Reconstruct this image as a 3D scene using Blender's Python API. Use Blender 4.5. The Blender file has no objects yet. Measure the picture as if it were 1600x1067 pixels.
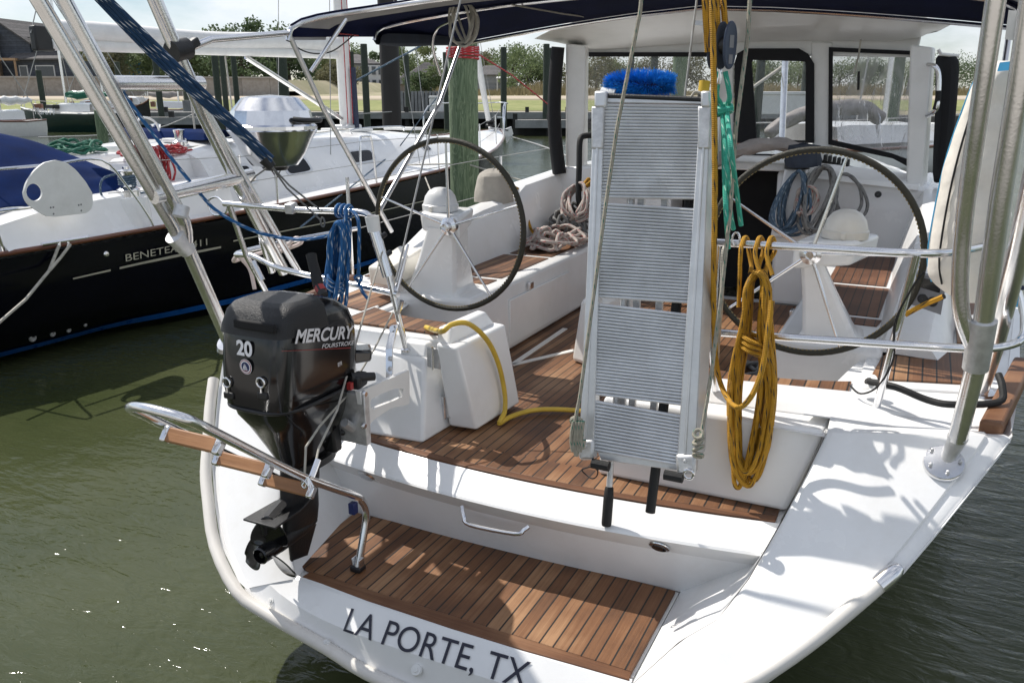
# Stern of a white sailing yacht in a marina, seen from the dock behind it.
# Frame of the place: X to starboard, Y towards the bow, Z up, water at z = 0, metres.
import bpy, bmesh, math, random
from math import sin, cos, pi, radians as R
from mathutils import Vector as V, Matrix
random.seed(7)
S = bpy.context.scene
COL = S.collection
A = R(26.0)                       # the photographer looks 26 degrees to port of the bow
CAM = V((1.4, -2.0, 2.45))

def G(X, Y, Z=0.0):
    """a point from ground distances to the right of / ahead of the photographer"""
    return V((CAM.x + X*cos(A) - Y*sin(A), CAM.y + X*sin(A) + Y*cos(A), Z))

# ------------------------------------------------------------------ materials
MATS = {}
def nd(nt, t, **kw):
    n = nt.nodes.new(t)
    for k, v in kw.items():
        if k in n.inputs: n.inputs[k].default_value = v
        else: setattr(n, k, v)
    return n

def mat(name, col, rough=.5, metal=0., var=.12, scale=6., bump=0., bscale=40., coat=0., col2=None,
        spec=.5, dirt=0., dirtcol=(.25,.2,.13), stretch=None, roughvar=.1):
    m = bpy.data.materials.new(name); m.use_nodes = True
    nt = m.node_tree; p = nt.nodes['Principled BSDF']; L = nt.links.new
    tc = nd(nt, 'ShaderNodeTexCoord')
    src = tc.outputs['Object']
    if stretch:
        mp = nd(nt, 'ShaderNodeMapping'); mp.inputs['Scale'].default_value = stretch
        L(src, mp.inputs['Vector']); src = mp.outputs[0]
    nz = nd(nt, 'ShaderNodeTexNoise', Scale=scale, Detail=5., Roughness=.6); L(src, nz.inputs['Vector'])
    ramp = nd(nt, 'ShaderNodeValToRGB')
    c2 = col2 or tuple(max(0, c*(1-var)) for c in col)
    c1 = col if col2 else tuple(min(1, c*(1+var*.5)) for c in col)
    ramp.color_ramp.elements[0].position = .35; ramp.color_ramp.elements[1].position = .68
    ramp.color_ramp.elements[0].color = (*c2, 1); ramp.color_ramp.elements[1].color = (*c1, 1)
    L(nz.outputs['Fac'], ramp.inputs[0]); colsock = ramp.outputs[0]
    if dirt:
        n2 = nd(nt, 'ShaderNodeTexNoise', Scale=scale*.35+1.3, Detail=8., Roughness=.72); L(src, n2.inputs['Vector'])
        r2 = nd(nt, 'ShaderNodeValToRGB'); r2.color_ramp.elements[0].position = .52; r2.color_ramp.elements[1].position = .78
        r2.color_ramp.elements[1].color = (dirt, dirt, dirt, 1)
        L(n2.outputs['Fac'], r2.inputs[0])
        mx = nd(nt, 'ShaderNodeMixRGB'); mx.inputs[2].default_value = (*dirtcol, 1)
        L(r2.outputs[0], mx.inputs[0]); L(colsock, mx.inputs[1]); colsock = mx.outputs[0]
    L(colsock, p.inputs['Base Color'])
    mr = nd(nt, 'ShaderNodeMapRange'); mr.inputs[3].default_value = max(.02, rough-roughvar*rough); mr.inputs[4].default_value = min(1, rough+roughvar)
    L(nz.outputs['Fac'], mr.inputs[0]); L(mr.outputs[0], p.inputs['Roughness'])
    p.inputs['Metallic'].default_value = metal
    p.inputs['Specular IOR Level'].default_value = spec
    p.inputs['Coat Weight'].default_value = coat; p.inputs['Coat Roughness'].default_value = .06
    if bump:
        nb = nd(nt, 'ShaderNodeTexNoise', Scale=bscale, Detail=4.); L(src, nb.inputs['Vector'])
        b = nd(nt, 'ShaderNodeBump', Strength=bump, Distance=.01); L(nb.outputs['Fac'], b.inputs['Height']); L(b.outputs[0], p.inputs['Normal'])
    MATS[name] = m; return m

def mathn(nt, op, a, b=None):
    n = nd(nt, 'ShaderNodeMath', operation=op)
    for i, v in enumerate((a, b)):
        if v is None: continue
        if isinstance(v, (int, float)): n.inputs[i].default_value = v
        else: nt.links.new(v, n.inputs[i])
    return n.outputs[0]

def planks(name, cols, width, axis=0, grain=1, gap=.1, gapcol=(.012,.01,.008), rough=.65, offset=0., bump=.35, wet=.0):
    """boards laid side by side across `axis`, grain along `grain`, dark seams between them"""
    m = bpy.data.materials.new(name); m.use_nodes = True
    nt = m.node_tree; p = nt.nodes['Principled BSDF']; L = nt.links.new
    tc = nd(nt, 'ShaderNodeTexCoord'); sp = nd(nt, 'ShaderNodeSeparateXYZ'); L(tc.outputs['Object'], sp.inputs[0])
    u = mathn(nt, 'DIVIDE', mathn(nt, 'ADD', sp.outputs[axis], offset), width)
    fr = mathn(nt, 'FRACT', u); idx = mathn(nt, 'FLOOR', u)
    wn = nd(nt, 'ShaderNodeTexWhiteNoise', noise_dimensions='1D'); L(idx, wn.inputs['W'])
    mp = nd(nt, 'ShaderNodeMapping'); sc = [22., 22., 22.]; sc[grain] = 1.6; sc[axis] = 70.; mp.inputs['Scale'].default_value = sc
    L(tc.outputs['Object'], mp.inputs['Vector'])
    gn = nd(nt, 'ShaderNodeTexNoise', Scale=1.3, Detail=7., Roughness=.7); L(mp.outputs[0], gn.inputs['Vector'])
    bn = nd(nt, 'ShaderNodeTexNoise', Scale=2.6, Detail=5.); L(tc.outputs['Object'], bn.inputs['Vector'])
    f = mathn(nt, 'ADD', mathn(nt, 'MULTIPLY', gn.outputs['Fac'], .55), mathn(nt, 'ADD', mathn(nt, 'MULTIPLY', wn.outputs['Value'], .35), mathn(nt, 'MULTIPLY', mathn(nt,'SUBTRACT', bn.outputs['Fac'], .5), 1.05)))
    rp = nd(nt, 'ShaderNodeValToRGB'); e = rp.color_ramp.elements
    e[0].position = .12; e[0].color = (*cols[0], 1); e[1].position = .72; e[1].color = (*cols[2], 1)
    k = e.new(.42); k.color = (*cols[1], 1)
    L(f, rp.inputs[0])
    d = mathn(nt, 'MINIMUM', fr, mathn(nt, 'SUBTRACT', 1., fr))
    seam = mathn(nt, 'LESS_THAN', d, gap*.5)
    mx = nd(nt, 'ShaderNodeMixRGB'); mx.inputs[2].default_value = (*gapcol, 1)
    L(seam, mx.inputs[0]); L(rp.outputs[0], mx.inputs[1]); L(mx.outputs[0], p.inputs['Base Color'])
    p.inputs['Roughness'].default_value = rough
    h = mathn(nt, 'SUBTRACT', mathn(nt, 'MULTIPLY', gn.outputs['Fac'], .5), mathn(nt, 'MULTIPLY', seam, .8))
    b = nd(nt, 'ShaderNodeBump', Strength=bump, Distance=.004); L(h, b.inputs['Height']); L(b.outputs[0], p.inputs['Normal'])
    MATS[name] = m; return m

def rope_mat(name, col, fleck=None, every=5., rough=.75, col2=None):
    """braided cord: uses the UV laid along each tube (v counts rope diameters)"""
    m = bpy.data.materials.new(name); m.use_nodes = True
    nt = m.node_tree; p = nt.nodes['Principled BSDF']; L = nt.links.new
    uv = nd(nt, 'ShaderNodeUVMap'); sp = nd(nt, 'ShaderNodeSeparateXYZ'); L(uv.outputs[0], sp.inputs[0])
    u, v = sp.outputs[0], sp.outputs[1]
    a = mathn(nt, 'SINE', mathn(nt, 'MULTIPLY', mathn(nt, 'ADD', mathn(nt, 'MULTIPLY', u, 3.), mathn(nt, 'MULTIPLY', v, 1.6)), 2*pi))
    b_ = mathn(nt, 'SINE', mathn(nt, 'MULTIPLY', mathn(nt, 'SUBTRACT', mathn(nt, 'MULTIPLY', u, 3.), mathn(nt, 'MULTIPLY', v, 1.6)), 2*pi))
    br = mathn(nt, 'MULTIPLY', a, b_)
    tc = nd(nt, 'ShaderNodeTexCoord')
    nz = nd(nt, 'ShaderNodeTexNoise', Scale=30., Detail=3.); L(tc.outputs['Object'], nz.inputs['Vector'])
    c2 = col2 or tuple(c*.62 for c in col)
    rp = nd(nt, 'ShaderNodeValToRGB'); rp.color_ramp.elements[0].color = (*c2, 1); rp.color_ramp.elements[1].color = (*col, 1)
    rp.color_ramp.elements[0].position = .25; rp.color_ramp.elements[1].position = .7
    L(mathn(nt, 'ADD', mathn(nt, 'MULTIPLY', br, .22), nz.outputs['Fac']), rp.inputs[0])
    out = rp.outputs[0]
    if fleck:
        w = mathn(nt, 'FRACT', mathn(nt, 'ADD', mathn(nt, 'DIVIDE', v, every), mathn(nt, 'MULTIPLY', u, 2.)))
        g = mathn(nt, 'LESS_THAN', w, .16)
        g2 = mathn(nt, 'LESS_THAN', mathn(nt, 'FRACT', mathn(nt, 'MULTIPLY', u, 5.)), .5)
        mx = nd(nt, 'ShaderNodeMixRGB'); mx.inputs[2].default_value = (*fleck, 1)
        L(mathn(nt, 'MULTIPLY', g, g2), mx.inputs[0]); L(out, mx.inputs[1]); out = mx.outputs[0]
    L(out, p.inputs['Base Color']); p.inputs['Roughness'].default_value = rough
    bp = nd(nt, 'ShaderNodeBump', Strength=.5, Distance=.003); L(br, bp.inputs['Height']); L(bp.outputs[0], p.inputs['Normal'])
    MATS[name] = m; return m

# ------------------------------------------------------------------ mesh helper
class MB:
    def __init__(s): s.v = []; s.f = []; s.uv = {}; s.mi = []
    def add(s, vs, fs, uvs=None, mi=0):
        o = len(s.v); s.v += [V(p) for p in vs]
        for i, f in enumerate(fs):
            if uvs: s.uv[len(s.f)] = uvs[i]
            s.f.append([o+k for k in f]); s.mi.append(mi)
        return s
    def hexa(s, b, t):                       # 4 bottom + 4 top corners, same winding
        return s.add(list(b)+list(t), [(3,2,1,0),(4,5,6,7),(0,1,5,4),(1,2,6,5),(2,3,7,6),(3,0,4,7)])
    def box(s, c, d, rz=0., rx=0., ry=0.):
        M = Matrix.Rotation(rz,3,'Z') @ Matrix.Rotation(ry,3,'Y') @ Matrix.Rotation(rx,3,'X'); c = V(c); x,y,z = (k/2 for k in d)
        P = lambda a,b,e: c + M @ V((a,b,e))
        return s.hexa([P(-x,-y,-z),P(x,-y,-z),P(x,y,-z),P(-x,y,-z)],[P(-x,-y,z),P(x,-y,z),P(x,y,z),P(-x,y,z)])
    def beam(s, a, b, w, h, up=(0,0,1)):     # rectangular bar from a to b
        a, b = V(a), V(b); d = (b-a).normalized(); sd = d.cross(V(up)).normalized(); u = sd.cross(d)
        q = lambda p: [p-sd*w/2-u*h/2, p+sd*w/2-u*h/2, p+sd*w/2+u*h/2, p-sd*w/2+u*h/2]
        return s.hexa(q(a), q(b))
    def tube(s, pts, r, n=10, closed=False, caps=True, smooth=0):
        P = [V(p) for p in pts]
        if smooth and len(P) > 2: P = spline(P, smooth, closed)
        N = len(P); rr = r if isinstance(r, (list, tuple)) else [r]*N
        if len(rr) != N: rr = [rr[0] + (rr[-1]-rr[0])*i/(N-1) for i in range(N)]
        T = []
        for i in range(N):
            if closed: t = P[(i+1)%N]-P[i-1]
            else: t = P[min(i+1,N-1)]-P[max(i-1,0)]
            T.append(t.normalized() if t.length > 1e-9 else V((0,0,1)))
        u = T[0].orthogonal().normalized(); vs = []; fs = []; uvs = []; Lc = 0.; Ls = [0.]
        for i in range(N):
            if i:
                u = (u - T[i]*u.dot(T[i])); u = u.normalized() if u.length > 1e-6 else T[i].orthogonal().normalized()
                Lc += (P[i]-P[i-1]).length; Ls.append(Lc)
            w = T[i].cross(u)
            vs += [P[i] + (u*cos(2*pi*k/n)+w*sin(2*pi*k/n))*rr[i] for k in range(n)]
        rm = max(rr[0], 1e-4)*2
        for i in range(N if closed else N-1):
            j = (i+1) % N; l1 = Ls[i]/rm; l2 = (Ls[j] if j else Lc+(P[0]-P[-1]).length)/rm
            for k in range(n):
                k2 = (k+1) % n
                fs.append((i*n+k, i*n+k2, j*n+k2, j*n+k)); uvs.append(((k/n,l1),((k+1)/n,l1),((k+1)/n,l2),(k/n,l2)))
        if caps and not closed:
            fs.append(tuple(range(n-1,-1,-1))); uvs.append(tuple((0,0) for _ in range(n)))
            fs.append(tuple((N-1)*n+k for k in range(n))); uvs.append(tuple((0,0) for _ in range(n)))
        return s.add(vs, fs, uvs)
    def lathe(s, c, prof, axis=(0,0,1), n=24, a0=0., a1=2*pi):      # prof: (radius, height)
        c = V(c); ax = V(axis).normalized(); u = ax.orthogonal().normalized(); w = ax.cross(u); full = abs(a1-a0-2*pi) < 1e-6
        m = n if full else n+1; vs = []
        for r, h in prof: vs += [c + ax*h + (u*cos(a0+(a1-a0)*k/n)+w*sin(a0+(a1-a0)*k/n))*max(r,1e-5) for k in range(m)]
        fs = []
        for i in range(len(prof)-1):
            for k in range(n):
                k2 = (k+1) % m; fs.append((i*m+k, i*m+k2, (i+1)*m+k2, (i+1)*m+k))
        return s.add(vs, fs)
    def prism(s, poly, ext):                 # planar polygon extruded by a vector
        n = len(poly); P = [V(p) for p in poly]; e = V(ext)
        return s.add(P+[p+e for p in P], [tuple(range(n-1,-1,-1)), tuple(range(n,2*n))]+[(i,(i+1)%n,n+(i+1)%n,n+i) for i in range(n)])
    def grid(s, rows, closed=False):
        n = len(rows[0]); vs = [p for r in rows for p in r]; fs = []; uvs = []
        for i in range(len(rows)-1):
            for k in range(n if closed else n-1):
                k2 = (k+1) % n; fs.append((i*n+k, i*n+k2, (i+1)*n+k2, (i+1)*n+k))
        return s.add(vs, fs)
    def poly(s, pts): return s.add(pts, [tuple(range(len(pts)))])
    def ball(s, c, r, n=16, m=10, sq=(1,1,1)):
        c = V(c); vs = []; fs = []
        for i in range(m+1):
            t = pi*i/m
            vs += [c+V((r*sq[0]*sin(t)*cos(2*pi*k/n), r*sq[1]*sin(t)*sin(2*pi*k/n), r*sq[2]*cos(t))) for k in range(n)]
        for i in range(m):
            for k in range(n): fs.append((i*n+k,(i+1)*n+k,(i+1)*n+(k+1)%n,i*n+(k+1)%n))
        return s.add(vs, fs)
    def jitter(s, a, seed=1):
        rnd = random.Random(seed)
        for p in s.v: p += V((rnd.uniform(-a,a), rnd.uniform(-a,a), rnd.uniform(-a,a)))
        return s
    def build(s, name, material, parent=None, smooth=True, bevel=0., seg=2, sub=0, solid=0., weld=False, ang=35):
        me = bpy.data.meshes.new(name); off = V((0,0,0)); p = parent
        while p is not None: off += p.location; p = p.parent
        me.from_pydata([tuple(q-off) for q in s.v], [], s.f)
        for m in (material if isinstance(material, (list, tuple)) else [material]): me.materials.append(MATS[m])
        if s.uv:
            lay = me.uv_layers.new(name='UVMap')
            for i, po in enumerate(me.polygons):
                if i in s.uv:
                    for k, li in enumerate(po.loop_indices): lay.data[li].uv = s.uv[i][k]
        for i, po in enumerate(me.polygons): po.material_index = s.mi[i]
        bm = bmesh.new(); bm.from_mesh(me)
        if weld: bmesh.ops.remove_doubles(bm, verts=bm.verts, dist=1e-4)
        if not s.uv: bmesh.ops.recalc_face_normals(bm, faces=bm.faces)
        bm.to_mesh(me); bm.free()
        if smooth: me.shade_smooth(); me.set_sharp_from_angle(angle=R(ang))
        o = bpy.data.objects.new(name, me); COL.objects.link(o); o.parent = parent
        if solid: md = o.modifiers.new('thick', 'SOLIDIFY'); md.thickness = solid; md.offset = 0
        if sub: md = o.modifiers.new('sub', 'SUBSURF'); md.levels = sub; md.render_levels = sub
        if bevel:
            md = o.modifiers.new('bev', 'BEVEL'); md.width = bevel; md.segments = seg; md.limit_method = 'ANGLE'; md.angle_limit = R(30); md.harden_normals = False
        return o

def spline(P, k=6, closed=False):
    out = []; N = len(P); rng = range(N if closed else N-1)
    g = (lambda i: P[i % N]) if closed else (lambda i: P[max(0, min(N-1, i))])
    for i in rng:
        p0, p1, p2, p3 = g(i-1), g(i), g(i+1), g(i+2)
        for j in range(k):
            t = j/k
            out.append(.5*((2*p1)+(p2-p0)*t+(2*p0-5*p1+4*p2-p3)*t*t+(-p0+3*p1-3*p2+p3)*t**3))
    if not closed: out.append(P[-1])
    return out

def lerp(a, b, t): return V(a)+(V(b)-V(a))*t
def resample(P, n):
    P = [V(p) for p in P]; L = [0]
    for i in range(1, len(P)): L.append(L[-1]+(P[i]-P[i-1]).length)
    out = []
    for j in range(n):
        t = L[-1]*j/(n-1); i = 0
        while i < len(P)-2 and L[i+1] < t: i += 1
        out.append(lerp(P[i], P[i+1], 0 if L[i+1] == L[i] else (t-L[i])/(L[i+1]-L[i])))
    return out

# ------------------------------------------------------------------ things
def tag(o, label, cat, group=None, kind=None):
    if label: o['label'] = label
    if cat: o['category'] = cat
    if group: o['group'] = group
    if kind: o['kind'] = kind
    return o
def thing(name, label, cat, loc=(0,0,0), group=None):
    o = bpy.data.objects.new(name, None); o.empty_display_size = .2; COL.objects.link(o); o.location = loc
    return tag(o, label, cat, group)
def struct(o): o['kind'] = 'structure'; return o

def words(text, name, material, origin, right, up, height, parent, width, **kw):
    """each word of a line of type as a part of its own"""
    def tw(t):
        cu = bpy.data.curves.new('m', 'FONT'); cu.body = t; ob = bpy.data.objects.new('m', cu); COL.objects.link(ob)
        me = bpy.data.meshes.new_from_object(ob.evaluated_get(bpy.context.evaluated_depsgraph_get())); xs = [v.co.x for v in me.vertices]
        bpy.data.objects.remove(ob); bpy.data.curves.remove(cu); bpy.data.meshes.remove(me); return min(xs), max(xs)
    a, b = tw(text); k = width/(b-a); i = 0; r = V(right).normalized()
    for w in text.split(' '):
        pre = text[:i]; w0, w1 = tw(w); e = tw(pre+w)[1]; x0 = e-(w1-w0)-a
        lettering(w, name, material, V(origin)+r*(x0*k), right, up, height, parent, width=(w1-w0)*k, **kw); i += len(w)+1

def lettering(text, name, material, origin, right, up, height, parent=None, shear=0., bold=0., spacing=1., depth=.002, width=None):
    """flat lettering standing on a surface; right / up are the directions of the line of type"""
    cu = bpy.data.curves.new('letters', 'FONT'); cu.body = text; cu.size = 1.; cu.shear = shear; cu.offset = bold; cu.space_character = spacing
    cu.extrude = 0.
    ob = bpy.data.objects.new('letters', cu); COL.objects.link(ob)
    dg = bpy.context.evaluated_depsgraph_get(); me = bpy.data.meshes.new_from_object(ob.evaluated_get(dg)); bpy.data.objects.remove(ob); bpy.data.curves.remove(cu)
    xs = [v.co.x for v in me.vertices]; k = height/.69
    right = V(right).normalized(); up = V(up); up = (up-right*up.dot(right)).normalized(); n = right.cross(up)
    kx = k if width is None else width/(max(xs)-min(xs)); x0 = min(xs)
    off = V((0,0,0)); p = parent
    while p is not None: off += p.location; p = p.parent
    for v in me.vertices: v.co = V(origin)+right*((v.co.x-x0)*kx)+up*(v.co.y*k)+n*depth-off
    me.name = name; me.materials.clear(); me.materials.append(MATS[material])
    o = bpy.data.objects.new(name, me); COL.objects.link(o); o.parent = parent
    return o

# ---- surveyed points: the photographer's sight line (picture column, row) met with a known plane of the boat
F0, CX, CY, TILT = 1291.0, 800.0, 533.5, R(16.5)
def sightline(x, y):
    u, v = (x-CX)/F0, (CY-y)/F0; f, up = cos(TILT)+v*sin(TILT), v*cos(TILT)-sin(TILT)
    return V((u*cos(A)-f*sin(A), u*sin(A)+f*cos(A), up))
def meet(x, y, ax, val):
    d = sightline(x, y); return CAM+d*((val-CAM[ax])/d[ax])
def PX(x, y, v): return meet(x, y, 0, v)      # plane parallel to the centreline
def PY(x, y, v): return meet(x, y, 1, v)      # plane across the boat
def PZ(x, y, v): return meet(x, y, 2, v)      # level plane
def PF(x, y, D):                              # ground distance D ahead of the photographer
    d = sightline(x, y); return CAM+d*(D/(cos(TILT)+(CY-y)/F0*sin(TILT)))
def PP(x, y, k, y0=.36, z0=.5):               # raked plane Y - y0 = k (Z - z0)
    d = sightline(x, y); return CAM+d*(((y0-CAM.y)-k*(z0-CAM.z))/(d.y-k*d.z))
def PPg(x, y): return PP(x, y, .19, .82, 1.2)
def PPh(x, y): return PP(x, y, .19, .875, 1.2)
def PYb(x, y): return PY(x, y, 1.72)
# ------------------------------------------------------------------ palette
mat('gelcoat', (.86,.86,.85), .22, var=.04, scale=3., coat=.25, dirt=.30, dirtcol=(.62,.58,.50), bump=.03, bscale=160.)
mat('gelcoat_old', (.81,.80,.77), .32, var=.05, scale=4., coat=.1, dirt=.22, dirtcol=(.5,.45,.37))
mat('gelcoat_cream', (.78,.75,.68), .3, var=.05, scale=5., dirt=.2, dirtcol=(.55,.48,.38))
mat('rail_white', (.74,.71,.66), .4, var=.08, scale=5., dirt=.35, dirtcol=(.48,.40,.32))
mat('steel', (.80,.80,.81), .16, metal=1., var=.05, scale=14., roughvar=.08)
mat('alu_tube', (.84,.83,.82), .17, metal=.95, var=.10, scale=10., bump=.05, bscale=120., dirt=.3, dirtcol=(.5,.49,.47))
mat('alu_weld', (.66,.66,.66), .45, metal=.75, var=.2, scale=22., bump=.15, bscale=90.)
mat('alu_plate', (.72,.73,.74), .42, metal=.65, var=.12, scale=9., bump=.06, bscale=60., dirt=.3, dirtcol=(.35,.35,.34))
mat('alu_tread', (.72,.74,.76), .5, metal=.4, var=.16, scale=5., dirt=.55, dirtcol=(.30,.29,.27))
mat('steel_satin', (.74,.74,.75), .34, metal=.95, var=.08, scale=14.)
mat('black_gloss', (.006,.006,.007), .13, var=.2, spec=.5, coat=.3, dirt=.05, dirtcol=(.03,.03,.03))
mat('black_grain', (.011,.011,.012), .40, var=.3, bump=.5, bscale=260., scale=20.)
mat('dark_pane', (.004,.0045,.006), .22, var=.1, spec=.3)
mat('black_plastic', (.014,.014,.015), .42, var=.3, bump=.15, bscale=120.)
mat('black_rubber', (.012,.012,.012), .7, var=.3, bump=.2, bscale=80.)
mat('navy_hull', (.0025,.003,.007), .09, var=.2, spec=.28, scale=2.)
mat('navy_canvas', (.010,.014,.045), .9, spec=.1, var=.3, bump=.3, bscale=300., scale=4.)
mat('grey_canvas_liner', (.30,.30,.30), .85, var=.15, bump=.2, bscale=300.)
mat('slate_canvas', (.035,.045,.065), .85, var=.25, bump=.3, bscale=200.)
mat('blue_canvas', (.004,.018,.085), .9, spec=.08, var=.25, bump=.25, bscale=200., scale=3.)
mat('black_canvas', (.008,.008,.010), .8, var=.3, bump=.3, bscale=150.)
mat('grey_cloth', (.34,.31,.29), .9, var=.22, bump=.4, bscale=30., scale=6.)
mat('taupe_cloth', (.42,.39,.34), .9, var=.2, bump=.4, bscale=25., scale=6.)
mat('bag_canvas', (.74,.70,.63), .85, var=.14, bump=1., bscale=9., scale=7., dirt=.35, dirtcol=(.36,.32,.27))
mat('sail_white', (.75,.75,.74), .7, var=.08, bump=.2, bscale=12.)
mat('leather', (.030,.028,.017), .6, var=.25, bump=.4, bscale=160.)
mat('stitch', (.28,.22,.10), .7)
mat('dome_cream', (.74,.70,.62), .3, var=.05, coat=.2)
mat('dome_grey', (.70,.70,.69), .3, var=.05, coat=.2)
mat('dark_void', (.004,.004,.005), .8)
mat('dark_glass', (.008,.009,.012), .05, var=.1, coat=.5)
mat('letter_black', (.012,.013,.03), .3, var=.05)
mat('letter_silver', (.72,.73,.76), .3, metal=.3, var=.05)
mat('letter_gold', (.60,.57,.48), .3, metal=.3, var=.05)
mat('letter_white', (.82,.82,.84), .3, var=.03)
mat('letter_red', (.35,.03,.03), .4, var=.1)
mat('letter_grey', (.20,.20,.21), .4, var=.05)
mat('decal_blue', (.01,.02,.10), .4, var=.1)
mat('white_paint', (.78,.78,.76), .45, var=.06, dirt=.15)
mat('blue_stripe', (.01,.14,.55), .25, var=.08)
mat('mahogany', (.16,.055,.022), .3, var=.3, scale=14., coat=.4, stretch=(1,.15,1))
mat('sky_strap', (.06,.36,.62), .6, var=.15)
mat('brush_blue', (.015,.33,.95), .6, var=.35, scale=40.)
mat('hose_yellow', (.62,.42,.05), .4, var=.12, scale=12., dirt=.25, dirtcol=(.35,.25,.08))
mat('pink_hose', (.66,.56,.53), .5, var=.1)
mat('copper_tan', (.42,.27,.16), .5, var=.2)
planks('teak_step', ((.075,.032,.014),(.185,.082,.034),(.35,.195,.098)), .056, axis=0, grain=1, gap=.12, rough=.55)
planks('teak_sole', ((.070,.030,.013),(.17,.075,.031),(.32,.178,.09)), .05, axis=0, grain=1, gap=.12, offset=.013, rough=.55)
planks('teak_dark', ((.055,.024,.012),(.12,.05,.024),(.2,.09,.045)), .05, axis=0, grain=1, gap=.11, offset=.02, rough=.55)
planks('teak_across', ((.07,.028,.012),(.14,.058,.024),(.25,.125,.06)), .5, axis=1, grain=0, gap=.0, rough=.55)
planks('teak_ladder', ((.12,.05,.02),(.30,.14,.055),(.46,.25,.12)), 3., axis=1, grain=0, gap=.0, rough=.5, bump=.9)
planks('dock_wood', ((.16,.15,.14),(.26,.25,.23),(.36,.35,.33)), .15, axis=0, grain=1, gap=.08)
planks('seawall', ((.22,.20,.18),(.30,.27,.24),(.36,.33,.30)), 3.1, axis=0, grain=2, gap=.012, gapcol=(.12,.11,.1), rough=.9)
planks('siding', ((.045,.052,.068),(.06,.07,.09),(.085,.095,.12)), .32, axis=2, grain=0, gap=.10, gapcol=(.03,.035,.045), rough=.8)
planks('siding_grey', ((.22,.23,.25),(.27,.28,.30),(.33,.34,.35)), .32, axis=2, grain=0, gap=.08, gapcol=(.15,.16,.17), rough=.8)
planks('shingle', ((.055,.052,.055),(.085,.08,.08),(.13,.12,.12)), .42, axis=2, grain=0, gap=.10, gapcol=(.035,.035,.035), rough=.9)
mat('house_tan', (.34,.26,.19), .85, var=.12, scale=1.)
mat('house_brown', (.25,.21,.18), .85, var=.15, scale=1.)
mat('house_white', (.62,.62,.62), .8, var=.08, scale=1.)
mat('house_teal', (.03,.16,.24), .8, var=.15, scale=1.)
mat('window_glass', (.03,.04,.05), .08, var=.2, coat=.4)
mat('bark', (.10,.075,.055), .9, var=.35, bump=.5, bscale=8., scale=3.)
mat('steel_pile', (.030,.025,.024), .6, var=.3, bump=.3, bscale=12., scale=2., stretch=(1,1,.3))
mat('green_hull', (.006,.028,.022), .15, var=.2, coat=.4)
mat('concrete', (.36,.34,.31), .9, var=.15, scale=.4)
mat('sand_road', (.48,.40,.31), .95, var=.12, scale=.06)
mat('rock', (.13,.12,.11), .95, var=.5, bump=.8, bscale=2., scale=.6)
mat('pier_dark', (.035,.035,.033), .9, var=.4, scale=2.)
mat('pier_grey', (.24,.25,.25), .85, var=.25, scale=1.2)

def wood_pile(name, c1, c2, c3):
    m = bpy.data.materials.new(name); m.use_nodes = True
    nt = m.node_tree; p = nt.nodes['Principled BSDF']; L = nt.links.new
    tc = nd(nt, 'ShaderNodeTexCoord'); mp = nd(nt, 'ShaderNodeMapping'); mp.inputs['Scale'].default_value = (9, 9, 1.1); L(tc.outputs['Object'], mp.inputs['Vector'])
    nz = nd(nt, 'ShaderNodeTexNoise', Scale=1., Detail=5., Distortion=2.2); L(mp.outputs[0], nz.inputs['Vector'])
    w = mathn(nt, 'FRACT', mathn(nt, 'MULTIPLY', nz.outputs['Fac'], 7.))
    n2 = nd(nt, 'ShaderNodeTexNoise', Scale=60., Detail=3.); mp2 = nd(nt, 'ShaderNodeMapping'); mp2.inputs['Scale'].default_value = (1, 1, .06); L(tc.outputs['Object'], mp2.inputs['Vector']); L(mp2.outputs[0], n2.inputs['Vector'])
    f = mathn(nt, 'ADD', mathn(nt, 'MULTIPLY', w, .45), mathn(nt, 'MULTIPLY', n2.outputs['Fac'], .6))
    rp = nd(nt, 'ShaderNodeValToRGB'); e = rp.color_ramp.elements; e[0].position = .2; e[0].color = (*c1, 1); e[1].position = .85; e[1].color = (*c3, 1); k = e.new(.55); k.color = (*c2, 1)
    L(f, rp.inputs[0]); L(rp.outputs[0], p.inputs['Base Color']); p.inputs['Roughness'].default_value = .85
    b = nd(nt, 'ShaderNodeBump', Strength=.4, Distance=.02); L(f, b.inputs['Height']); L(b.outputs[0], p.inputs['Normal'])
    MATS[name] = m
wood_pile('green_wood', (.055,.085,.045), (.135,.19,.11), (.23,.28,.18))
wood_pile('far_wood', (.022,.032,.024), (.045,.06,.045), (.075,.09,.07))

def leaf_mat(name, a, b):
    m = bpy.data.materials.new(name); m.use_nodes = True
    nt = m.node_tree; p = nt.nodes['Principled BSDF']; L = nt.links.new
    tc = nd(nt, 'ShaderNodeTexCoord'); nz = nd(nt, 'ShaderNodeTexNoise', Scale=.55, Detail=4.); L(tc.outputs['Object'], nz.inputs['Vector'])
    rp = nd(nt, 'ShaderNodeValToRGB'); rp.color_ramp.elements[0].position = .3; rp.color_ramp.elements[1].position = .7
    rp.color_ramp.elements[0].color = (*a, 1); rp.color_ramp.elements[1].color = (*b, 1)
    L(nz.outputs['Fac'], rp.inputs[0]); L(rp.outputs[0], p.inputs['Base Color']); p.inputs['Roughness'].default_value = .7
    p.inputs['Specular IOR Level'].default_value = .2
    p.inputs['Subsurface Weight'].default_value = 0.
    tr = nd(nt, 'ShaderNodeBsdfTranslucent'); L(rp.outputs[0], tr.inputs[0])
    mx = nd(nt, 'ShaderNodeMixShader'); mx.inputs[0].default_value = .35
    L(p.outputs[0], mx.inputs[1]); L(tr.outputs[0], mx.inputs[2]); L(mx.outputs[0], nt.nodes['Material Output'].inputs[0])
    MATS[name] = m
leaf_mat('leaf_dark', (.070,.105,.055), (.12,.165,.078))  # leaf greens lightened throughout, distance haze put into the colour
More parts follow.
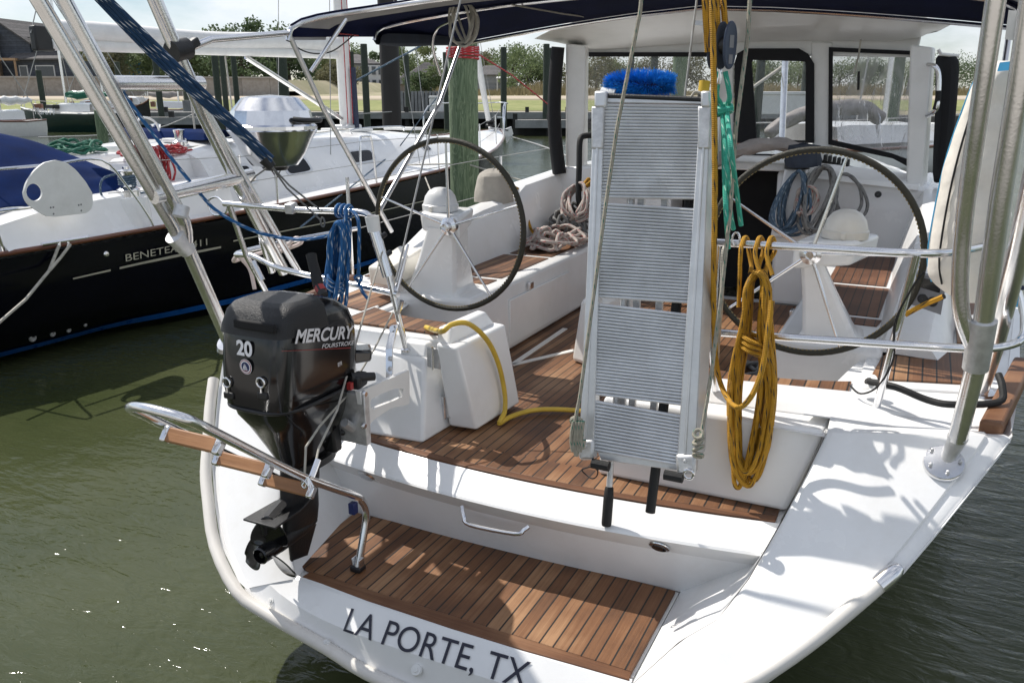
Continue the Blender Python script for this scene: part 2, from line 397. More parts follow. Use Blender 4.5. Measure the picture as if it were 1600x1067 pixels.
leaf_mat('leaf_mid', (.105,.145,.070), (.19,.235,.11))
leaf_mat('leaf_pale', (.12,.15,.06), (.24,.27,.12))
leaf_mat('leaf_olive', (.10,.105,.06), (.19,.18,.10))
leaf_mat('reed', (.16,.14,.075), (.30,.25,.14))
leaf_mat('grass', (.10,.14,.03), (.22,.25,.06))

def vinyl(name, tint, haze, bump):
    m = bpy.data.materials.new(name); m.use_nodes = True
    nt = m.node_tree; L = nt.links.new; nt.nodes.remove(nt.nodes['Principled BSDF'])
    tc = nd(nt, 'ShaderNodeTexCoord')
    mp = nd(nt, 'ShaderNodeMapping'); mp.inputs['Scale'].default_value = (3.2, 1, 1.1); L(tc.outputs['Object'], mp.inputs['Vector'])
    nz = nd(nt, 'ShaderNodeTexNoise', Scale=2.2, Detail=4., Distortion=1.5); L(mp.outputs[0], nz.inputs['Vector'])
    b = nd(nt, 'ShaderNodeBump', Strength=bump, Distance=.04); L(nz.outputs['Fac'], b.inputs['Height'])
    tr = nd(nt, 'ShaderNodeBsdfTransparent'); tr.inputs[0].default_value = (*tint, 1)
    gl = nd(nt, 'ShaderNodeBsdfGlossy'); gl.inputs['Roughness'].default_value = .06; L(b.outputs[0], gl.inputs['Normal'])
    df = nd(nt, 'ShaderNodeBsdfDiffuse'); df.inputs[0].default_value = (.7,.7,.72,1)
    fr = nd(nt, 'ShaderNodeFresnel', IOR=1.5); L(b.outputs[0], fr.inputs['Normal'])
    m1 = nd(nt, 'ShaderNodeMixShader'); L(mathn(nt, 'MULTIPLY', fr.outputs[0], 1.3), m1.inputs[0]); L(tr.outputs[0], m1.inputs[1]); L(gl.outputs[0], m1.inputs[2])
    rp = nd(nt, 'ShaderNodeValToRGB'); rp.color_ramp.elements[0].position = .45; rp.color_ramp.elements[1].position = .75
    rp.color_ramp.elements[0].color = (haze*.4,)*3+(1,); rp.color_ramp.elements[1].color = (haze,)*3+(1,); L(nz.outputs['Fac'], rp.inputs[0])
    m2 = nd(nt, 'ShaderNodeMixShader'); L(rp.outputs[0], m2.inputs[0]); L(m1.outputs[0], m2.inputs[1]); L(df.outputs[0], m2.inputs[2])
    L(m2.outputs[0], nt.nodes['Material Output'].inputs[0]); MATS[name] = m
vinyl('clear_vinyl', (.86,.87,.88), .16, .5)
vinyl('creased_vinyl', (.80,.81,.83), .55, 1.6)

rope_mat('rope_yellow', (.56,.285,.012), (.03,.025,.02), every=7.)
rope_mat('rope_blue', (.012,.13,.36), (.62,.66,.68), every=6.)
rope_mat('rope_navy', (.008,.05,.13), (.5,.55,.6), every=6.)
rope_mat('rope_teal', (.05,.46,.33), (.36,.62,.52), every=5.)
rope_mat('rope_white', (.56,.53,.46), None)
rope_mat('rope_flecked', (.42,.39,.31), (.02,.16,.11), every=4.)
rope_mat('rope_grey', (.24,.24,.23), (.06,.06,.07), every=4.)
rope_mat('rope_greyblue', (.09,.15,.22), (.34,.40,.45), every=4.)
rope_mat('rope_redwhite', (.55,.48,.43), (.42,.05,.05), every=4.)
rope_mat('rope_red', (.50,.035,.04), (.62,.5,.5), every=5.)
rope_mat('rope_green', (.015,.15,.09), (.2,.35,.28), every=5.)
rope_mat('rope_dark', (.03,.04,.08), None)
rope_mat('wire', (.45,.45,.44), None, rough=.35)
mat('rope_yellow_plain', (.55,.36,.03), .7, var=.25)
mat('decal_slate', (.03,.045,.08), .35, var=.2)
# ================================================================== the sailing yacht in front
boat = thing('sailboat', 'white sailing yacht seen from its stern, LA PORTE, TX lettered below the teak swim platform', 'sailboat')
Rx = lambda pts: [V(p) for p in pts]
# outline of the reverse transom (x, z), from the deck edge down to the middle
OUTR = [(1.80,1.31),(1.765,1.254),(1.668,1.12),(1.583,1.004),(1.493,.889),(1.321,.741),(1.152,.585),(1.05,.525),(.95,.47),(.80,.40),(.5,.33),(.25,.295),(0,.275)]
OUTL = [(-1.84,1.30),(-1.77,1.22),(-1.69,1.07),(-1.62,.96),(-1.54,.855),(-1.46,.745),(-1.37,.657),(-1.217,.527),(-1.0,.42),(-.82,.374),(-.5,.325),(-.3,.288),(0,.275)]
def tr(z): return z-.14 + max(0, .42-z)*.6
def on_tr(p): return V((p[0], tr(p[1]), p[1]))
aft = resample([on_tr(p) for p in OUTR], 13) + resample([on_tr(p) for p in OUTL], 13)[::-1][1:]
def station(y, B, Z, D):
    out = []
    for i in range(25):
        t = pi*i/24; c, s_ = cos(t), sin(t)
        out.append(V((B*math.copysign(abs(c)**.55, c), y, Z-(Z-D)*abs(s_)**.8)))
    return out
run = [V((p.x*1.02, 1.9, 1.268+(p.z-1.30)*1.12)) for p in aft]
run2 = [lerp(V((p.x*1.075, 3.2, 1.29+(p.z-1.30)*1.3)), q, .35) for p, q in zip(aft, station(3.2,2.0,1.29,-.25))]
rows = [aft, run, run2] + [station(*a) for a in ((5.2,2.04,1.33,-.4),(8,1.82,1.42,-.42),(10.5,1.12,1.52,-.36),(12.2,.38,1.60,-.2),(12.9,.03,1.65,.3))]
MB().grid(rows).build('hull', 'gelcoat', boat, sub=0)
# deck edges, side decks and foredeck
m = MB()
for s in (-1, 1):
    a = [V((s*b, y, z)) for y, b, z in ((1.2,1.80,1.275),(1.9,1.885,1.272),(3.2,1.985,1.292),(5.2,2.02,1.332),(8,1.80,1.422),(10.5,1.10,1.522),(12.2,.36,1.602),(12.9,.02,1.652))]
    b = [V((s*b, y, z)) for y, b, z in ((1.2,1.10,1.262),(1.9,1.22,1.262),(3.2,1.5,1.285),(5.2,1.5,1.332),(8,.0,1.49),(10.5,0,1.56),(12.2,0,1.61),(12.9,0,1.652))]
    m.grid([a, b])
m.build('deck', 'gelcoat', boat, smooth=True)
# sloping stern quarters either side of the platform
INR = [(1.195,1.24),(1.15,1.11),(1.10,.985),(1.025,.815),(.95,.70),(.84,.625),(.712,.493)]
INL = [(-1.195,1.24),(-1.15,1.11),(-1.10,.985),(-1.08,.83),(-1.0,.69),(-.88,.60),(-.772,.493)]
for IN, OUT in ((INR, OUTR[0:9]), (INL, OUTL[0:9])):
    a = resample([on_tr(p) for p in IN], 20); b = resample([on_tr(p) for p in OUT], 20)
    nrm = V((0,-.7,.7))
    rows = [[lerp(p,q,0)+nrm*(-.030) for p,q in zip(a,b)], [lerp(p,q,.01)+nrm*(-.008) for p,q in zip(a,b)], [lerp(p,q,.05)+nrm*.004 for p,q in zip(a,b)], [lerp(p,q,.3)+nrm*.008 for p,q in zip(a,b)], [lerp(p,q,.75)+nrm*.008 for p,q in zip(a,b)],
            [lerp(p,q,.86)+nrm*.004 for p,q in zip(a,b)], [lerp(p,q,.875)-nrm*.008 for p,q in zip(a,b)], [lerp(p,q,.96)-nrm*.006 for p,q in zip(a,b)], [q-nrm*.02 for q in b]]
    MB().grid(rows).build('stern_quarter', 'gelcoat', boat, ang=50)
    # shelf from the head of the quarter to the deck
    top = [r[0] for r in rows][1:]; x0 = top[0].x
    sh = [[V(p) for p in top], [V((p.x, 1.20, max(1.266,p.z))) for p in top], [V((p.x, 1.30, 1.268)) for p in top]]
    MB().grid(sh).build('quarter_shelf', 'gelcoat', boat, ang=60)
# lower transom under the platform: lettered band, crease, lower band
xs = [(-.772+1.484*i/20) for i in range(21)]
def low(x):
    P = sorted([(p[0],p[1]) for p in OUTR+OUTL[:-1]]); 
    for i in range(len(P)-1):
        if P[i][0] <= x <= P[i+1][0]: 
            t = (x-P[i][0])/max(1e-6,(P[i+1][0]-P[i][0])); return P[i][1]+(P[i+1][1]-P[i][1])*t
    return .3
r0 = [V((x, .372-.012*(1-(x/.75)**2), .500)) for x in xs]; r1 = [V((x, .355-.012*(1-(x/.75)**2), .492)) for x in xs]
wx = lambda x, k: x*(1+k*(.30 if x < 0 else .33))
r2 = [V((wx(x,.55), .262-.006*(1-(x/.75)**2)+.050*(x/.75)**4, .405+.055*(x/.75)**4)) for x in xs]
r3 = [V((wx(x,1), tr(low(wx(x,1)))-.004, low(wx(x,1))-.01)) for x in xs]
MB().grid([r0, r1, r2, r3]).build('lower_transom', 'gelcoat', boat, ang=12)
# riser between platform and step, curved and folded
def ystep(x): return .905+.10*(x/1.05)**2
xr = [-1.045+2.13*i/24 for i in range(25)]
def xs_at(i, a, b): return a+(b-a)*i/24
rr = [[V((xs_at(i,-1.045,1.085), ystep(xs_at(i,-1.045,1.085)), .878)) for i in range(25)],
      [V((xs_at(i,-1.045,1.085), ystep(xs_at(i,-1.045,1.085))-.012, .872)) for i in range(25)],
      [V((xs_at(i,-1.04,1.035), ystep(xs_at(i,-1.04,1.035))-.118, .806)) for i in range(25)], [V((xs_at(i,-1.04,1.035), ystep(xs_at(i,-1.04,1.035))-.125, .797)) for i in range(25)],
      [V((xs_at(i,-1.01,1.0), ystep(xs_at(i,-1.01,1))-.055, .715)) for i in range(25)],
      [V((xs_at(i,-.905,.718), .955+.03*i/24-.03*(1-((i-12)/12)**2), .488)) for i in range(25)]]
MB().grid(rr).build('riser', 'gelcoat', boat, ang=14)
# cheeks of the platform well
for k, IN in ((0, INL), (24, INR)):
    e = [r[k] for r in rr[1:]]; b = [on_tr(p)-V((0,-.7,.7))*.012 for p in IN[2:]]
    E_ = resample(e, 31); B_ = resample(b, 31); e2 = V((e[-1].x, e[-1].y, .49))
    MB().grid([B_, [lerp(p,q,.5) for p,q in zip(B_,E_)], E_]).build('platform_cheek', 'gelcoat', boat, ang=40)
    bx = [V(e[-1]), V((IN[-1][0], .366, .49)), B_[-1]]
    MB().poly(bx).build('platform_cheek', 'gelcoat', boat)
# swim platform
pl = [(-.752,.372),(-.882,.432),(-.902,.953),(.714,.984),(.706,.362),(.3,.35),(0,.348),(-.4,.354)]
MB().prism([(x,y,.47) for x,y in pl], (0,0,.014)).build('platform_base', 'gelcoat', boat)
ins = [(-.742,.425),(-.868,.452),(-.888,.94),(.702,.968),(.697,.408)]
MB().prism([(x,y,.485) for x,y in ins], (0,0,.015)).build('platform_teak', 'teak_step', boat, bevel=.003)
MB().prism([(-.75,.373,.485),(-.742,.424,.485),(.697,.407,.485),(.704,.362,.485),(.3,.350,.485),(0,.348,.485),(-.4,.355,.485)], (0,0,.016)).build('platform_teak_edge', 'teak_across', boat, bevel=.004)
# step and cockpit sole
xa = [-1.03+2.09*i/20 for i in range(21)]
MB().prism([(x, ystep(x)+.048, .872) for x in xa]+[(1.06,1.13,.872),(-1.03,1.13,.872)], (0,0,.013)).build('step_teak', 'teak_step', boat, bevel=.003)
MB().prism([(x, ystep(x)+.004, .872) for x in xa]+[(x, ystep(x)+.046, .872) for x in xa[::-1]], (0,0,.014)).build('step_teak_edge', 'teak_across', boat, bevel=.003)
MB().prism([(-1.04,1.0,.86),(1.08,1.0,.86),(1.08,4.75,.86),(-1.04,4.75,.86)], (0,0,.012)).build('cockpit_floor', 'gelcoat', boat)
MB().prism([(-.9,1.132,.872),(.9,1.132,.872),(.9,4.6,.872),(-.9,4.6,.872)], (0,0,.010)).build('sole_teak', 'teak_sole', boat)
# pale hatch border let into the sole
m = MB()
for a, b in ((PZ(800,570,.8845),PZ(898,547,.8845)), (PZ(898,547,.8845),PZ(925,565,.8845)), (PZ(800,570,.8845),(-.72,3.2,.8845))): m.beam(a, b, .035, .006)
m.build('hatch_border', 'gelcoat_old', boat)
# port aft seat block with the transom gate
b = [(-1.10,1.01,.884),(-.55,1.045,.884),(-.52,1.62,.884),(-1.10,1.62,.884)]
t = [(-1.14,1.21,1.24),(-.635,1.215,1.24),(-.56,1.62,1.24),(-1.14,1.62,1.24)]
MB().hexa(b, t).build('seat_block', 'gelcoat', boat, bevel=.018, seg=3)
MB().hexa([(-1.14,1.30,1.236),(-.64,1.295,1.236),(-.57,1.62,1.236),(-1.14,1.62,1.236)], [(-1.14,1.325,1.315),(-.655,1.325,1.315),(-.575,1.62,1.315),(-1.14,1.62,1.315)]).build('seat_back_rim', 'gelcoat', boat, bevel=.014, seg=3)
MB().hexa([(-.80,1.24,1.236),(-.645,1.24,1.236),(-.64,1.33,1.236),(-.80,1.33,1.236)], [(-.79,1.275,1.30),(-.66,1.275,1.30),(-.655,1.34,1.30),(-.79,1.34,1.30)]).build('seat_rim_step', 'gelcoat', boat, bevel=.012, seg=3)
for s in (-1, 1):
    xi, xo = (.60 if s < 0 else .40), 1.24
    n = 12; lipy = lambda x: 1.60+.11*((x-.8)/.45)**2
    q = [(s*(xi+(xo-xi)*i/n), lipy(xi+(xo-xi)*i/n)) for i in range(n+1)]
    z0 = 1.318 if s < 0 else 1.262
    y0 = 1.37 if s < 0 else 1.40
    MB().prism([(s*xi,y0,z0),(s*xo,y0,z0)]+[(x,y-.035,z0) for x,y in q[::-1]], (0,0,.012)).build('seat_teak', 'teak_step', boat, bevel=.002)
    MB().prism([(s*(xi-.02),y0-.05,z0-.06),(s*1.3,y0-.05,z0-.06)]+[(s*1.3,1.8,z0-.06)]+[(x,y,z0-.06) for x,y in q[::-1]], (0,0,.055)).build('seat_top', 'gelcoat', boat, bevel=.012)
# starboard aft seat block
MB().hexa([(.30,1.095,.884),(1.085,1.10,.884),(1.14,1.58,.884),(.36,1.58,.884)], [(.305,1.12,1.235),(1.19,1.12,1.235),(1.24,1.58,1.235),(.38,1.58,1.235)]).build('seat_block', 'gelcoat', boat, bevel=.02, seg=3)
MB().hexa([(.33,1.20,1.232),(1.60,1.30,1.232),(1.66,1.60,1.232),(.34,1.40,1.232)], [(.34,1.245,1.282),(1.50,1.36,1.276),(1.56,1.58,1.276),(.36,1.39,1.285)]).build('seat_back_rim', 'gelcoat', boat, bevel=.016, seg=3)
MB().poly([(1.0,1.105,1.226),(1.36,1.085,1.226),(1.36,1.42,1.226),(1.0,1.42,1.226)]).build('block_cheek', 'gelcoat', boat)
# faces closing the blocks against the sloping quarters
MB().poly([(1.08,1.0,.872),(1.087,1.12,.872),(1.195,1.14,1.24),(1.20,1.10,1.245),(1.15,.968,1.108),(1.098,.843,.983)]).build('block_cheek', 'gelcoat', boat)
MB().poly([(-1.04,1.0,.872),(-1.10,1.06,.872),(-1.16,1.24,1.24),(-1.20,1.10,1.245),(-1.15,.968,1.108),(-1.098,.843,.983)]).build('block_cheek', 'gelcoat', boat)
# gate panel, swung open on its hinges
gb = [(-.525,1.24,.905),(-.375,1.255,.905),(-.345,1.68,.905),(-.50,1.70,.905)]
gt = [(-.565,1.20,1.335),(-.435,1.175,1.335),(-.400,1.62,1.345),(-.52,1.64,1.345)]
g = MB().hexa(gb, gt).build('gate_panel', 'gelcoat', boat, bevel=.016, seg=3)
MB().hexa([(-.570,1.215,1.330),(-.485,1.205,1.330),(-.455,1.615,1.340),(-.53,1.635,1.340)], [(-.585,1.26,1.40),(-.515,1.255,1.40),(-.485,1.565,1.415),(-.54,1.575,1.415)]).build('gate_top', 'gelcoat', g, bevel=.014, seg=3)
for z, dy in ((1.255,-.0),(1.0,.03)):
    h = MB().box((-.542-(z-1)*.16, 1.215+dy, z), (.075,.012,.10), rz=-.1).build('hinge', 'alu_weld', boat, bevel=.003)
    MB().tube([(-.543-(z-1)*.16,1.205+dy,z-.055),(-.543-(z-1)*.16,1.205+dy,z+.055)], .007).build('hinge_pin', 'steel', h)
# recessed grab handle, platform lamp and pad eyes on the riser
h0, h1 = PY(722,790,.80), PY(826,822,.80)
hm = V((0,-.01,-.055))
MB().tube([h0, V(h0)+V((.02,-.02,-.035)), V(h0)+V((.055,-.03,-.062)), V(h1)+V((-.05,-.03,-.03)), V(h1)+V((-.015,-.015,-.012)), h1], .0105, smooth=4).build('grab_handle', 'steel', boat)
ld_ = lambda px, py: V((PY(px,py,.82).x, ystep(PY(px,py,.82).x)-.092, .752))
lp = ld_(1027,853)
l = MB().lathe(lp, [(.001,.006),(.036,.006),(.042,.004),(.044,0)], axis=(0,-.76,-.65)).build('platform_lamp', 'steel', boat)
MB().lathe(lp+V((0,-.003,-.004)), [(.001,.004),(.029,.004),(.031,0)], axis=(0,-.76,-.65)).build('lens', 'dark_glass', l)
l = MB().lathe(ld_(563,739), [(.001,.006),(.036,.006),(.044,0)], axis=(0,-.76,-.65)).build('platform_lamp', 'steel', boat)
# screw caps / drain on the lower transom
for px, py, r in ((422,938,.013),(508,1004,.014),(649,1046,.02)):
    c = V(PP(px,py,1.0)); q = MB().lathe(c+V((0,.01,-.008)), [(.001,.014),(r*.45,.014),(r*.5,.010),(r,.010),(r*1.15,0)], axis=(0,-.75,.66)).build('screw_cap', 'white_paint', boat)
    MB().lathe(c+V((0,.002,-.001)), [(.001,.003),(r*.42,.003)], axis=(0,-.75,.66)).build('cap_hole', 'letter_grey', q)
# rubbing strake round the stern with a steel end cap
def strake(P, r, name, m): return MB().tube(P, r, n=14, smooth=3).build(name, m, boat)
rl = [on_tr(p)+V((p[0]*.012,-.02,.0)) for p in OUTL[2:]]; rr_ = [on_tr(p)+V((0,-.014,.014)) for p in [(1.448,.875),(1.36,.79),(1.25,.69),(1.12,.59),(.95,.49),(.80,.415),(.5,.34),(.25,.30)][::-1]]
rl2 = [p+V((0,-.012,-.012)) for p in rl]
strake(rl+rr_, .027, 'rubbing_strake', 'rail_white')
e = rr_[-1]; d = (rr_[-1]-rr_[-2]).normalized()
MB().tube([e-d*.012, e+d*.03, e+d*.065, e+d*.085, e+d*.092], [.032,.032,.028,.018,.004], n=14).build('strake_end_cap', 'steel', boat)
# wooden toe rail on the starboard quarter
MB().beam((1.735,1.22,1.30), (1.90,2.05,1.33), .075, .07).build('toe_rail', 'teak_across', boat, bevel=.012)
MB().beam((-1.80,1.35,1.28), (-1.93,2.4,1.295), .05, .035).build('toe_rail', 'teak_dark', boat, bevel=.008)
# side decks in teak
for s in (-1, 1):
    MB().prism([(s*1.31,1.70,1.283),(s*1.66,1.80,1.283),(s*1.70,2.30,1.285),(s*1.46,2.42,1.285),(s*1.34,2.05,1.283)], (0,0,.008)).build('deck_teak', 'teak_step', boat)
    MB().prism([(s*1.66,2.45,1.289),(s*1.87,2.45,1.293),(s*1.90,5.0,1.335),(s*1.68,5.0,1.335)], (0,0,.008)).build('deck_teak', 'teak_step', boat)
    MB().prism([(s*1.27,1.62,1.262),(s*1.72,1.72,1.262),(s*1.76,2.40,1.266),(s*1.44,2.52,1.266),(s*1.27,2.02,1.262)], (0,0,.019)).build('deck_moulding', 'gelcoat', boat, bevel=.006)
    # coaming
    prof = lambda y, zt, b: [V((s*1.30,y,1.30)), V((s*(1.36+b),y,zt-.10)), V((s*(1.40+b),y,zt-.02)), V((s*(1.46+b),y,zt)), V((s*(1.56+b*.6),y,zt-.015)), V((s*(1.61+b*.6),y,zt-.08)), V((s*(1.66+b*.4),y,1.27))]
    cs = [prof(2.10,1.37,-.06), prof(2.35,1.50,-.03), prof(2.7,1.62,0), prof(3.3,1.68,.02), prof(3.85,1.71,.03), prof(4.05,1.79,.03), prof(5.0,1.84,.03), prof(5.6,1.86,.0)]
    MB().grid(cs).build('coaming', 'gelcoat', boat, ang=28)
    MB().poly(cs[0]).build('coaming_end', 'gelcoat', boat)
    # cockpit seat with teak top; its aft face carries the helm
    sb = [(s*.835,2.06,.884),(s*1.34,2.0,.884),(s*1.36,4.72,.884),(s*.835,4.72,.884)]; st = [(s*.85,2.08,1.325),(s*1.34,2.02,1.325),(s*1.36,4.72,1.325),(s*.86,4.72,1.325)]
    MB().hexa(sb, st).build('cockpit_seat', 'gelcoat', boat, bevel=.03, seg=3)
    for y0, y1 in ((2.46,2.60),(2.66,3.42),(3.48,4.6)):
        MB().prism([(s*.95,y0,1.322),(s*1.29,y0,1.322),(s*1.31,y1,1.322),(s*.95,y1,1.322)], (0,0,.008)).build('seat_teak', 'teak_sole' if s < 0 else 'teak_dark', boat)
    # locker front: a raised panel with its latch
    lk = MB().box((s*.840, 3.05, 1.07), (.016,1.0,.30)).build('locker_front', 'gelcoat', boat, bevel=.006)
    MB().box((s*.828, 2.85, 1.255), (.02,.06,.045)).build('latch', 'steel', lk, bevel=.004)
# cockpit table foot, partly hidden by the gangway
MB().hexa([(-.40,2.52,.884),(-.22,2.44,.884),(-.14,3.0,.884),(-.36,3.05,.884)], [(-.36,2.56,1.28),(-.22,2.50,1.28),(-.16,3.0,1.28),(-.34,3.05,1.28)]).build('table_base', 'gelcoat_old', boat, bevel=.03, seg=3)

# ---- helms
def helm(s, a0):
    sec = lambda a, b, y0, y1, z: [V((s*a,y0,z)), V((s*(b-sl_),y0,z)), V((s*(b-.03-sl_),y1,z)), V((s*(a+.02),y1,z))]
    sl_ = .09 if s > 0 else 0.
    ped = MB().grid([sec(.93,1.37,2.09,2.42,1.315), sec(.97,1.31,2.10,2.38,1.345), sec(.955,1.215,2.08,2.30,1.53), sec(.93,1.12,2.04,2.24,1.73)], closed=True).build('helm_pedestal', 'gelcoat', boat, bevel=.02, seg=2, ang=50)
    MB().hexa([(s*.895,2.03,1.665),(s*1.16,2.06,1.70),(s*1.25,2.33,1.715),(s*.99,2.35,1.715)], [(s*.90,2.03,1.80),(s*1.17,2.05,1.815),(s*1.26,2.35,1.815),(s*.98,2.37,1.815)]).build('helm_head', 'gelcoat', ped, bevel=.022, seg=3)
    d = MB().lathe((s*1.11,2.19,1.81), [(.105,0),(.107,.035),(.100,.04),(.098,.05),(.088,.085),(.066,.115),(.035,.131),(.001,.136)], n=28).build('compass_dome', 'dome_grey' if s < 0 else 'dome_cream', ped)
    MB().box((s*1.11,2.08,1.83), (.02,.012,.03)).build('dome_clip', 'dome_cream', d, bevel=.003)
    c = V((s*.95+(.0 if s < 0 else .035), 1.995, 1.752)); RR = .472
    w = MB().tube([c+V((RR*cos(2*pi*k/64), 0, RR*sin(2*pi*k/64))) for k in range(64)], .0148, n=12, closed=True).build('steering_wheel', 'leather', boat)
    st = MB()
    for k in range(150):
        t = 2*pi*k/150; st.box(c+V(((RR-.0155)*cos(t),-.006,(RR-.0155)*sin(t))), (.004,.006,.010), ry=-t)
    st.build('stitching', 'stitch', w, smooth=False)
    for k in range(5):
        t = R(a0+72*k); MB().tube([c+V((.03*cos(t),.012,.03*sin(t))), c+V(((RR-.01)*cos(t),0,(RR-.01)*sin(t)))], [.009,.0065]).build('spoke', 'steel', w)
    MB().lathe(c+V((0,.05,0)), [(.045,0),(.05,.02),(.05,.045),(.03,.055),(.028,.085),(.018,.09),(.017,.075),(.001,.075)], axis=(0,-1,0)).build('hub', 'steel', w)
helm(-1, 90); helm(1, 76)

# ---- pushpit rails
def rail(pts, r=.0155, name='stern_rail', m='steel', smooth=4): return MB().tube(pts, r, n=12, smooth=smooth).build(name, m, boat)
y = 1.2
rail([PY(1120,379,1.22), PY(1280,388,1.22), PY(1425,396,1.22), (1.56,1.40,1.91), (1.70,1.75,1.91), (1.79,2.5,1.92)])
rail([PY(1112,519,1.25), PY(1300,532,1.25), PY(1500,544,1.28), PY(1570,541,1.4), PY(1600,522,1.5), (1.87,2.2,1.58), (1.87,2.8,1.59)])
rail([PY(1432,397,1.22), PY(1374,620,1.37), PY(1369,637,1.38)], smooth=0, name='stanchion')
MB().lathe(PY(1369,639,1.385), [(.034,-.01),(.034,.004),(.019,.012)], axis=(0,0,1)).build('stanchion_foot', 'steel', boat)
rail([PY(1120,379,1.22), PY(1112,519,1.25), (.74,1.28,1.28)], smooth=0, name='stanchion')
pt = lambda px, py, yy: V(PY(px,py,yy))
rail([PY(350,318,1.24), PY(470,328,1.24), PY(556,331,1.24), PY(580,340,1.24), PY(590,362,1.24), PY(612,450,1.25), PY(634,545,1.26)])
MB().lathe(PY(635,546,1.26), [(.03,-.006),(.03,.004),(.018,.010)]).build('stanchion_foot', 'steel', boat)
rail([PY(622,460,1.25), PY(530,440,1.3), PY(440,420,1.34), PY(395,400,1.36), PY(372,396,1.40), (-1.87,1.75,1.64), (-1.88,2.4,1.62)])
rail([PY(358,320,1.24), PY(385,400,1.34), PY(415,455,1.42)], smooth=0, name='stanchion')
rail([PY(350,318,1.24), PY(338,308,1.3), PY(325,315,1.36), PY(333,335,1.36), PY(352,333,1.3), PY(357,318,1.24)], r=.006, name='rail_hook')
MB().tube([PY(395,408,1.30), PY(410,438,1.30)], .015).build('flag_socket', 'steel', boat)
for px, py in ((455,325),): MB().box(PY(px,py,1.24), (.05,.05,.05), rx=.2).build('rail_clamp', 'alu_weld', boat, bevel=.006)
MB().tube([PY(372,398,1.45),PY(365,408,1.5),PY(384,402,1.6),PY(420,392,1.7),PY(448,384,1.7),PY(462,372,1.65),PY(470,380,1.7),PY(430,398,1.8),PY(428,420,1.8)], .011, smooth=5).build('hose_covered_loop', 'pink_hose', boat)
MB().tube([PY(372,400,1.45),PY(390,420,1.5),PY(398,452,1.5)], .011, smooth=5).build('hose_covered_post', 'pink_hose', boat)
# rod holder clamped to the port stanchion
rh = MB().tube([PY(584,358,1.20), PY(606,432,1.20)], .026, n=14).build('rod_holder', 'steel', boat)
MB().tube([PY(581,338,1.20), PY(585,362,1.20)], [.034,.030], n=16).build('rod_holder_cup', 'white_paint', rh)
MB().tube([PY(581,336.5,1.20), PY(581,338.5,1.20)], [.024,.024], n=16).build('cup_hole', 'letter_grey', rh)
for k in (0,1): MB().tube([PY(594+k*8,372+k*28,1.21), PY(602+k*8,366+k*28,1.25)], .012).build('holder_clamp', 'black_plastic', rh)
# engine bracket strap on the seat block
MB().tube([PY(612,512,1.235), PY(604,545,1.15), PY(605,590,1.09)], .006).build('strap_rod', 'steel', boat)
m = MB()
for a, b in ((PY(617,508,1.22),PY(609,545,1.14)), (PY(609,545,1.14),PY(608,607,1.065))): m.beam(a, b, .035, .008, up=(0,1,0))
bp = m.build('backstay_strap', 'steel', boat)
for px, py, yy in ((609,560,1.12),(609,576,1.105),(608,592,1.09),(608,605,1.07)): MB().lathe(PY(px,py,yy-.008), [(.001,.006),(.008,.006),(.012,0)], axis=(0,-1,.4)).build('bolt', 'alu_weld', bp)
MB().lathe(PY(614,514,1.205), [(.001,.012),(.014,.012),(.018,0)], axis=(0,-1,.4)).build('bolt', 'steel', bp)
# outboard bracket: webbed white plate
def web(x):
    o = [PX(562,612,x),PX(640,578,x),PX(640,632,x),PX(612,637,x),PX(585,655,x),PX(571,672,x)]
    return [V(p) for p in o]
brk = MB().hexa([(-.93,.655,1.02),(-.585,.655,1.02),(-.585,.69,1.02),(-.93,.69,1.02)], [(-.93,.655,1.25),(-.585,.655,1.25),(-.585,.69,1.25),(-.93,.69,1.25)]).build('engine_bracket', 'alu_weld', boat, bevel=.004)
w = web(-.60); cut = [V(PX(p[0],p[1],-.60)) for p in ((576,633),(581,622),(600,614),(620,606),(631,608),(630,619),(615,626),(597,633),(583,640))]
for dx in (0, -.30):
    N = 26; oo = resample(w+[w[0]], N+1)[:-1]; 
    cc = [V((-.60, sum(p.y for p in cut)/len(cut), sum(p.z for p in cut)/len(cut)))]
    ctr = cc[0]; cr = resample(cut+[cut[0]], 41)[:-1]
    import itertools
    inner = [min(cr, key=lambda q: abs(((q-ctr).z*(p-ctr).y-(q-ctr).y*(p-ctr).z)) + (10 if (q-ctr).dot(p-ctr) < 0 else 0)) for p in oo]
    mm = MB()
    for e_ in (0, .022):
        mm.grid([[p+V((dx-e_,0,0)) for p in oo], [p+V((dx-e_,0,0)) for p in inner]], closed=True)
    mm.grid([[p+V((dx,0,0)) for p in oo], [p+V((dx-.022,0,0)) for p in oo]], closed=True); mm.grid([[p+V((dx,0,0)) for p in inner], [p+V((dx-.022,0,0)) for p in inner]], closed=True)
    mm.build('web_plate', 'gelcoat_old', brk, weld=True)
for px, py in ((567,615),(566,665)): MB().lathe(PX(px+1,py,-.598), [(.001,.014),(.010,.014),(.014,.004),(.014,0)], axis=(1,0,0)).build('bolt', 'steel', brk)
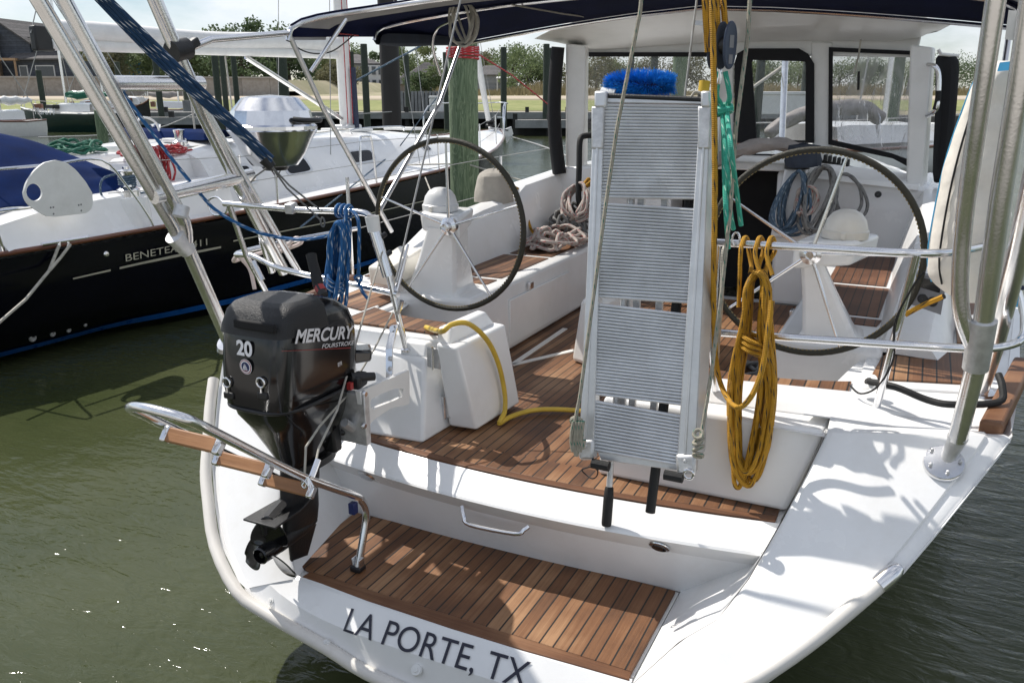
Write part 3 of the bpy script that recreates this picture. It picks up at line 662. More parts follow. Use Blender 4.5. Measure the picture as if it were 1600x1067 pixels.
# davit arch of heavy aluminium tube
def leg(pts, r=.036, name='davit_leg', m='alu_tube', smooth=0): return MB().tube(pts, r, n=18, smooth=smooth).build(name, m, boat)
def dv(s, px, py, x): return V(PX(px,py,x))
base = V((-1.73,1.06,1.22))
leg([base, PX(292,385,-1.74)], .034); leg([PX(294,392,-1.74), PX(272,368,-1.74)], [.040,.046], 'davit_coupling', 'alu_weld')
leg([PX(284,390,-1.745), PX(272,355,-1.75), PX(60,0,-1.80)], .032); leg([PX(291,378,-1.73), PX(288,350,-1.72), PX(268,310,-1.72), PX(100,0,-1.76)], .032, smooth=3)
leg([PX(352,505,-1.74), base], [.038,.03], 'davit_socket', 'alu_weld'); 
MB().lathe(base+V((0,0,-.0)), [(.001,.02),(.06,.018),(.075,.0)], axis=(0,-.6,.8)).build('davit_foot', 'steel', boat)
leg([PX(444,425,-1.75), PX(392,325,-1.75), PX(318,180,-1.75), PX(242,0,-1.76)], .033); leg([PX(466,424,-1.70), PX(325,180,-1.74), PX(290,100,-1.75)], .019, m='steel')
leg([PX(425,425,-1.82), PX(384,290,-1.80)], .02, m='steel')
leg([PX(178,131,-1.76), PX(315,131,-1.75)], .034, 'davit_crossbar'); leg([PX(240,308,-1.74), PX(392,274,-1.75)], .034, 'davit_crossbar')
MB().tube([PX(281,339,-1.66), PX(285,322,-1.66)], .035, n=14).build('davit_lamp', 'alu_weld', boat)
# starboard legs
bs = V(PP(1474,724,1.0))+V((0,-.007,.013)); 
ax = (V(PY(1532,560,1.0))-V(PY(1480,712,1.08))).normalized()
MB().lathe(bs+V((0,.0,-.012)), [(.001,.016),(.064,.016),(.068,.010),(.068,0)], axis=(0,-.66,.75)).build('davit_foot', 'steel', boat)
for k in range(5):
    t = 2*pi*k/5; 
    MB().ball(bs+V((.050*cos(t), .037*sin(t)-.011, .012+.033*sin(t))), .007, 8, 6).build('bolt', 'alu_weld', boat)
leg([PY(1478,722,1.075), PY(1494,690,1.07), PY(1497,682,1.068)], [.022,.030,.034], 'davit_socket', 'alu_weld')
leg([PY(1496,686,1.068), PY(1528,560,.96)], .031)
leg([PY(1524,575,.972), PY(1536,500,.925)], [.040,.042], 'davit_coupling', 'alu_weld')
leg([PY(1536,505,.925), PY(1564,310,.80), PY(1592,140,.70), PY(1614,-10,.62)], .0305)
leg([PY(1527,553,.95), PY(1516,530,.945), PY(1503,492,.915), PY(1500,440,.89), PY(1506,350,.84), PY(1519,250,.76), PY(1556,0,.60), PY(1559,-20,.59)], .0255, smooth=3)
MB().hexa([PY(1570,62,.66),PY(1604,66,.66),PY(1604,66,.69),PY(1570,62,.69)][::1], [PY(1576,16,.65),PY(1608,20,.65),PY(1608,20,.68),PY(1576,16,.68)]).build('davit_gusset', 'alu_plate', boat)
leg([(1.72,1.75,1.25), (1.735,1.60,1.50), (1.735,1.30,1.95), (1.72,.86,2.86)], .037)
MB().lathe((1.72,1.75,1.262), [(.001,.02),(.07,.018),(.085,.0)]).build('davit_foot', 'steel', boat)
# the legs run on up to a cross beam above the picture
def onward(a, b, z): d = V(b)-V(a); return V(b)+d*((z-b[2])/d[2])
tops = []
for a, b, r_ in ((PX(272,355,-1.75),PX(60,0,-1.80),.032),(PX(268,310,-1.72),PX(100,0,-1.76),.032),(PX(318,180,-1.75),PX(242,0,-1.76),.033),(PY(1592,140,.70),PY(1614,-10,.62),.0305),(PY(1512,250,.76),PY(1559,-20,.59),.0255),((1.735,1.30,1.95),(1.72,.86,2.86),.037)):
    t_ = onward(a, b, 3.25); tops.append(t_); leg([lerp(b, a, .02), t_], r_)
leg([tops[0]+V((-.05,0,0)), tops[3]+V((.05,0,0))], .036, 'davit_beam'); leg([tops[2], tops[0]], .032, 'davit_crossbar'); leg([tops[5], tops[3]], .032, 'davit_crossbar')
# fuel / shore power fittings on the starboard deck
dp = V(PY(1356,597,1.46)); dk = MB().lathe(dp, [(.001,.008),(.028,.008),(.040,0)], axis=(-.5,-.5,.7)).build('deck_plate', 'white_paint', boat)
MB().lathe(dp+V((.002,-.005,.006)), [(.001,.006),(.014,.006),(.018,0)], axis=(-.5,-.5,.7)).build('deck_plate_hole', 'black_rubber', dk)
MB().tube([PY(1358,596,1.44), PY(1400,605,1.36), PY(1450,625,1.34), PY(1490,632,1.32), PY(1560,628,1.40), PY(1566,605,1.45), PY(1560,585,1.5)], .0135, smooth=5).build('shore_hose', 'black_rubber', boat)
ip = [PY(1432,428,2.06), PY(1480,436,2.06), PY(1470,492,2.0), PY(1424,476,2.0)]
i_ = MB().prism([V(ip[0]),V(ip[1]),V(ip[2]),V(ip[3])], (0,.03,.004)).build('instrument_panel', 'letter_grey', boat)
MB().prism([lerp(ip[0],ip[3],.1)+V((.02,-.004,0)), lerp(ip[1],ip[2],.1)+V((-.02,-.004,0)), lerp(ip[1],ip[2],.4)+V((-.02,-.004,0)), lerp(ip[0],ip[3],.4)+V((.02,-.004,0))], (0,.003,0)).build('panel_screen', 'dark_glass', i_)
for k in (.33,.66):
    c = lerp(lerp(ip[0],ip[3],.72), lerp(ip[1],ip[2],.72), k)+V((0,-.002,0)); MB().lathe(c, [(.001,.008),(.018,.006),(.022,0)], axis=(0,-1,.3)).build('panel_dial', 'black_plastic', i_)
# small box seat on the port quarter coaming
MB().hexa([(-1.52,2.02,1.36),(-1.34,2.0,1.36),(-1.30,2.30,1.40),(-1.50,2.32,1.40)], [(-1.50,1.98,1.48),(-1.33,1.96,1.48),(-1.29,2.28,1.56),(-1.48,2.30,1.56)]).build('coaming_box', 'gelcoat_cream', boat, bevel=.015)
# split backstay
for a, b in ((PY(618,440,1.25), PY(722,-10,1.9)),): MB().tube([a, b], .005, n=8).build('backstay', 'wire', boat)
tb = MB().tube([PY(619,455,1.25), PY(632,405,1.33)], .012, n=10).build('turnbuckle', 'steel', boat)
MB().tube([PY(630,412,1.33), PY(638,382,1.38)], .007).build('turnbuckle_screw', 'steel', tb)
MB().tube([PY(613,470,1.245), PY(616,455,1.25)], .009).build('turnbuckle_fork', 'steel', tb)
MB().tube([PY(628,470,1.25), PY(622,490,1.25)], .011).build('turnbuckle_fork', 'steel', tb)

# ---- lettering on the transom
def trn(px, py): 
    return V(PP(px,py,1.0))
o = V((-.470,.300,.432)); 
words('LA PORTE, TX', 'port_of_registry', 'letter_black', V((-.452,.2625,.402)), (1,-.006,.010), (0,.087,.088), .093, boat, .80, depth=.0035, bold=0.)
def low_surface(x, z):
    q = x/.75; a = (.355-.012*(1-q*q), .492); b = (.262-.006*(1-q*q)+.05*q**4, .405+.055*q**4); zc = low(x)-.01; c = (tr(low(x))-.004, zc)
    if z >= b[1]: t = (a[1]-z)/(a[1]-b[1]); return a[0]+(b[0]-a[0])*t
    t = (b[1]-z)/(b[1]-c[1]); return b[0]+(c[0]-b[0])*t
for o_ in boat.children:
    if o_.name.startswith('port_of_registry'):
        for v in o_.data.vertices: v.co.y = low_surface(v.co.x, v.co.z)-.007
# ---- swim ladder, folded up behind the platform
A0 = V((-.56,.606,.751)); A1 = lerp(A0, (-.56,-.511,1.674), .80); dl = (A1-A0).normalized(); wd = V((-.30,0,0))
nu = V((0, .6364, .7714))
ck = V((-.56,.618,.775)); cd1 = (ck-V((-.565,.52,.515))).normalized(); f0, f1 = ck-cd1*.095, ck+dl*.12
lad = MB().tube([(-.565,.52,.515), lerp((-.565,.52,.515), f0, .5)]+[f0*(1-t)**2+ck*(2*t*(1-t))+f1*t*t for t in (0,.2,.4,.6,.8,1)]+[ A0+dl*.5, A1-dl*.18, A1-dl*.05, A1+wd*.10+dl*.0, A1+wd*.5+dl*.02, A1+wd*.9-dl*.02, A1+wd-dl*.10, A1+wd-dl*.5, A1+wd-dl*1.02], .0165, n=14, smooth=6).build('swim_ladder', 'steel', boat)
f_ = MB().box((-.565,.52,.512), (.05,.05,.022)).build('ladder_foot', 'black_plastic', lad, bevel=.004)
MB().box((-.583,.52,.535), (.006,.035,.05)).build('foot_bracket', 'steel', lad, bevel=.002); MB().box((-.545,.52,.535), (.006,.035,.05)).build('foot_bracket', 'steel', lad, bevel=.002)
MB().box(A0+dl*.13+V((0,0,-.03)), (.03,.03,.05)).build('ladder_stop', 'decal_blue', lad, bevel=.003)
for k in (.33,.58,.82):
    c = A0+dl*(k*(A1-A0).length); a, b = c+V((-.03,0,0))-nu*.03, c+wd+V((.03,0,0))-nu*.03
    st = MB().beam(a, b, .026, .052, up=nu).build('ladder_step', 'teak_ladder', lad, bevel=.006)
    for q in (a, b): MB().beam(q+V((-.014,0,0)), q+V((.014,0,0)), .034, .060, up=nu).build('step_bracket', 'steel', st, bevel=.008)

# ---- hardtop, its posts and clear windows
xs = [-1.62+3.07*i/24 for i in range(25)]
def arc(x, z0, h, w): return z0+h*(1-abs((x+.02)/w)**2.2)
rows = []
for y_, z0, h, w, k in ((5.2,2.80,.075,1.62,.94),(4.75,2.86,.10,1.62,.97),(4.36,2.905,.155,1.62,.995),(4.30,2.922,.165,1.62,1.0),(4.36,2.945,.165,1.62,1.0),(4.9,2.98,.19,1.6,1.0),(6.3,2.90,.16,1.6,.95),(6.6,2.84,.12,1.6,.9),(6.5,2.78,.1,1.6,.88)):
    rows.append([V((x*k, lerp((0,y_+.10*abs(x/1.6)**3,0),(0,4.75+.3*(y_-4.75),0),(abs(x+.085)/1.535)**9)[1], arc(x, z0, h, w)*(1-(abs(x+.085)/1.535)**7*.85)+2.905*(abs(x+.085)/1.535)**7*.85)) for x in xs])
ht = MB().grid(rows).build('hardtop', 'gelcoat_old', boat, ang=40)
MB().beam(PY(1085,36,4.42), PY(1100,37,4.42), .04, .03).build('hardtop_handle', 'alu_weld', ht)
PO = 'gelcoat_old'
for a, b, w in (((884,66),(885,272),.085),((1440,66),(1440,300),.115)):
    pass
m = MB().hexa([PY(884,270,4.75),PY(912,270,4.75),PY(918,268,5.0),PY(890,268,5.0)], [PY(884,68,4.75),PY(916,72,4.75),PY(920,72,5.0),PY(890,70,5.0)]).build('hardtop_post', PO, boat, bevel=.015)
m = MB().hexa([PY(1415,301,4.75),PY(1440,304,4.75),PY(1448,300,5.0),PY(1422,297,5.0)], [PY(1422,70,4.75),PY(1458,75,4.75),PY(1462,75,5.0),PY(1428,72,5.0)]).build('hardtop_post', PO, boat, bevel=.015)
# windscreen plane at Y = 5.25
Y = 5.25
def frame(name, out, inn, m, th=.03, y=Y-.05):
    o = [V(PY(a,b,y)) for a,b in out]; i = [V(PY(a,b,y)) for a,b in inn]; mm = MB(); e = V((0,th,0))
    mm.grid([o, i], closed=True); mm.grid([[p+e for p in o],[p+e for p in i]], closed=True); mm.grid([o,[p+e for p in o]], closed=True); mm.grid([i,[p+e for p in i]], closed=True)
    return mm.build(name, m, boat, weld=True)
W = lambda x0,x1,y0,y1: [(x0,y0),(x1,y0),(x1,y1),(x0,y1)]
for a, b in (((1120,66),(1146,250)),((1270,66),(1300,250))):
    MB().hexa([PY(a[0],b[1],Y-.03),PY(b[0],b[1],Y-.03),PY(b[0],b[1],Y+.08),PY(a[0],b[1],Y+.08)], [PY(a[0]-3,a[1],Y-.03),PY(b[0]+1,a[1],Y-.03),PY(b[0]+1,a[1],Y+.08),PY(a[0]-3,a[1],Y+.08)]).build('window_mullion', PO, boat, bevel=.01)
MB().hexa([PY(905,84,Y-.02),PY(1432,90,Y-.02),PY(1432,90,Y+.1),PY(905,84,Y+.1)], [PY(900,58,Y-.02),PY(1440,56,Y-.02),PY(1440,56,Y+.1),PY(900,58,Y+.1)]).build('window_header', PO, boat, bevel=.015)
frame('window_border', [(912,82),(1122,82),(1122,262),(912,266)], [(915,89),(1119,89),(1119,256),(916,260)], 'black_canvas')
MB().poly([PY(*p,Y+.015) for p in ((913,84),(1121,84),(1121,262),(913,264))]).build('window_pane', 'clear_vinyl', boat)
frame('window_border', [(1147,100),(1152,84),(1166,76),(1248,76),(1262,84),(1272,100),(1272,224),(1147,224)], [(1175,112),(1174,98),(1176,94),(1246,96),(1258,97),(1259,104),(1258,220),(1182,218)], 'black_canvas')
MB().poly([PY(*p,Y+.015) for p in ((1160,90),(1262,90),(1262,222),(1160,222))]).build('window_pane', 'clear_vinyl', boat)
frame('window_border', [(1295,74),(1425,80),(1421,262),(1395,248),(1340,236),(1294,226)], [(1301,81),(1426,86),(1420,250),(1393,240),(1340,228),(1300,219)], 'black_canvas')
MB().poly([PY(*p,Y+.015) for p in ((1298,78),(1424,83),(1421,254),(1395,243),(1340,231),(1297,222))]).build('window_pane', 'creased_vinyl', boat)
MB().tube([PY(1345,62,5.0), PY(1342,85,5.0), PY(1335,115,5.0)], .006).build('zip_cord', 'rope_white', boat)
MB().tube([PY(1342,112,5.0), PY(1341,141,5.0)], .009).build('zip_cord_toggle', 'black_rubber', boat)
# rolled side curtains
MB().tube([PY(872,74,4.7), PY(868,120,4.7), PY(866,170,4.7), PY(868,220,4.7), PY(874,272,4.7)], [.055,.06,.05,.055,.06], n=12, smooth=3).build('rolled_curtain', 'black_canvas', boat)
MB().tube([PY(1466,78,4.75), PY(1470,85,4.75), PY(1497,88,4.85)], .012).build('curtain_rod', 'gelcoat_old', boat)
cur = [[V(PY(1462+a*.15,84,4.8+.03*i)),V(PY(1500,88,4.9))] for i,a in enumerate((0,))]
MB().grid([[V(PY(1459,82,4.75)),V(PY(1472,86,4.82)),V(PY(1486,88,4.78)),V(PY(1502,84,4.85))],[V(PY(1462,130,4.75)),V(PY(1472,130,4.82)),V(PY(1484,130,4.78)),V(PY(1498,130,4.85))],[V(PY(1460,190,4.75)),V(PY(1470,190,4.82)),V(PY(1482,190,4.78)),V(PY(1494,190,4.85))],[V(PY(1455,290,4.75)),V(PY(1462,290,4.82)),V(PY(1470,290,4.78)),V(PY(1480,285,4.85))]]).build('side_curtain', 'black_canvas', boat, solid=.02, sub=1)
rail([PY(1450,101,4.72), PY(1462,105,4.66), PY(1467,120,4.66), PY(1466,150,4.66), PY(1462,172,4.66), PY(1448,181,4.72)], r=.016, name='grab_rail', m='steel')
MB().tube([PY(1466.5,142,4.66), PY(1465,158,4.66), PY(1461,172,4.66)], .019, smooth=3).build('grab_rail_grip', 'black_rubber', boat)
rail([PY(930,212,4.5), PY(912,213,4.45), PY(906,222,4.4), PY(905,260,4.35), PY(904,308,4.3), PY(910,322,4.3), PY(930,324,4.4)], r=.024, name='grab_rail', m='black_rubber')
# cabin bulkhead, companionway, coachroof
MB().hexa([(-1.36,4.66,.88),(-.42,4.66,.88),(-.42,5.2,.88),(-1.36,5.2,.88)], [(-1.5,4.72,1.86),(-.42,4.72,1.93),(-.42,5.2,1.93),(-1.5,5.2,1.86)]).build('bulkhead', 'gelcoat', boat, bevel=.02)
MB().hexa([(.44,4.62,.88),(1.36,4.62,.88),(1.36,5.2,.88),(.44,5.2,.88)], [(.40,4.70,1.90),(1.46,4.70,1.82),(1.5,5.2,1.86),(.40,5.2,1.93)]).build('bulkhead', 'gelcoat', boat, bevel=.03)
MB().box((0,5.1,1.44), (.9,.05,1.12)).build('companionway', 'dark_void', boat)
MB().hexa([(-.5,4.66,1.90),(.46,4.66,1.90),(.46,5.2,1.94),(-.5,5.2,1.94)], [(-.5,4.68,1.96),(.46,4.68,1.96),(.46,5.2,2.0),(-.5,5.2,2.0)]).build('companionway_hatch', 'gelcoat_old', boat, bevel=.015)
MB().grid([[V((x, y_, z-.28*abs(x/w)**2.5)) for x in [w*(-1+2*i/12) for i in range(13)]] for y_, w, z in ((5.15,1.52,2.0),(6.5,1.45,1.98),(8.5,1.2,1.90),(10.2,.8,1.78),(10.9,.5,1.56))]).build('coachroof', 'gelcoat', boat)
MB().hexa([(.62,4.64,1.86),(1.40,4.64,1.80),(1.40,5.1,1.84),(.62,5.1,1.92)], [(.62,4.66,1.90),(1.40,4.66,1.84),(1.40,5.1,1.88),(.62,5.1,1.95)]).build('bulkhead_ledge', 'gelcoat_old', boat, bevel=.01)
MB().lathe(PY(1372,304,4.58), [(.001,.01),(.018,.01),(.024,0)], axis=(0,-1,.1)).build('engine_button', 'black_plastic', boat)
MB().tube([PY(1105,258,4.66), PY(1160,234,4.62), PY(1215,226,4.60), PY(1262,238,4.62)], [.05,.085,.06,.05], n=12, smooth=4).jitter(.012,3).build('hatch_cover_cloth', 'grey_cloth', boat)
for k in range(6): MB().box(PY(1290+k*7,247+k*1.5,4.72), (.022,.10,.05)).build('rope_clutch', 'black_plastic', boat, bevel=.006)
wb = MB().hexa([PY(1203,372,4.50),PY(1258,372,4.50),PY(1262,368,4.66),PY(1206,368,4.66)], [PY(1226,262,4.56),PY(1258,262,4.56),PY(1260,262,4.66),PY(1228,262,4.66)]).build('winch_pod', 'gelcoat', boat, bevel=.02)
MB().lathe(PY(1245,264,4.58), [(.09,0),(.09,.03),(.08,.05),(.085,.06),(.001,.06)]).build('winch_base', 'black_plastic', wb)
MB().lathe(PY(1254,257,4.58), [(.125,-.01),(.13,.03),(.115,.09),(.11,.13),(.001,.15)], n=14).jitter(.01,5).build('winch_cover', 'slate_canvas', wb)
# winch under a beige cover on the port coaming
MB().lathe((-1.545,3.72,1.69), [(.15,-.02),(.15,.05),(.135,.12),(.13,.18),(.10,.215),(.03,.23),(.001,.232)], n=18).jitter(.012,8).build('winch_cover', 'taupe_cloth', boat, sub=1)
# lifelines on the port side
for z in (1.62,1.92): MB().tube([(-1.88,2.4,z), (-1.93,4.0,z+.02), (-1.95,6.5,z+.05)], .003, n=6).build('lifeline', 'wire', boat)
for y_ in (2.4,4.6,6.5): MB().tube([(-1.93,y_,1.28), (-1.93,y_,1.95)], .012).build('stanchion', 'steel', boat)
# bimini: dark canvas over bent bows
bx = lambda u, y0, z0, h: V((1.74*math.copysign(abs(sin(u))**.62, u), y0, z0+h*abs(cos(u))**.62))
rows = []
for t in range(13):
    f = t/12.; row = []
    for k in range(29):
        u = -pi/2+pi*k/28; xx = math.sin(u)
        ya = 1.70+.55*(1-abs(xx)**7)+.60*max(0,xx)**2; yb = 3.62  # aft edge out of view, its shape cut back to let sun onto the sole
        y0 = ya+(yb-ya)*f; sag = -.03*abs(sin(f*pi*2))
        q = bx(u, y0, 2.755+.085*f, .25+.015*sin(f*pi)+sag); zf = 2.835+.175*(1-abs(q.x/1.74)**1.35); g_ = f**1.5
        row.append(V((q.x, q.y, q.z*(1-g_)+zf*g_)))
    rows.append(row)
cp = MB().grid(rows).build('bimini_canopy', 'navy_canvas', boat, solid=.008, ang=80)
edge = [r[0] for r in rows]
fl = [[p+V((.015,0,.05)) for p in edge[5:]], [p+V((-.02,0,-.01))+V((0,0,.008*(-1)**i)) for i,p in enumerate(edge[5:])], [p+V((.01,0,-.055-.02*sin(i*.8))) for i,p in enumerate(edge[5:])], [p+V((.05,0,-.045)) for i,p in enumerate(edge[5:])], [p+V((.04,0,.02)) for p in edge[5:]]]
MB().grid(fl).build('rolled_flap', 'slate_canvas', cp, sub=1)
in_ = [[p+V((.012,0,.0)) for p in rows[t][:1]]+[rows[t][k]+V((.012,0,-.012)) for k in range(1,4)] for t in range(0,6)]
in_ = [[p+V((0,.0,-.016)) for p in rows[t]] for t in (0,1,2)]
MB().grid(in_).build('canopy_liner', 'grey_canvas_liner', cp)
def bow(y0, t, r=.0135):
    row = rows[t]; return MB().tube([p+V((0,0,-.02)) for p in row], r, n=10).build('bimini_bow', 'steel', boat)
for t in (0,5,12): bow(0, t)
q0 = rows[0][0]; q1 = rows[12][0]
rail([q0+V((0,0,.03)), PX(505,170,-1.74), PX(612,362,-1.66)], r=.0145, name='bimini_leg', m='steel_satin', smooth=0)
rail([q1+V((0,0,.03)), PX(688,160,-1.72), PX(588,338,-1.68)], r=.0145, name='bimini_leg', m='steel_satin', smooth=0)
rail([PX(486,112,-1.735), PX(541,30,-1.6)], r=.012, name='bimini_strut', smooth=0)
rail([PX(688,118,-1.72), PX(676,75,-1.70), PX(680,50,-1.66), PX(698,36,-1.55), PX(772,14,-1.2)], r=.011, name='bimini_strut')
rail([PX(290,78,-1.75), PX(330,62,-1.75), q0+V((0,0,.02))], r=.016, name='bimini_strut', smooth=0)
MB().tube([PX(268,82,-1.75), PX(292,76,-1.75)], .05, n=14).build('strut_clamp', 'black_plastic', boat)
MB().beam(PX(286,80,-1.75), PX(308,64,-1.75), .04, .04).build('strut_clamp_arm', 'black_plastic', boat, bevel=.008)
for s_ in (1,):
    rail([rows[0][28]+V((0,0,.02)), (1.72,2.75,1.75)], r=.0145, name='bimini_leg', m='steel_satin', smooth=0)
    rail([rows[12][28]+V((0,0,.02)), (1.70,2.75,1.75)], r=.0145, name='bimini_leg', m='steel_satin', smooth=0)
MB().tube([PX(456,60,-1.74), PX(465,75,-1.74), PX(490,84,-1.74), PX(520,80,-1.74), PX(552,56,-1.72)], .004, n=6, smooth=5).build('canopy_cord', 'black_rubber', boat)
MB().tube([PX(478,44,-1.74), PX(520,52,-1.74), PX(560,56,-1.72)], .004, n=6).build('canopy_lashing', 'rope_red', boat)
# mast, boom above the canopy (they stand out of the picture)
MB().tube([(0,10.6,1.6), (0,10.9,17.5)], .08, n=16).build('mast', 'white_paint', boat)
# ================================================================== outboard engine on its bracket
ob = thing('outboard_motor', 'black 20 horsepower outboard engine clamped to the bracket beside the port seat block', 'outboard motor', (-.83,.5,.45))
OX = -.83
def rrect(z, hw, y0, y1, n=28, p=3.2, x0=OX):
    out = []; yc, hy = (y0+y1)/2, (y1-y0)/2
    for k in range(n):
        t = 2*pi*k/n+pi/n; c, s_ = cos(t), sin(t)
        out.append(V((x0+hw*math.copysign(abs(c)**(2/p), c), yc+hy*math.copysign(abs(s_)**(2/p), s_), z)))
    return out
lv = [(1.275,.160,.265,.735,4.4),(1.285,.172,.252,.752,4.6),(1.36,.178,.250,.765,5),(1.46,.178,.258,.772,5),(1.54,.176,.270,.768,5),(1.605,.170,.286,.735,5),(1.655,.158,.310,.66,5),(1.678,.140,.335,.60,4.6),(1.688,.115,.37,.55,4)]
rows = [rrect(z,h,a,b,88,p) for z,h,a,b,p in lv]
m = MB().grid(rows, closed=True); m.poly(rows[-1]); cowl = m.build('cowling', 'black_gloss', ob, ang=50)
# grained cap over the after part of the cowl
lc = [(1.575,.1755,.275,.60,5),(1.605,.172,.284,.60,5),(1.657,.160,.308,.59,5),(1.682,.142,.333,.57,4.6),(1.692,.117,.368,.53,4)]
rows = [rrect(z,h+.002,a-.004,b,88,p) for z,h,a,b,p in lc]
m = MB().grid(rows, closed=True); m.poly(rows[-1]); m.build('cowl_cap', 'black_grain', cowl, ang=60)
MB().box(PY(398,509,.275), (.20,.02,.036)).build('air_intake', 'dark_void', cowl, bevel=.006)
MB().tube(rrect(1.281,.176,.248,.757,40,3.6), .008, n=8, closed=True).build('cowl_seal', 'black_plastic', ob)
lv = [(1.275,.168,.262,.745,3.4),(1.235,.165,.270,.76,3.2),(1.17,.150,.315,.75,3),(1.08,.112,.360,.72,2.8),(1.0,.078,.40,.68,2.6),(.95,.06,.41,.66,2.4),(.94,.052,.42,.645,2.4)]
rows = [rrect(z,h,a,b,32,p) for z,h,a,b,p in lv]
MB().grid(rows, closed=True).build('lower_pan', 'black_gloss', ob, ang=50)
MB().grid([rrect(.965,.085,.43,.70,24,2.6), rrect(.935,.085,.43,.70,24,2.6)], closed=True).poly(rrect(.965,.085,.43,.70,24,2.6)).build('mount_collar', 'black_plastic', ob)
lv = [(.955,.046,.40,.625,2.4),(.86,.040,.385,.615,2.4),(.80,.038,.38,.60,2.4),(.72,.034,.38,.60,2.3),(.66,.028,.37,.59,2.2)]
MB().grid([rrect(z,h,a,b,24,p) for z,h,a,b,p in lv], closed=True).build('leg', 'black_plastic', ob)
pl = [(OX-.03,.56),(OX-.075,.42),(OX-.085,.24),(OX+.085,.24),(OX+.075,.42),(OX+.03,.56)]
av = MB().prism([(x,y,.79) for x,y in pl], (0,0,.010)).build('anti_ventilation_plate', 'black_plastic', ob, bevel=.003)
MB().prism([(OX-.006,.25,.79),(OX-.006,.33,.79),(OX-.006,.29,.735),(OX-.006,.262,.73)], (.012,0,0)).build('trim_tab', 'black_plastic', av)
MB().grid([[V((OX-.03,.60,.80)),V((OX-.03,.5,.86)),V((OX-.03,.30,.80))],[V((OX,.62,.80)),V((OX,.5,.88)),V((OX,.28,.80))],[V((OX+.03,.60,.80)),V((OX+.03,.5,.86)),V((OX+.03,.30,.80))]]).build('plate_fairing', 'black_plastic', av)
MB().lathe((OX,.59,.655), [(.001,0),(.016,.015),(.026,.05),(.034,.11),(.036,.18),(.038,.235),(.038,.26),(.02,.265)], axis=(0,-1,0), n=20).build('gearcase', 'black_plastic', ob)
MB().prism([(OX-.006,.58,.63),(OX-.006,.40,.63),(OX-.006,.405,.455),(OX-.006,.435,.445),(OX-.006,.50,.50)], (.012,0,0)).build('skeg', 'black_plastic', ob, bevel=.003)
pr = MB().lathe((OX,.325,.655), [(.036,0),(.038,.01),(.037,.095),(.031,.10),(.027,.06),(.012,.06),(.012,.09),(.001,.094)], axis=(0,-1,0), n=20).build('propeller', 'black_gloss', ob)
for k in range(3):
    t0 = R(70+120*k); g = []
    for i in range(8):
        r = .034+.122*i/7; w = .085*sin(pi*(.20+.76*(i/7)**.9))+.005; tw = R(34-14*i/7); row = []
        for j in range(7):
            a = (j/6-.5)*2*w; tt = t0+a*cos(tw)/max(r,.06)+.30*(i/7)
            row.append(V((OX+r*cos(tt), .278-a*sin(tw)*1.0+.010*(1-(2*j/6-1)**2), .655+r*sin(tt))))
        g.append(row)
    MB().grid(g).build('blade', 'black_gloss', pr, solid=.007, sub=1)
# clamp bracket, swivel, tiller
m = MB(); m.hexa([(-.95,.60,.98),(-.71,.60,.98),(-.71,.655,.98),(-.95,.655,.98)], [(-.93,.60,1.24),(-.73,.60,1.24),(-.73,.655,1.24),(-.93,.655,1.24)])
m.hexa([(-.93,.64,1.235),(-.73,.64,1.235),(-.73,.74,1.245),(-.93,.74,1.245)], [(-.93,.64,1.275),(-.73,.64,1.275),(-.73,.74,1.27),(-.93,.74,1.27)])
clamp = m.build('clamp_bracket', 'black_plastic', ob, bevel=.012)
for z in (1.20,1.06):
    MB().tube([(-.72,.66,z),(-.655,.70,z)], .018).build('clamp_screw', 'black_plastic', clamp)
MB().tube([PX(548,590,-.66), PX(585,588,-.60)], [.022,.018], n=12).build('steering_friction_knob', 'black_plastic', clamp)
MB().box(PX(560,594,-.65), (.05,.09,.06), rz=.2).build('swivel_block', 'black_plastic', clamp, bevel=.01)
MB().box(PX(547,603,-.64), (.02,.02,.03)).build('clamp_tag', 'letter_red', clamp)
MB().tube([PX(556,672,-.66), PX(538,660,-.66)], .02).build('clamp_pad', 'alu_weld', clamp)
MB().hexa([PX(525,548,-.70),PX(582,548,-.66),PX(580,566,-.66),PX(530,574,-.70)][::-1], [PX(530,540,-.78),PX(578,536,-.74),PX(582,548,-.74),PX(534,556,-.78)][::-1]).build('tiller_bracket', 'black_gloss', clamp, bevel=.012)
tl = MB().tube([PY(506,462,.74), PY(497,446,.76)], .02, n=14).build('tiller_joint', 'black_plastic', ob)
MB().tube([PY(503,456,.75), PY(496,444,.765)], .0225, n=14).build('tiller_collar', 'letter_red', tl)
MB().tube([PY(498,449,.76), PY(495,435,.77), PY(488,408,.79), PY(486,398,.80)], [.023,.024,.022,.0235], n=16).build('tiller_grip', 'black_rubber', tl)
MB().tube([PY(486,398.5,.80), PY(485.8,397.2,.80)], [.016,.016], n=14).build('grip_end', 'copper_tan', tl)
MB().tube([PX(498,640,-.77), PX(492,668,-.75), PX(505,690,-.74)], .012).build('shift_rod', 'black_plastic', ob)
MB().lathe(PX(495,675,-.765), [(.001,.012),(.012,.01),(.014,0)], axis=(1,0,0)).build('pivot_bolt', 'alu_weld', ob)
for px in (354, 407):
    c = V(PY(px,598,.245)); eb = MB().tube([c+V((.019*cos(2*pi*k/16),0,.019*sin(2*pi*k/16))) for k in range(16)], .0042, n=8, closed=True).build('lifting_eye', 'steel', ob)
    MB().tube([c+V((0,0,-.019)), c+V((0,.0,-.04))], .005).build('eye_shank', 'steel', eb)
    MB().box(c+V((0,.02,-.055)), (.05,.04,.028)).build('cowl_catch', 'black_plastic', eb, bevel=.005)
xs_ = OX+.1795
a = V(PX(461,538,-.6505)); b = V(PX(553,529,-.6505))
lettering('MERCURY', 'maker_lettering', 'letter_silver', a+V((0,0,.004)), (b-a), (0,0,1), .050, cowl, shear=.22, bold=.03, depth=.0, width=(b-a).length)
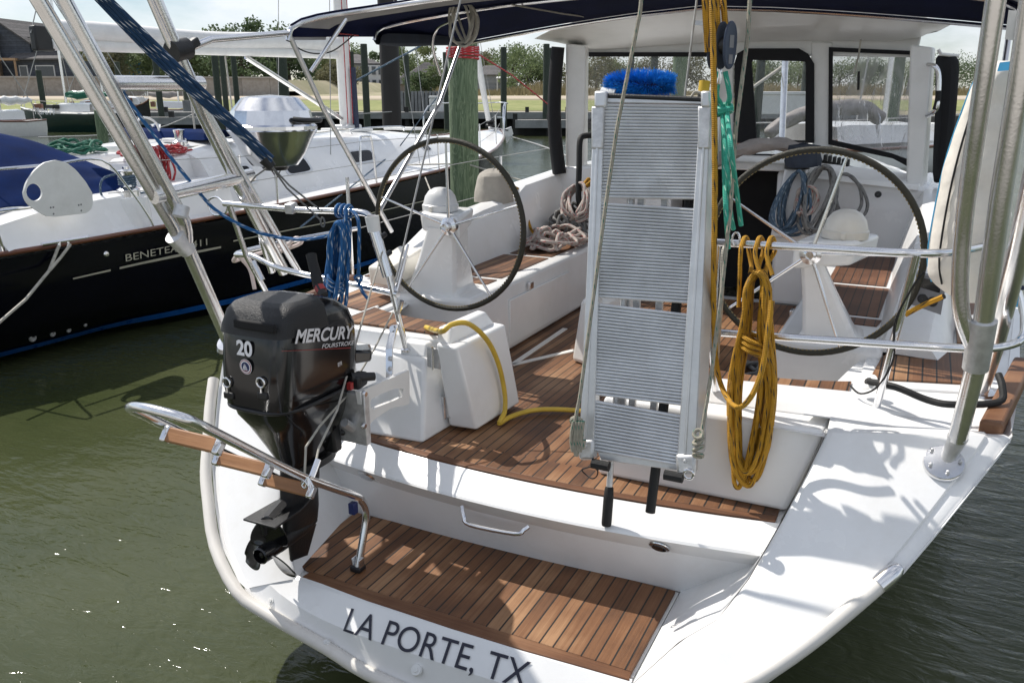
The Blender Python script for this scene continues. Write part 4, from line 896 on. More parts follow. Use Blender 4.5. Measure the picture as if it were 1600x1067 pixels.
a = V(PX(503,544.5,-.6505)); b = V(PX(553,538.5,-.6505))
lettering('FOURSTROKE', 'engine_type_lettering', 'letter_silver', a, (b-a), (0,0,1), .017, cowl, shear=.2, bold=.01, depth=.0, width=(b-a).length)
lettering('20', 'power_lettering', 'letter_white', PY(370,553,.2595), (1,0,.0), (0,.06,1), .055, cowl, bold=.035, depth=.0, width=.078)
m = MB(); a = V(PX(440,549,-.6505)); b = V(PX(548,544,-.6505)); m.add([a, b, b+V((0,0,.003)), a+V((0,0,.0015))], [(0,1,2,3)]); m.build('red_pinstripe', 'letter_red', cowl)
a = V(PX(528,573,-.6525)); lettering('EFI', 'small_badge', 'letter_silver', a, (0,1,.05), (0,0,1), .016, ob, bold=.02, depth=.001)
c = V(PY(384,573,.2515)); bd = MB()
for r, d, mi in ((.030,.0,0),(.0275,.0008,1),(.0245,.0016,2),(.0195,.0024,3)):
    bd.add([c+V((r*cos(2*pi*k/32), -d, r*sin(2*pi*k/32))) for k in range(32)], [tuple(range(32))], mi=mi)
Z = lambda x, z: c+V((x,-.0034,z))
bd.add([Z(-.002,-.006),Z(-.002,.014),Z(-.012,-.006)], [(0,1,2)], mi=0); bd.add([Z(.001,-.006),Z(.001,.012),Z(.008,-.006)], [(0,1,2)], mi=0)
bd.add([Z(-.013,-.008),Z(.012,-.008),Z(.008,-.012),Z(-.009,-.012)], [(0,1,2,3)], mi=0); bd.add([Z(-.013,-.0145),Z(.013,-.0145),Z(.011,-.0165),Z(-.011,-.0165)], [(0,1,2,3)], mi=1)
bd.build('round_sailboat_emblem', ['letter_white','letter_red','letter_white','decal_blue'], cowl, smooth=False)

# ================================================================== gangway hoisted upright
gw = thing('gangway', 'folded aluminium boarding gangway with ribbed treads, hoisted upright in the stern opening', 'gangway', (.5,.9,1.0))
def pg(px, py, d=0.):       # face of the gangway, d metres in front of it
    p = V(PPg(px, py)); return p + V((0,-1,.19)).normalized()*d
gn_ = V((0,-1,.19)).normalized()
def slab(tl, tr_, br, bl, th, d=0.):
    q = [pg(*p, d) for p in (bl, br, tr_, tl)]; return MB().hexa([p-gn_*th for p in q][::-1][:4], [p for p in q][::-1][:4])
def edgex(py):              # left and right edge of the treads at a picture row
    f = (py-150)/570.; return 946-17*f, 1096-38*f
for i, (y0, y1) in enumerate(((163,311),(321,470),(482,626),(637,716))):
    rows = []; n = int((y1-y0)/5.0)
    for k in range(n):
        ya = y0+(y1-y0)*k/n; st = (y1-y0)/n; sl = 5*(1-.3)
        for fr, d in ((.0,-.006),(.14,.002),(.50,.005),(.86,.002),(.999,-.006)):
            yy = ya+st*fr; l, r = edgex(yy); slope = (7 if i < 3 else 9)
            row = []
            for j in range(9): row.append(pg(l+(r-l)*j/8, yy+((y1-y0) and (j/8-.5)*(2+7*i)), d))
            rows.append(row)
    tp = MB().grid(rows).build('tread_panel', 'alu_tread', gw, smooth=False)
rl_ = MB(); 
def rail_pts(side, py): 
    f = (py-150)/560.; return (930-24*f, 946-17*f) if side < 0 else (1096-38*f, 1113-26*f)
for s in (-1, 1):
    a0, a1 = rail_pts(s, 168); b0, b1 = rail_pts(s, 700); dy = -5 if s < 0 else 18
    r_ = slab((a0,168),(a1,168),(b1,704+dy),(b0,704+dy), .055, .014).build('side_rail', 'alu_plate', gw, bevel=.004)
    am, bm_ = (a0*.55+a1*.45), (b0*.55+b1*.45)
    slab((am-2,200),(am+2,200),(bm_+2,690+dy),(bm_-2,690+dy), .012, .019).build('rail_bead', 'alu_plate', r_, bevel=.002)
    # sleeve casting near the head and corner knuckles
    slab((a0-3,168),(a1+1,168),(a1-1,234),(a0-3,234), .07, .020).build('rail_sleeve', 'alu_weld', r_, bevel=.006)
    slab((a0+2,144),(a1+6 if s < 0 else a1,144),(a1+4 if s < 0 else a1,170),(a0+2,170), .06, .024).build('rail_knuckle', 'alu_plate', r_, bevel=.008)
    k = slab((b0-2,690+dy),(b1+2,690+dy),(b1+1,722+dy),(b0+1,722+dy), .06, .026).build('rail_foot', 'alu_weld', r_, bevel=.012)
    pc = pg((b0+b1)/2+(10 if s < 0 else -4), 727+dy, .02); MB().tube([pc+V((-.03*0,0,0)), pc+V((.07*(1 if s<0 else -1),0,.0))], .02).build('foot_roller', 'black_rubber', r_)
    MB().lathe(pg((b0+b1)/2, 700+dy, .027), [(.001,.006),(.006,.005),(.008,0)], axis=tuple(gn_)).build('rivet', 'alu_weld', r_)
    if s > 0: MB().hexa([pg(a1,170,.014),pg(a1+9,165,-.05),pg(b1+10,690+dy,-.05),pg(b1,704+dy,.014)], [pg(a1-1,170,.004),pg(a1+8,165,-.06),pg(b1+9,690+dy,-.06),pg(b1-1,704+dy,.004)]).build('rail_side_plate', 'alu_plate', r_)
MB().tube([pg(944,150,.0), pg(1098,156,.0)], .010).build('hinge_rod', 'black_plastic', gw)
slab((946,153),(1097,157),(1097,163),(946,161), .03, .004).build('head_bar', 'alu_plate', gw, bevel=.003)
MB().tube([pg(936,143,-.03), pg(958,146,-.03)], .022, n=14).build('head_roller', 'white_paint', gw)
MB().tube([pg(1080,152,0), pg(1086,144,0), pg(1095,146,0), pg(1099,155,0)], .005, smooth=3).build('pin_cable', 'rope_white', gw)
for y0, x in ((316,0),(476,0),(631,0)):
    l, r = edgex(y0); 
    for fx in (.24,.36,.62): 
        p = pg(l+(r-l)*fx, y0, -.075); MB().box(p, (.025,.02,.08)).build('cross_strut', 'alu_weld', gw)
slab((930,706),(1062,728),(1064,738),(936,720), .03, -.02).build('bottom_bar', 'alu_plate', gw, bevel=.003)
cr = pg(926,728,.03); MB().tube([cr+V((.032*cos(2*pi*k/24),.01*sin(4*pi*k/24),-.02+.022*sin(2*pi*k/24))) for k in range(24)], .0028, n=6, closed=True).build('pin_ring', 'black_rubber', gw)
rg = pg(1079,738,.03); MB().tube([rg+V((.018*cos(2*pi*k/16),0,.018*sin(2*pi*k/16))) for k in range(16)], .005, n=8, closed=True).build('lifting_shackle', 'steel', gw)
# deck brush and boat hook stowed behind the gangway
br = thing('deck_brush', 'bright blue bristled deck brush standing behind the top of the aluminium gangway', 'brush', PPh(948,816))
p0, p1 = V(PPh(949,800)), V(PPh(1000,140)); u_ = (p1-p0).normalized()
MB().tube([p0, p1], .0125, n=12).build('pole', 'alu_weld', br)
MB().tube([p0-u_*.055, p0-u_*.045, p0+u_*.06, p0+u_*.10, p0+u_*.105], [.018,.020,.020,.017,.013], n=14).build('grip', 'black_rubber', br)
hc = V(PPh(1001,133)); hd = MB().tube([hc+V((-.10,0,.0)), hc+V((.10,0,-.005))], [.028,.028], n=12).build('head', 'decal_blue', br)
rnd = random.Random(4); m = MB()
for k in range(5200):
    a = rnd.uniform(-1,1); t = rnd.uniform(0,2*pi); fx = a*.125
    d = V((a*.8+rnd.uniform(-.3,.3), -.6*abs(cos(t))-.15+rnd.uniform(-.2,.2), sin(t)*.85+.1)).normalized()
    b = hc+V((fx*.86,.01,.0))+V((0,-.01,.0))+d*.01; ln = rnd.uniform(.035,.056)*(1-.25*abs(a)**3)
    sd = d.cross(V((rnd.random(),rnd.random(),rnd.random()))).normalized()*.0016
    m.add([b-sd, b+sd, b+d*ln+sd*.4, b+d*ln-sd*.4], [(0,1,2,3)])
m.build('bristles', 'brush_blue', hd, smooth=False)
bh = thing('boat_hook', 'black boat hook pole hanging below the bottom edge of the gangway', 'boat hook', PPh(1015,802))
q0, q1 = V(PPh(1016,800)), V(PPh(1099,145)); u2 = (q1-q0).normalized()
bhp = MB().tube([q0-u2*.002, q0, q1], [.012,.019,.019], n=14).build('pole', 'black_rubber', bh)
MB().tube([q1, q1+u2*.04], .02, n=14).build('end_cap', 'rope_yellow_plain', bhp)

# ================================================================== ropes, blocks and small gear
def rope(name, label, pts, r, m, group=None, n=8, smooth=5, cat='rope'):
    o = MB().tube(pts, r, n=n, smooth=smooth).build(name, m); return tag(o, label, cat, group)
def hank(top, bot, wtop, wbot, n, r, seed, face=V((1,0,0)), depth=.03, wrap=None, waist=.8):
    """a rope hung in long loops from `top` to `bot`, bound near its head"""
    rnd = random.Random(seed); top, bot = V(top), V(bot); ax = bot-top; L_ = ax.length; a = ax/L_; f = (face-a*face.dot(a)).normalized(); d = a.cross(f); P = []
    for k in range(n):
        wt = wtop*rnd.uniform(.55,1); wb = wbot*rnd.uniform(.12,1); Lk = L_*rnd.uniform(.88,1.0); dz = depth*rnd.uniform(-1,1); off = rnd.uniform(-.4,.4)*wbot
        for i in range(12):
            t = 2*pi*i/12+rnd.uniform(-.1,.1); h = .5-.5*cos(t); w = (wt+(wb-wt)*h)
            if wrap: w *= 1-.52*math.exp(-((h-wrap)/.10)**2)
            P.append(top+a*(h*Lk)+f*(sin(t)*w+off*h*(1 if wrap is None else .7))+d*(dz+depth*.4*sin(t*2+k)))
    m = MB().tube(P, r, n=8, smooth=4)
    if wrap:
        c = top+a*(L_*wrap)
        for k in range(3):
            cc = c+a*(k*r*2.2); m.tube([cc+f*(wtop*.62*cos(2*pi*i/16))+d*((depth+.02)*sin(2*pi*i/16))+a*(.02*cos(2*pi*i/16)) for i in range(17)], r, n=8)
    return m
tag(hank(PY(1186,425,1.17), PY(1162,762,1.08), .085, .10, 13, .0092, 5, depth=.045, wrap=.30).build('rope_coil', 'rope_yellow'), 'long hank of yellow rope with black flecks hanging from the starboard stern rail', 'rope')
m = MB()
for x0, x1, yb in ((1163,1172,428),(1186,1184,432),(1204,1196,430)):
    m.tube([PY(x0-9 if x0 < 1170 else x0+3,(480 if x0 < 1170 else yb),1.14), PY(x0-6,400,1.165), PY(x0-4,383,1.185), PY(x0,372,1.22), PY(x0+5,374,1.245), PY(x0+7,392,1.25), PY(x1+2,415,1.235), PY(x1,yb,1.19)], .0085, smooth=4)
tag(m.build('rope_lashing', 'rope_yellow'), 'yellow rope turns lashed over the stern rail above the yellow hank', 'rope')
rope('rope', 'yellow fall line running from the tackle down the gangway and looping into the yellow hank', [PY(1112,-20,0.940), PY(1114,60,0.940), PY(1116,160,0.940), PY(1117,300,0.940), PY(1115,450,0.960), PY(1118,555,1.020), PY(1128,605,1.080), PY(1150,636,.94), PY(1172,622,.98), PY(1190,580,1.02), PY(1200,520,1.04), PY(1206,470,1.07)], .0105, 'rope_yellow')
m = MB()
for x0, x1, y1, o in ((1100,1106,82,0),(1107,1110,92,.01),(1118,1124,60,.03),(1128,1138,66,.05),(1103,1112,70,.05)):
    m.tube([PY(x0,-20,1.000+o), PY((x0+x1)/2,35,1.000+o), PY(x1,y1,1.000+o)], .0105)
tag(m.build('tackle_lines', 'rope_yellow'), 'parallel yellow tackle lines reeved through the blue block above the gangway', 'rope')
pb = thing('pulley_block', 'dark blue double pulley block hanging above the right corner of the gangway', 'pulley block', PY(1128,70,1.010))
c = V(PY(1126,72,1.010)); 
def cheek(dx): return [c+V((dx, .034*cos(2*pi*k/28)*1.0, .078*math.copysign(abs(sin(2*pi*k/28))**.8, sin(2*pi*k/28)))) for k in range(28)]
RZ = Matrix.Rotation(R(-25), 3, 'Z')
def cheekr(dx): return [c+RZ@(p-c) for p in cheek(dx)]
for i, dx in enumerate((-.034,.0,.034)):
    q = cheekr(dx); MB().prism(q, RZ@V((.010,0,0))).build('cheek_plate', 'slate_canvas' if i != 2 else 'decal_slate', pb, bevel=.004)
for dx in (-.017,.017):
    MB().tube([c+RZ@V((dx-.01,0,0)), c+RZ@V((dx+.02,0,0))], .028, n=18).build('sheave', 'black_plastic', pb)
MB().box(c+RZ@V((.045,0,.012)), (.002,.022,.04), rz=R(-25)).build('cheek_mark', 'letter_grey', pb); MB().box(c+RZ@V((.045,0,-.045)), (.002,.02,.03), rz=R(-25)).build('cheek_mark', 'letter_grey', pb)
MB().tube([c+V((0,0,-.07)), c+V((.005,0,-.10)), c+V((0,0,-.125))], .009).build('becket', 'steel', pb)
m = MB()
for a in ((PY(1124,112,1.010),PY(1120,150,1.020),PY(1128,172,1.040),PY(1136,260,.93),PY(1141,330,1.05),PY(1146,358,1.10)), (PY(1133,112,1.010),PY(1140,150,1.020),PY(1136,172,1.040),PY(1142,230,.90),PY(1151,300,1.03),PY(1158,352,1.10)), (PY(1130,178,1.040),PY(1131,240,1.080),PY(1134,320,.95),PY(1138,388,1.0))):
    m.tube(a, .009, smooth=5)
for k in range(3): 
    cc = V(PY(1131,168+k*4,1.040)); m.tube([cc+V((.026*cos(2*pi*i/14), .018*sin(2*pi*i/14), .008*sin(2*pi*i/14+k))) for i in range(14)], .009, closed=True)
tag(m.build('rope', 'rope_teal'), 'turquoise rope strop knotted below the blue pulley block', 'rope')
rope('rope', 'green flecked cord crossing the left side of the gangway down to its foot', [PY(1004,-20,0.940), PY(1000,20,0.940), PY(964,200,0.900), PY(945,330,0.850), PY(925,480,0.790), PY(906,620,0.750), PY(898,660,0.730)], .0075, 'rope_flecked', smooth=0)
m = MB()
for k, (x, y0, y1) in enumerate(((894,662,705),(899,668,712),(904,664,705),(908,672,700))): m.tube([PY(x+3,658,0.730), PY(x,y0+10,0.725), PY(x-1,(y0+y1)/2+8,0.725), PY(x+2,y1,0.725), PY(x+5,y0+15,0.730)], .008, smooth=4)
c2 = V(PY(899,660,0.730)); m.tube([c2+V((.02*cos(2*pi*i/12),.012,.014*sin(2*pi*i/12))) for i in range(12)], .009, closed=True)
tag(m.build('rope_knot', 'rope_flecked'), 'knotted end of green flecked cord at the lower left corner of the gangway', 'rope')
rope('rope', 'green flecked cord falling past the right side of the gangway', [PY(1173,-20,1.040), PY(1168,60,1.030), PY(1150,200,1.000), PY(1141,330,0.960), PY(1128,450,0.920), PY(1112,580,0.870), PY(1098,665,0.820), PY(1094,690,0.800)], .0075, 'rope_flecked', smooth=0)
m = MB()
for k in range(4):
    cc = V(PY(1091,678+k*11,0.785)); m.tube([cc+V((.016*cos(2*pi*i/12),.012*sin(2*pi*i/12),.012*sin(2*pi*i/12+k))) for i in range(12)], .007, closed=True)
tag(m.build('rope_knot', 'rope_flecked'), 'knotted green cord at the lower right corner of the gangway', 'rope')
rope('rope', 'twisted white cord dropping from the rail end beside the gangway', [PY(1134,386,1.2), PY(1130,396,1.17), PY(1128,450,1.16), PY(1123,520,1.15), PY(1119,570,1.15)], .009, 'rope_white')
rope('wire', 'thin grey wire rising behind the gangway to the canopy', [PY(1070,150,1.0), PY(1090,-10,1.0)], .004, 'wire', smooth=0, cat='wire')
# steel ring joining the strop to the rail
c = V(PY(1150,374,1.14)); tag(MB().tube([c+V((.014*cos(2*pi*i/14),0,.026*sin(2*pi*i/14))) for i in range(14)], .004, n=8, closed=True).build('shackle', 'steel'), 'small steel shackle joining the turquoise strop to the stern rail', 'shackle')
# yellow water hose over the gate
rope('hose', 'yellow water hose draped over the open gate and across the teak step', [(-.75,1.42,1.335), PX(690,518,-.50), PX(706,507,-.45), PX(732,506,-.405), PX(760,530,-.375), PX(778,566,-.36), PX(788,610,-.345), PX(789,640,-.335), PX(783,655,-.325), PZ(781,661,.90), PZ(800,650,.905), PZ(840,640,.905), PZ(900,641,.905), PZ(960,650,.905)], .0125, 'hose_yellow', n=10, cat='hose')
# blue ropes on the port rail
tag(hank(PY(536,346,1.18), PY(520,492,1.16), .05, .058, 8, .0095, 11, depth=.035, wrap=.60).build('rope_coil', 'rope_blue'), 'bright blue rope hank bound in loops on the port stern rail', 'rope')
m = MB(); c = V(PY(538,330,1.23))
for k in range(3): m.tube([c+V((-.03+k*.028,.0,0))+V((0,.028*cos(2*pi*i/14),.028*sin(2*pi*i/14))) for i in range(14)], .0095, closed=True)
m.tube([PY(541,330,1.20), PY(540,345,1.18), PY(535,352,1.18)], .0095); m.tube([PY(548,328,1.21), PY(560,345,1.19), PY(561,400,1.18), PY(560,430,1.18)], .0085, smooth=4)
cc = V(PY(560,436,1.18)); m.tube([cc+V((.016*cos(2*pi*i/10),.01*sin(4*pi*i/10),.016*sin(2*pi*i/10))) for i in range(10)], .0085, closed=True)
m.tube([PY(560,440,1.18), PY(566,455,1.17), PY(576,468,1.17)], .0085, smooth=3)
tag(m.build('rope_lashing', 'rope_blue'), 'blue rope turns and knotted tail round the port stern rail', 'rope')
rope('rope', 'slack blue rope curving from the davit to the blue hank', [PY(92,-20,.45), PY(150,82,.55), PY(232,200,.75), PY(310,300,.98), PY(345,334,1.06), PY(400,362,1.12), PY(460,374,1.16), PY(505,370,1.18), PY(532,362,1.18)], .0085, 'rope_blue')
m = MB()
for k, (a, b) in enumerate((((133,-20),(416,247)),((140,-20),(420,250)),((147,-20),(424,253)),((152,-20),(426,247)),((144,-20),(415,253)))):
    mid = PY((a[0]*.5+b[0]*.5)+(-3+1.5*k), (a[1]*.5+b[1]*.5)+8-2*k, .70+.01*k); m.tube([PY(a[0],a[1],.45), mid, PY(b[0],b[1],.98)], .0105, smooth=8)
tag(m.build('davit_tackle', 'rope_navy'), 'thick dark blue multi part tackle slanting down from the davit to the port rail', 'rope')
tb_ = MB().tube([PY(413,248,.97), PY(425,262,.99)], [.03,.022], n=12).build('tackle_block', 'black_plastic'); tag(tb_, 'small black block at the lower end of the dark blue tackle', 'pulley block')
m = MB()
for pts in ((PY(424,260,.99),PY(452,290,1.08),PY(500,328,1.22)), (PY(424,260,.99),PY(448,294,1.1),PY(502,345,1.22)), (PY(424,258,.99),PY(400,275,1.15),PY(392,285,1.2))): m.tube(pts, .0045, n=6)
c = V(PY(504,344,1.21)); m.tube([c+V((.012*cos(2*pi*i/14),0,.022*sin(2*pi*i/14)-.01)) for i in range(14)], .0045, n=6, closed=True)
tag(m.build('tackle_tails', 'rope_grey'), 'thin grey cords tying the blue tackle to the port rail', 'rope')
# cords holding the ladder up
m = MB(); m.tube([PY(600,385,1.21), PY(575,470,1.0), PY(548,565,.75), PY(527,640,.42), PY(498,700,.20), PY(490,738,.12)], .0045, n=8)
m.tube([PY(614,488,1.22), PY(585,545,1.0), PY(540,620,.65), PY(500,665,.34), PY(478,698,.16), PY(476,740,.12)], .0045, n=8)
tag(m.build('ladder_lines', 'rope_white'), 'two cream cords crossing in front of the black engine and holding up the folded ladder', 'rope')
c = V(PY(482,745,.10)); m = MB().tube([PY(497,718,.15), PY(487,745,.10)], .011, n=10); 
for k in range(5): m.tube([c+V((.0,0,0)), c+V((-.02+.012*k,-.01,-.03-.008*(k%2)))], .0035, n=6)
m.tube([c+V((-.014+.012*cos(2*pi*i/12),-.01,-.028+.014*sin(2*pi*i/12))) for i in range(12)], .003, n=6, closed=True)
tag(m.build('line_terminal', 'steel'), 'steel terminal and frayed knot where the cords meet the ladder', 'fitting')
# white bag hanging on the starboard quarter
bag = thing('canvas_bag', 'weathered white canvas bag hanging behind the starboard davit legs', 'bag', (1.62,1.72,1.75))
lv = [(1.70,1500,1552,472,.03),(1.74,1456,1560,440,.06),(1.85,1449,1574,400,.085),(2.1,1462,1584,320,.09),(2.3,1482,1594,240,.09),(2.5,1512,1602,150,.08),(2.6,1532,1602,108,.06),(2.63,1550,1596,96,.02)]
from mathutils import noise
rows = []; R2 = []
sa = spline([V((x0, py, d)) for z, x0, x1, py, d in lv], 6); sb2 = spline([V((x1, py, d)) for z, x0, x1, py, d in lv], 6)
for pa, pb_ in zip(sa, sb2):
    a, b = V(PYb(pa.x,pa.y)), V(PYb(pb_.x,pb_.y)); c = (a+b)/2; h = (b-a)/2; row = []
    for k in range(56):
        t = 2*pi*k/56; p = c+h*math.copysign(abs(cos(t))**.75, cos(t))+V((0,max(.01,pa.z)*sin(t),0))
        n_ = noise.noise(V((p.x*9,p.y*9,p.z*2.6)))*.5+noise.noise(V((p.x*22,p.y*22+3,p.z*7)))*.22+noise.noise(V((p.x*6+p.z*9,p.y*6,p.z*9-p.x*7)))*.3
        row.append(p+V((cos(t)*.35,sin(t),0))*n_*.055)
    R2.append(row)
bb = MB().grid(R2, closed=True).poly(R2[0]).poly(R2[-1]).build('bag_body', 'bag_canvas', bag, sub=1, ang=80)
rows = [[r[2*j] for j in range(28)] for r in R2[::6]]
MB().tube([r[18]+V((0,-.008,0)) for r in rows[1:7]], .004, n=6, smooth=4).build('bag_seam', 'black_rubber', bb)
MB().tube([r[14]+V((-.002,-.004,0)) for r in rows[1:7]], .003, n=6, smooth=4).build('bag_piping', 'sky_strap', bb)
MB().tube([r[23]+V((0,-.008,0)) for r in rows[1:6]], .005, n=6, smooth=4).build('bag_seam', 'letter_grey', bb)
MB().hexa([PY(1558,112,1.52),PY(1600,108,1.52),PY(1600,108,1.56),PY(1558,112,1.56)], [PY(1562,98,1.53),PY(1600,94,1.53),PY(1600,94,1.57),PY(1562,98,1.57)]).build('bag_strap', 'sky_strap', bag)
MB().hexa([PY(1572,146,1.50),PY(1584,160,1.50),PY(1584,160,1.52),PY(1572,146,1.52)], [PY(1580,142,1.50),PY(1590,152,1.50),PY(1590,152,1.52),PY(1580,142,1.52)]).build('bag_strap', 'sky_strap', bag)
tag(MB().hexa([PY(1567,482,1.55),PY(1590,480,1.55),PY(1590,480,1.57),PY(1567,482,1.57)], [PY(1578,410,1.55),PY(1600,408,1.55),PY(1600,408,1.57),PY(1578,410,1.57)]).build('webbing_strap', 'sky_strap'), 'sky blue webbing strap hanging at the right edge by the davit leg', 'strap')
rope('rope', 'dark navy cord knotted round the blue webbing strap', [PY(1600,380,1.5), PY(1585,400,1.5), PY(1580,425,1.5), PY(1592,436,1.49), PY(1598,420,1.5), PY(1582,415,1.5), PY(1572,445,1.5), PY(1600,450,1.5)], .009, 'rope_dark')
rope('rope', 'yellow rope end lying across the starboard side deck beside the davit', [PY(1414,492,1.9), PY(1440,478,1.9), PY(1475,463,1.85)], .012, 'rope_yellow')
rope('cord', 'thin black cord tied to the starboard rail post', [PY(1444,425,1.20), PY(1425,450,1.22), PY(1398,505,1.27), PY(1396,560,1.3), PY(1372,603,1.35), PY(1345,615,1.40), PY(1328,602,1.45)], .004, 'black_rubber', n=6, cat='cord')
# coils in the cockpit
tag(hank(PY(1250,268,4.46), PY(1222,366,4.40), .09, .16, 9, .012, 21, depth=.05).build('rope_coil', 'rope_greyblue'), 'grey blue rope coil hung over the cabin winch by the companionway', 'rope')
tag(hank(PY(1290,262,4.52), PY(1268,372,4.35), .12, .14, 6, .013, 22, depth=.05).build('rope_coil', 'rope_grey'), 'grey flecked rope hank hanging right of the blue grey coil', 'rope')
tag(hank(PY(1318,272,4.56), PY(1330,345,4.5), .10, .13, 2, .012, 25, depth=.02).build('rope_coil', 'rope_grey'), 'loose loops of grey rope on the starboard cabin bulkhead', 'rope')
tag(hank(PY(1262,292,4.45), PY(1256,338,4.38), .10, .10, 4, .012, 28, depth=.05).build('rope_coil', 'rope_redwhite'), 'small tan rope bundle tucked between the hanging coils', 'rope')
def heap(c, rx, ry, h, n, r, seed):
    rnd = random.Random(seed); c = V(c); P = []
    for k in range(n*9):
        t = 2*pi*k/9+rnd.uniform(-.35,.35); q = rnd.uniform(.35,1); P.append(c+V((rx*q*cos(t), ry*q*sin(t), r+h*(1-q*.75)*rnd.random())))
    return MB().tube(P, r, n=8, smooth=4)
tag(heap((-1.10,3.92,1.335), .24, .40, .22, 11, .0135, 31).build('rope_heap', 'rope_redwhite'), 'tangled red flecked rope heap on the port cockpit seat', 'rope')
tag(heap((-1.14,4.28,1.36), .18, .24, .36, 7, .0125, 35).build('rope_heap', 'rope_grey'), 'grey rope heap against the port cabin bulkhead', 'rope')
tag(hank(PY(905,290,4.35), PY(893,345,4.15), .12, .14, 8, .0125, 37, depth=.06).build('rope_coil', 'rope_redwhite'), 'pinkish rope hank hanging from the black grab rail', 'rope')
rope('rope', 'golden yellow line trailing along the port coaming to the seat', [PX(790,287,-1.50), PX(815,300,-1.45), PX(822,330,-1.40), PX(832,362,-1.30), PX(850,368,-1.25), PX(870,345,-1.30), PX(890,332,-1.30), PX(905,318,-1.3), PX(915,300,-1.35)], .011, 'rope_yellow')
tag(heap(PY(918,300,4.5), .10, .12, .16, 3, .011, 41).build('rope_heap', 'rope_yellow'), 'golden yellow rope bunched behind the gangway by the bulkhead', 'rope')
tag(heap((.62,2.75,.885), .12, .22, .05, 4, .012, 44).build('rope_heap', 'rope_grey'), 'grey rope coil lying on the dark cockpit floor behind the starboard helm', 'rope')
# coil of white line hung under the canopy
tag(hank((-1.22,2.70,3.0), (-1.22,2.72,2.74), .10, .12, 5, .008, 51, depth=.05).build('rope_coil', 'rope_white'), 'white line coiled and hung under the navy canopy', 'rope')
rope('wire', 'thin cream line slung along the underside of the canopy', [PX(800,8,-.9), PX(880,22,-.8), PX(925,28,-.75)], .005, 'rope_white', smooth=0, cat='wire')
# ================================================================== dark blue yacht in the next berth
nb = thing('sailboat', 'dark navy sailing yacht with white deck lying in the next berth on the left', 'sailboat', (-7.35,2.2,0))
NX = -7.35
def nst(y, B, Z, D, k=.5):
    out = []
    for i in range(25):
        t = pi*i/24; c, s_ = cos(t), sin(t); out.append(V((NX+B*math.copysign(abs(c)**k, c), y, Z-(Z-D)*abs(s_)**1.1)))
    return out
SH = [(2.35,1.62,1.12),(3.0,1.70,1.13),(3.8,1.74,1.14),(5.1,1.88,1.18),(6.8,2.03,1.25),(9.4,2.04,1.35),(11.5,1.72,1.47),(13.2,1.12,1.58),(14.4,.55,1.66),(15.3,.03,1.72)]
rows = [[V((NX+(p.x-NX)*.93, 1.75-.3*(p.z-.3), p.z)) for p in nst(2.1,1.58,1.05,.05)]]+[nst(y,b,z-.03,(-.05 if y < 4 else -.4) if y < 13 else -.1+.5*(y-13)) for y,b,z in SH]
MB().grid(rows).build('hull', 'navy_hull', nb)
def hull_x(y, z):      # half beam of the topsides at a height
    for i in range(len(SH)-1):
        if SH[i][0] <= y <= SH[i+1][0]:
            t = (y-SH[i][0])/(SH[i+1][0]-SH[i][0]); B = SH[i][1]+(SH[i+1][1]-SH[i][1])*t; Z = SH[i][2]+(SH[i+1][2]-SH[i][2])*t-.03; D = -.05 if y < 4 else -.4
            D = -.05+(-.35)*min(1,max(0,(y-3.8)/1.3)); q = min(1,max(0,(Z-z)/(Z-D)))**(1/1.1); return B*(max(0,1-q*q)**.5)**.5
    return 1.6
# boot stripe, cove lines and name on the starboard side
def strip(name, y0, y1, za, zb, m, n=30, px=.016):
    a = []; b = []
    for i in range(n+1):
        y = y0+(y1-y0)*i/n; a.append(V((NX+hull_x(y,za(y))+px, y, za(y)))); b.append(V((NX+hull_x(y,zb(y))+px, y, zb(y))))
    return MB().grid([a,b]).build(name, m, nb)
strip('boot_stripe', 2.36, 11.5, lambda y:.075+.006*y, lambda y:.15+.006*y, 'blue_stripe')
for y0, y1 in ((3.05,3.45),(3.55,4.78)): strip('cove_line', y0, y1, lambda y:.795+.02*(y-3), lambda y:.812+.02*(y-3)+.012*(1-abs(y-4.2)), 'letter_gold')
strip('cove_line', 4.95, 9.5, lambda y:.88+.012*(y-5), lambda y:.895+.012*(y-5), 'letter_gold')
def hullword(t, y, z, h, w): return lettering(t, 'hull_lettering', 'letter_gold', (NX+hull_x(y,z)+.012, y, z), (hull_x(y+w,z)-hull_x(y,z), w, .02*w), (.14,0,1), h, nb, width=w, depth=.004)
hullword('BENETEAU', 3.62, .872, .074, .72); hullword('411', 4.40, .890, .074, .20)
for y, z, r in ((2.78,.25,.035),(2.98,.24,.026),(3.15,.235,.022),(3.32,.25,.016)):
    MB().lathe((NX+hull_x(y,z)-.005, y, z), [(.001,.004),(r*.6,.004),(r*.7,.014),(r,.012),(r*1.1,0)], axis=(1,0,-.2)).build('hull_fitting', 'alu_weld', nb)
MB().lathe((NX+hull_x(3.42,.98), 3.42, .98), [(.001,.012),(.02,.01),(.03,0)], axis=(1,0,0)).build('hull_fitting', 'steel', nb)
# deck and toe rail
dk = [[V((NX+s*b*1.0, y, z)) for s in (-1,-.6,0,.6,1)] for y,b,z in SH]; dk = [[V((p.x, p.y, p.z+(.03 if j in (1,2,3) else .0))) for j,p in enumerate(r)] for r in dk]
MB().grid(dk).build('deck', 'gelcoat', nb)
MB().grid([[V((NX-1.5,1.55,.55)),V((NX+1.5,1.55,.55))],[V((NX-1.62,2.0,.75)),V((NX+1.62,2.0,.75))],[V((NX-1.62,2.36,1.12)),V((NX+1.62,2.36,1.12))]]).build('transom_step', 'gelcoat', nb)
for s in (-1,1): MB().tube([V((NX+s*b, y, z+.012)) for y,b,z in SH], .024, n=8, smooth=3).build('toe_rail', 'mahogany', nb)
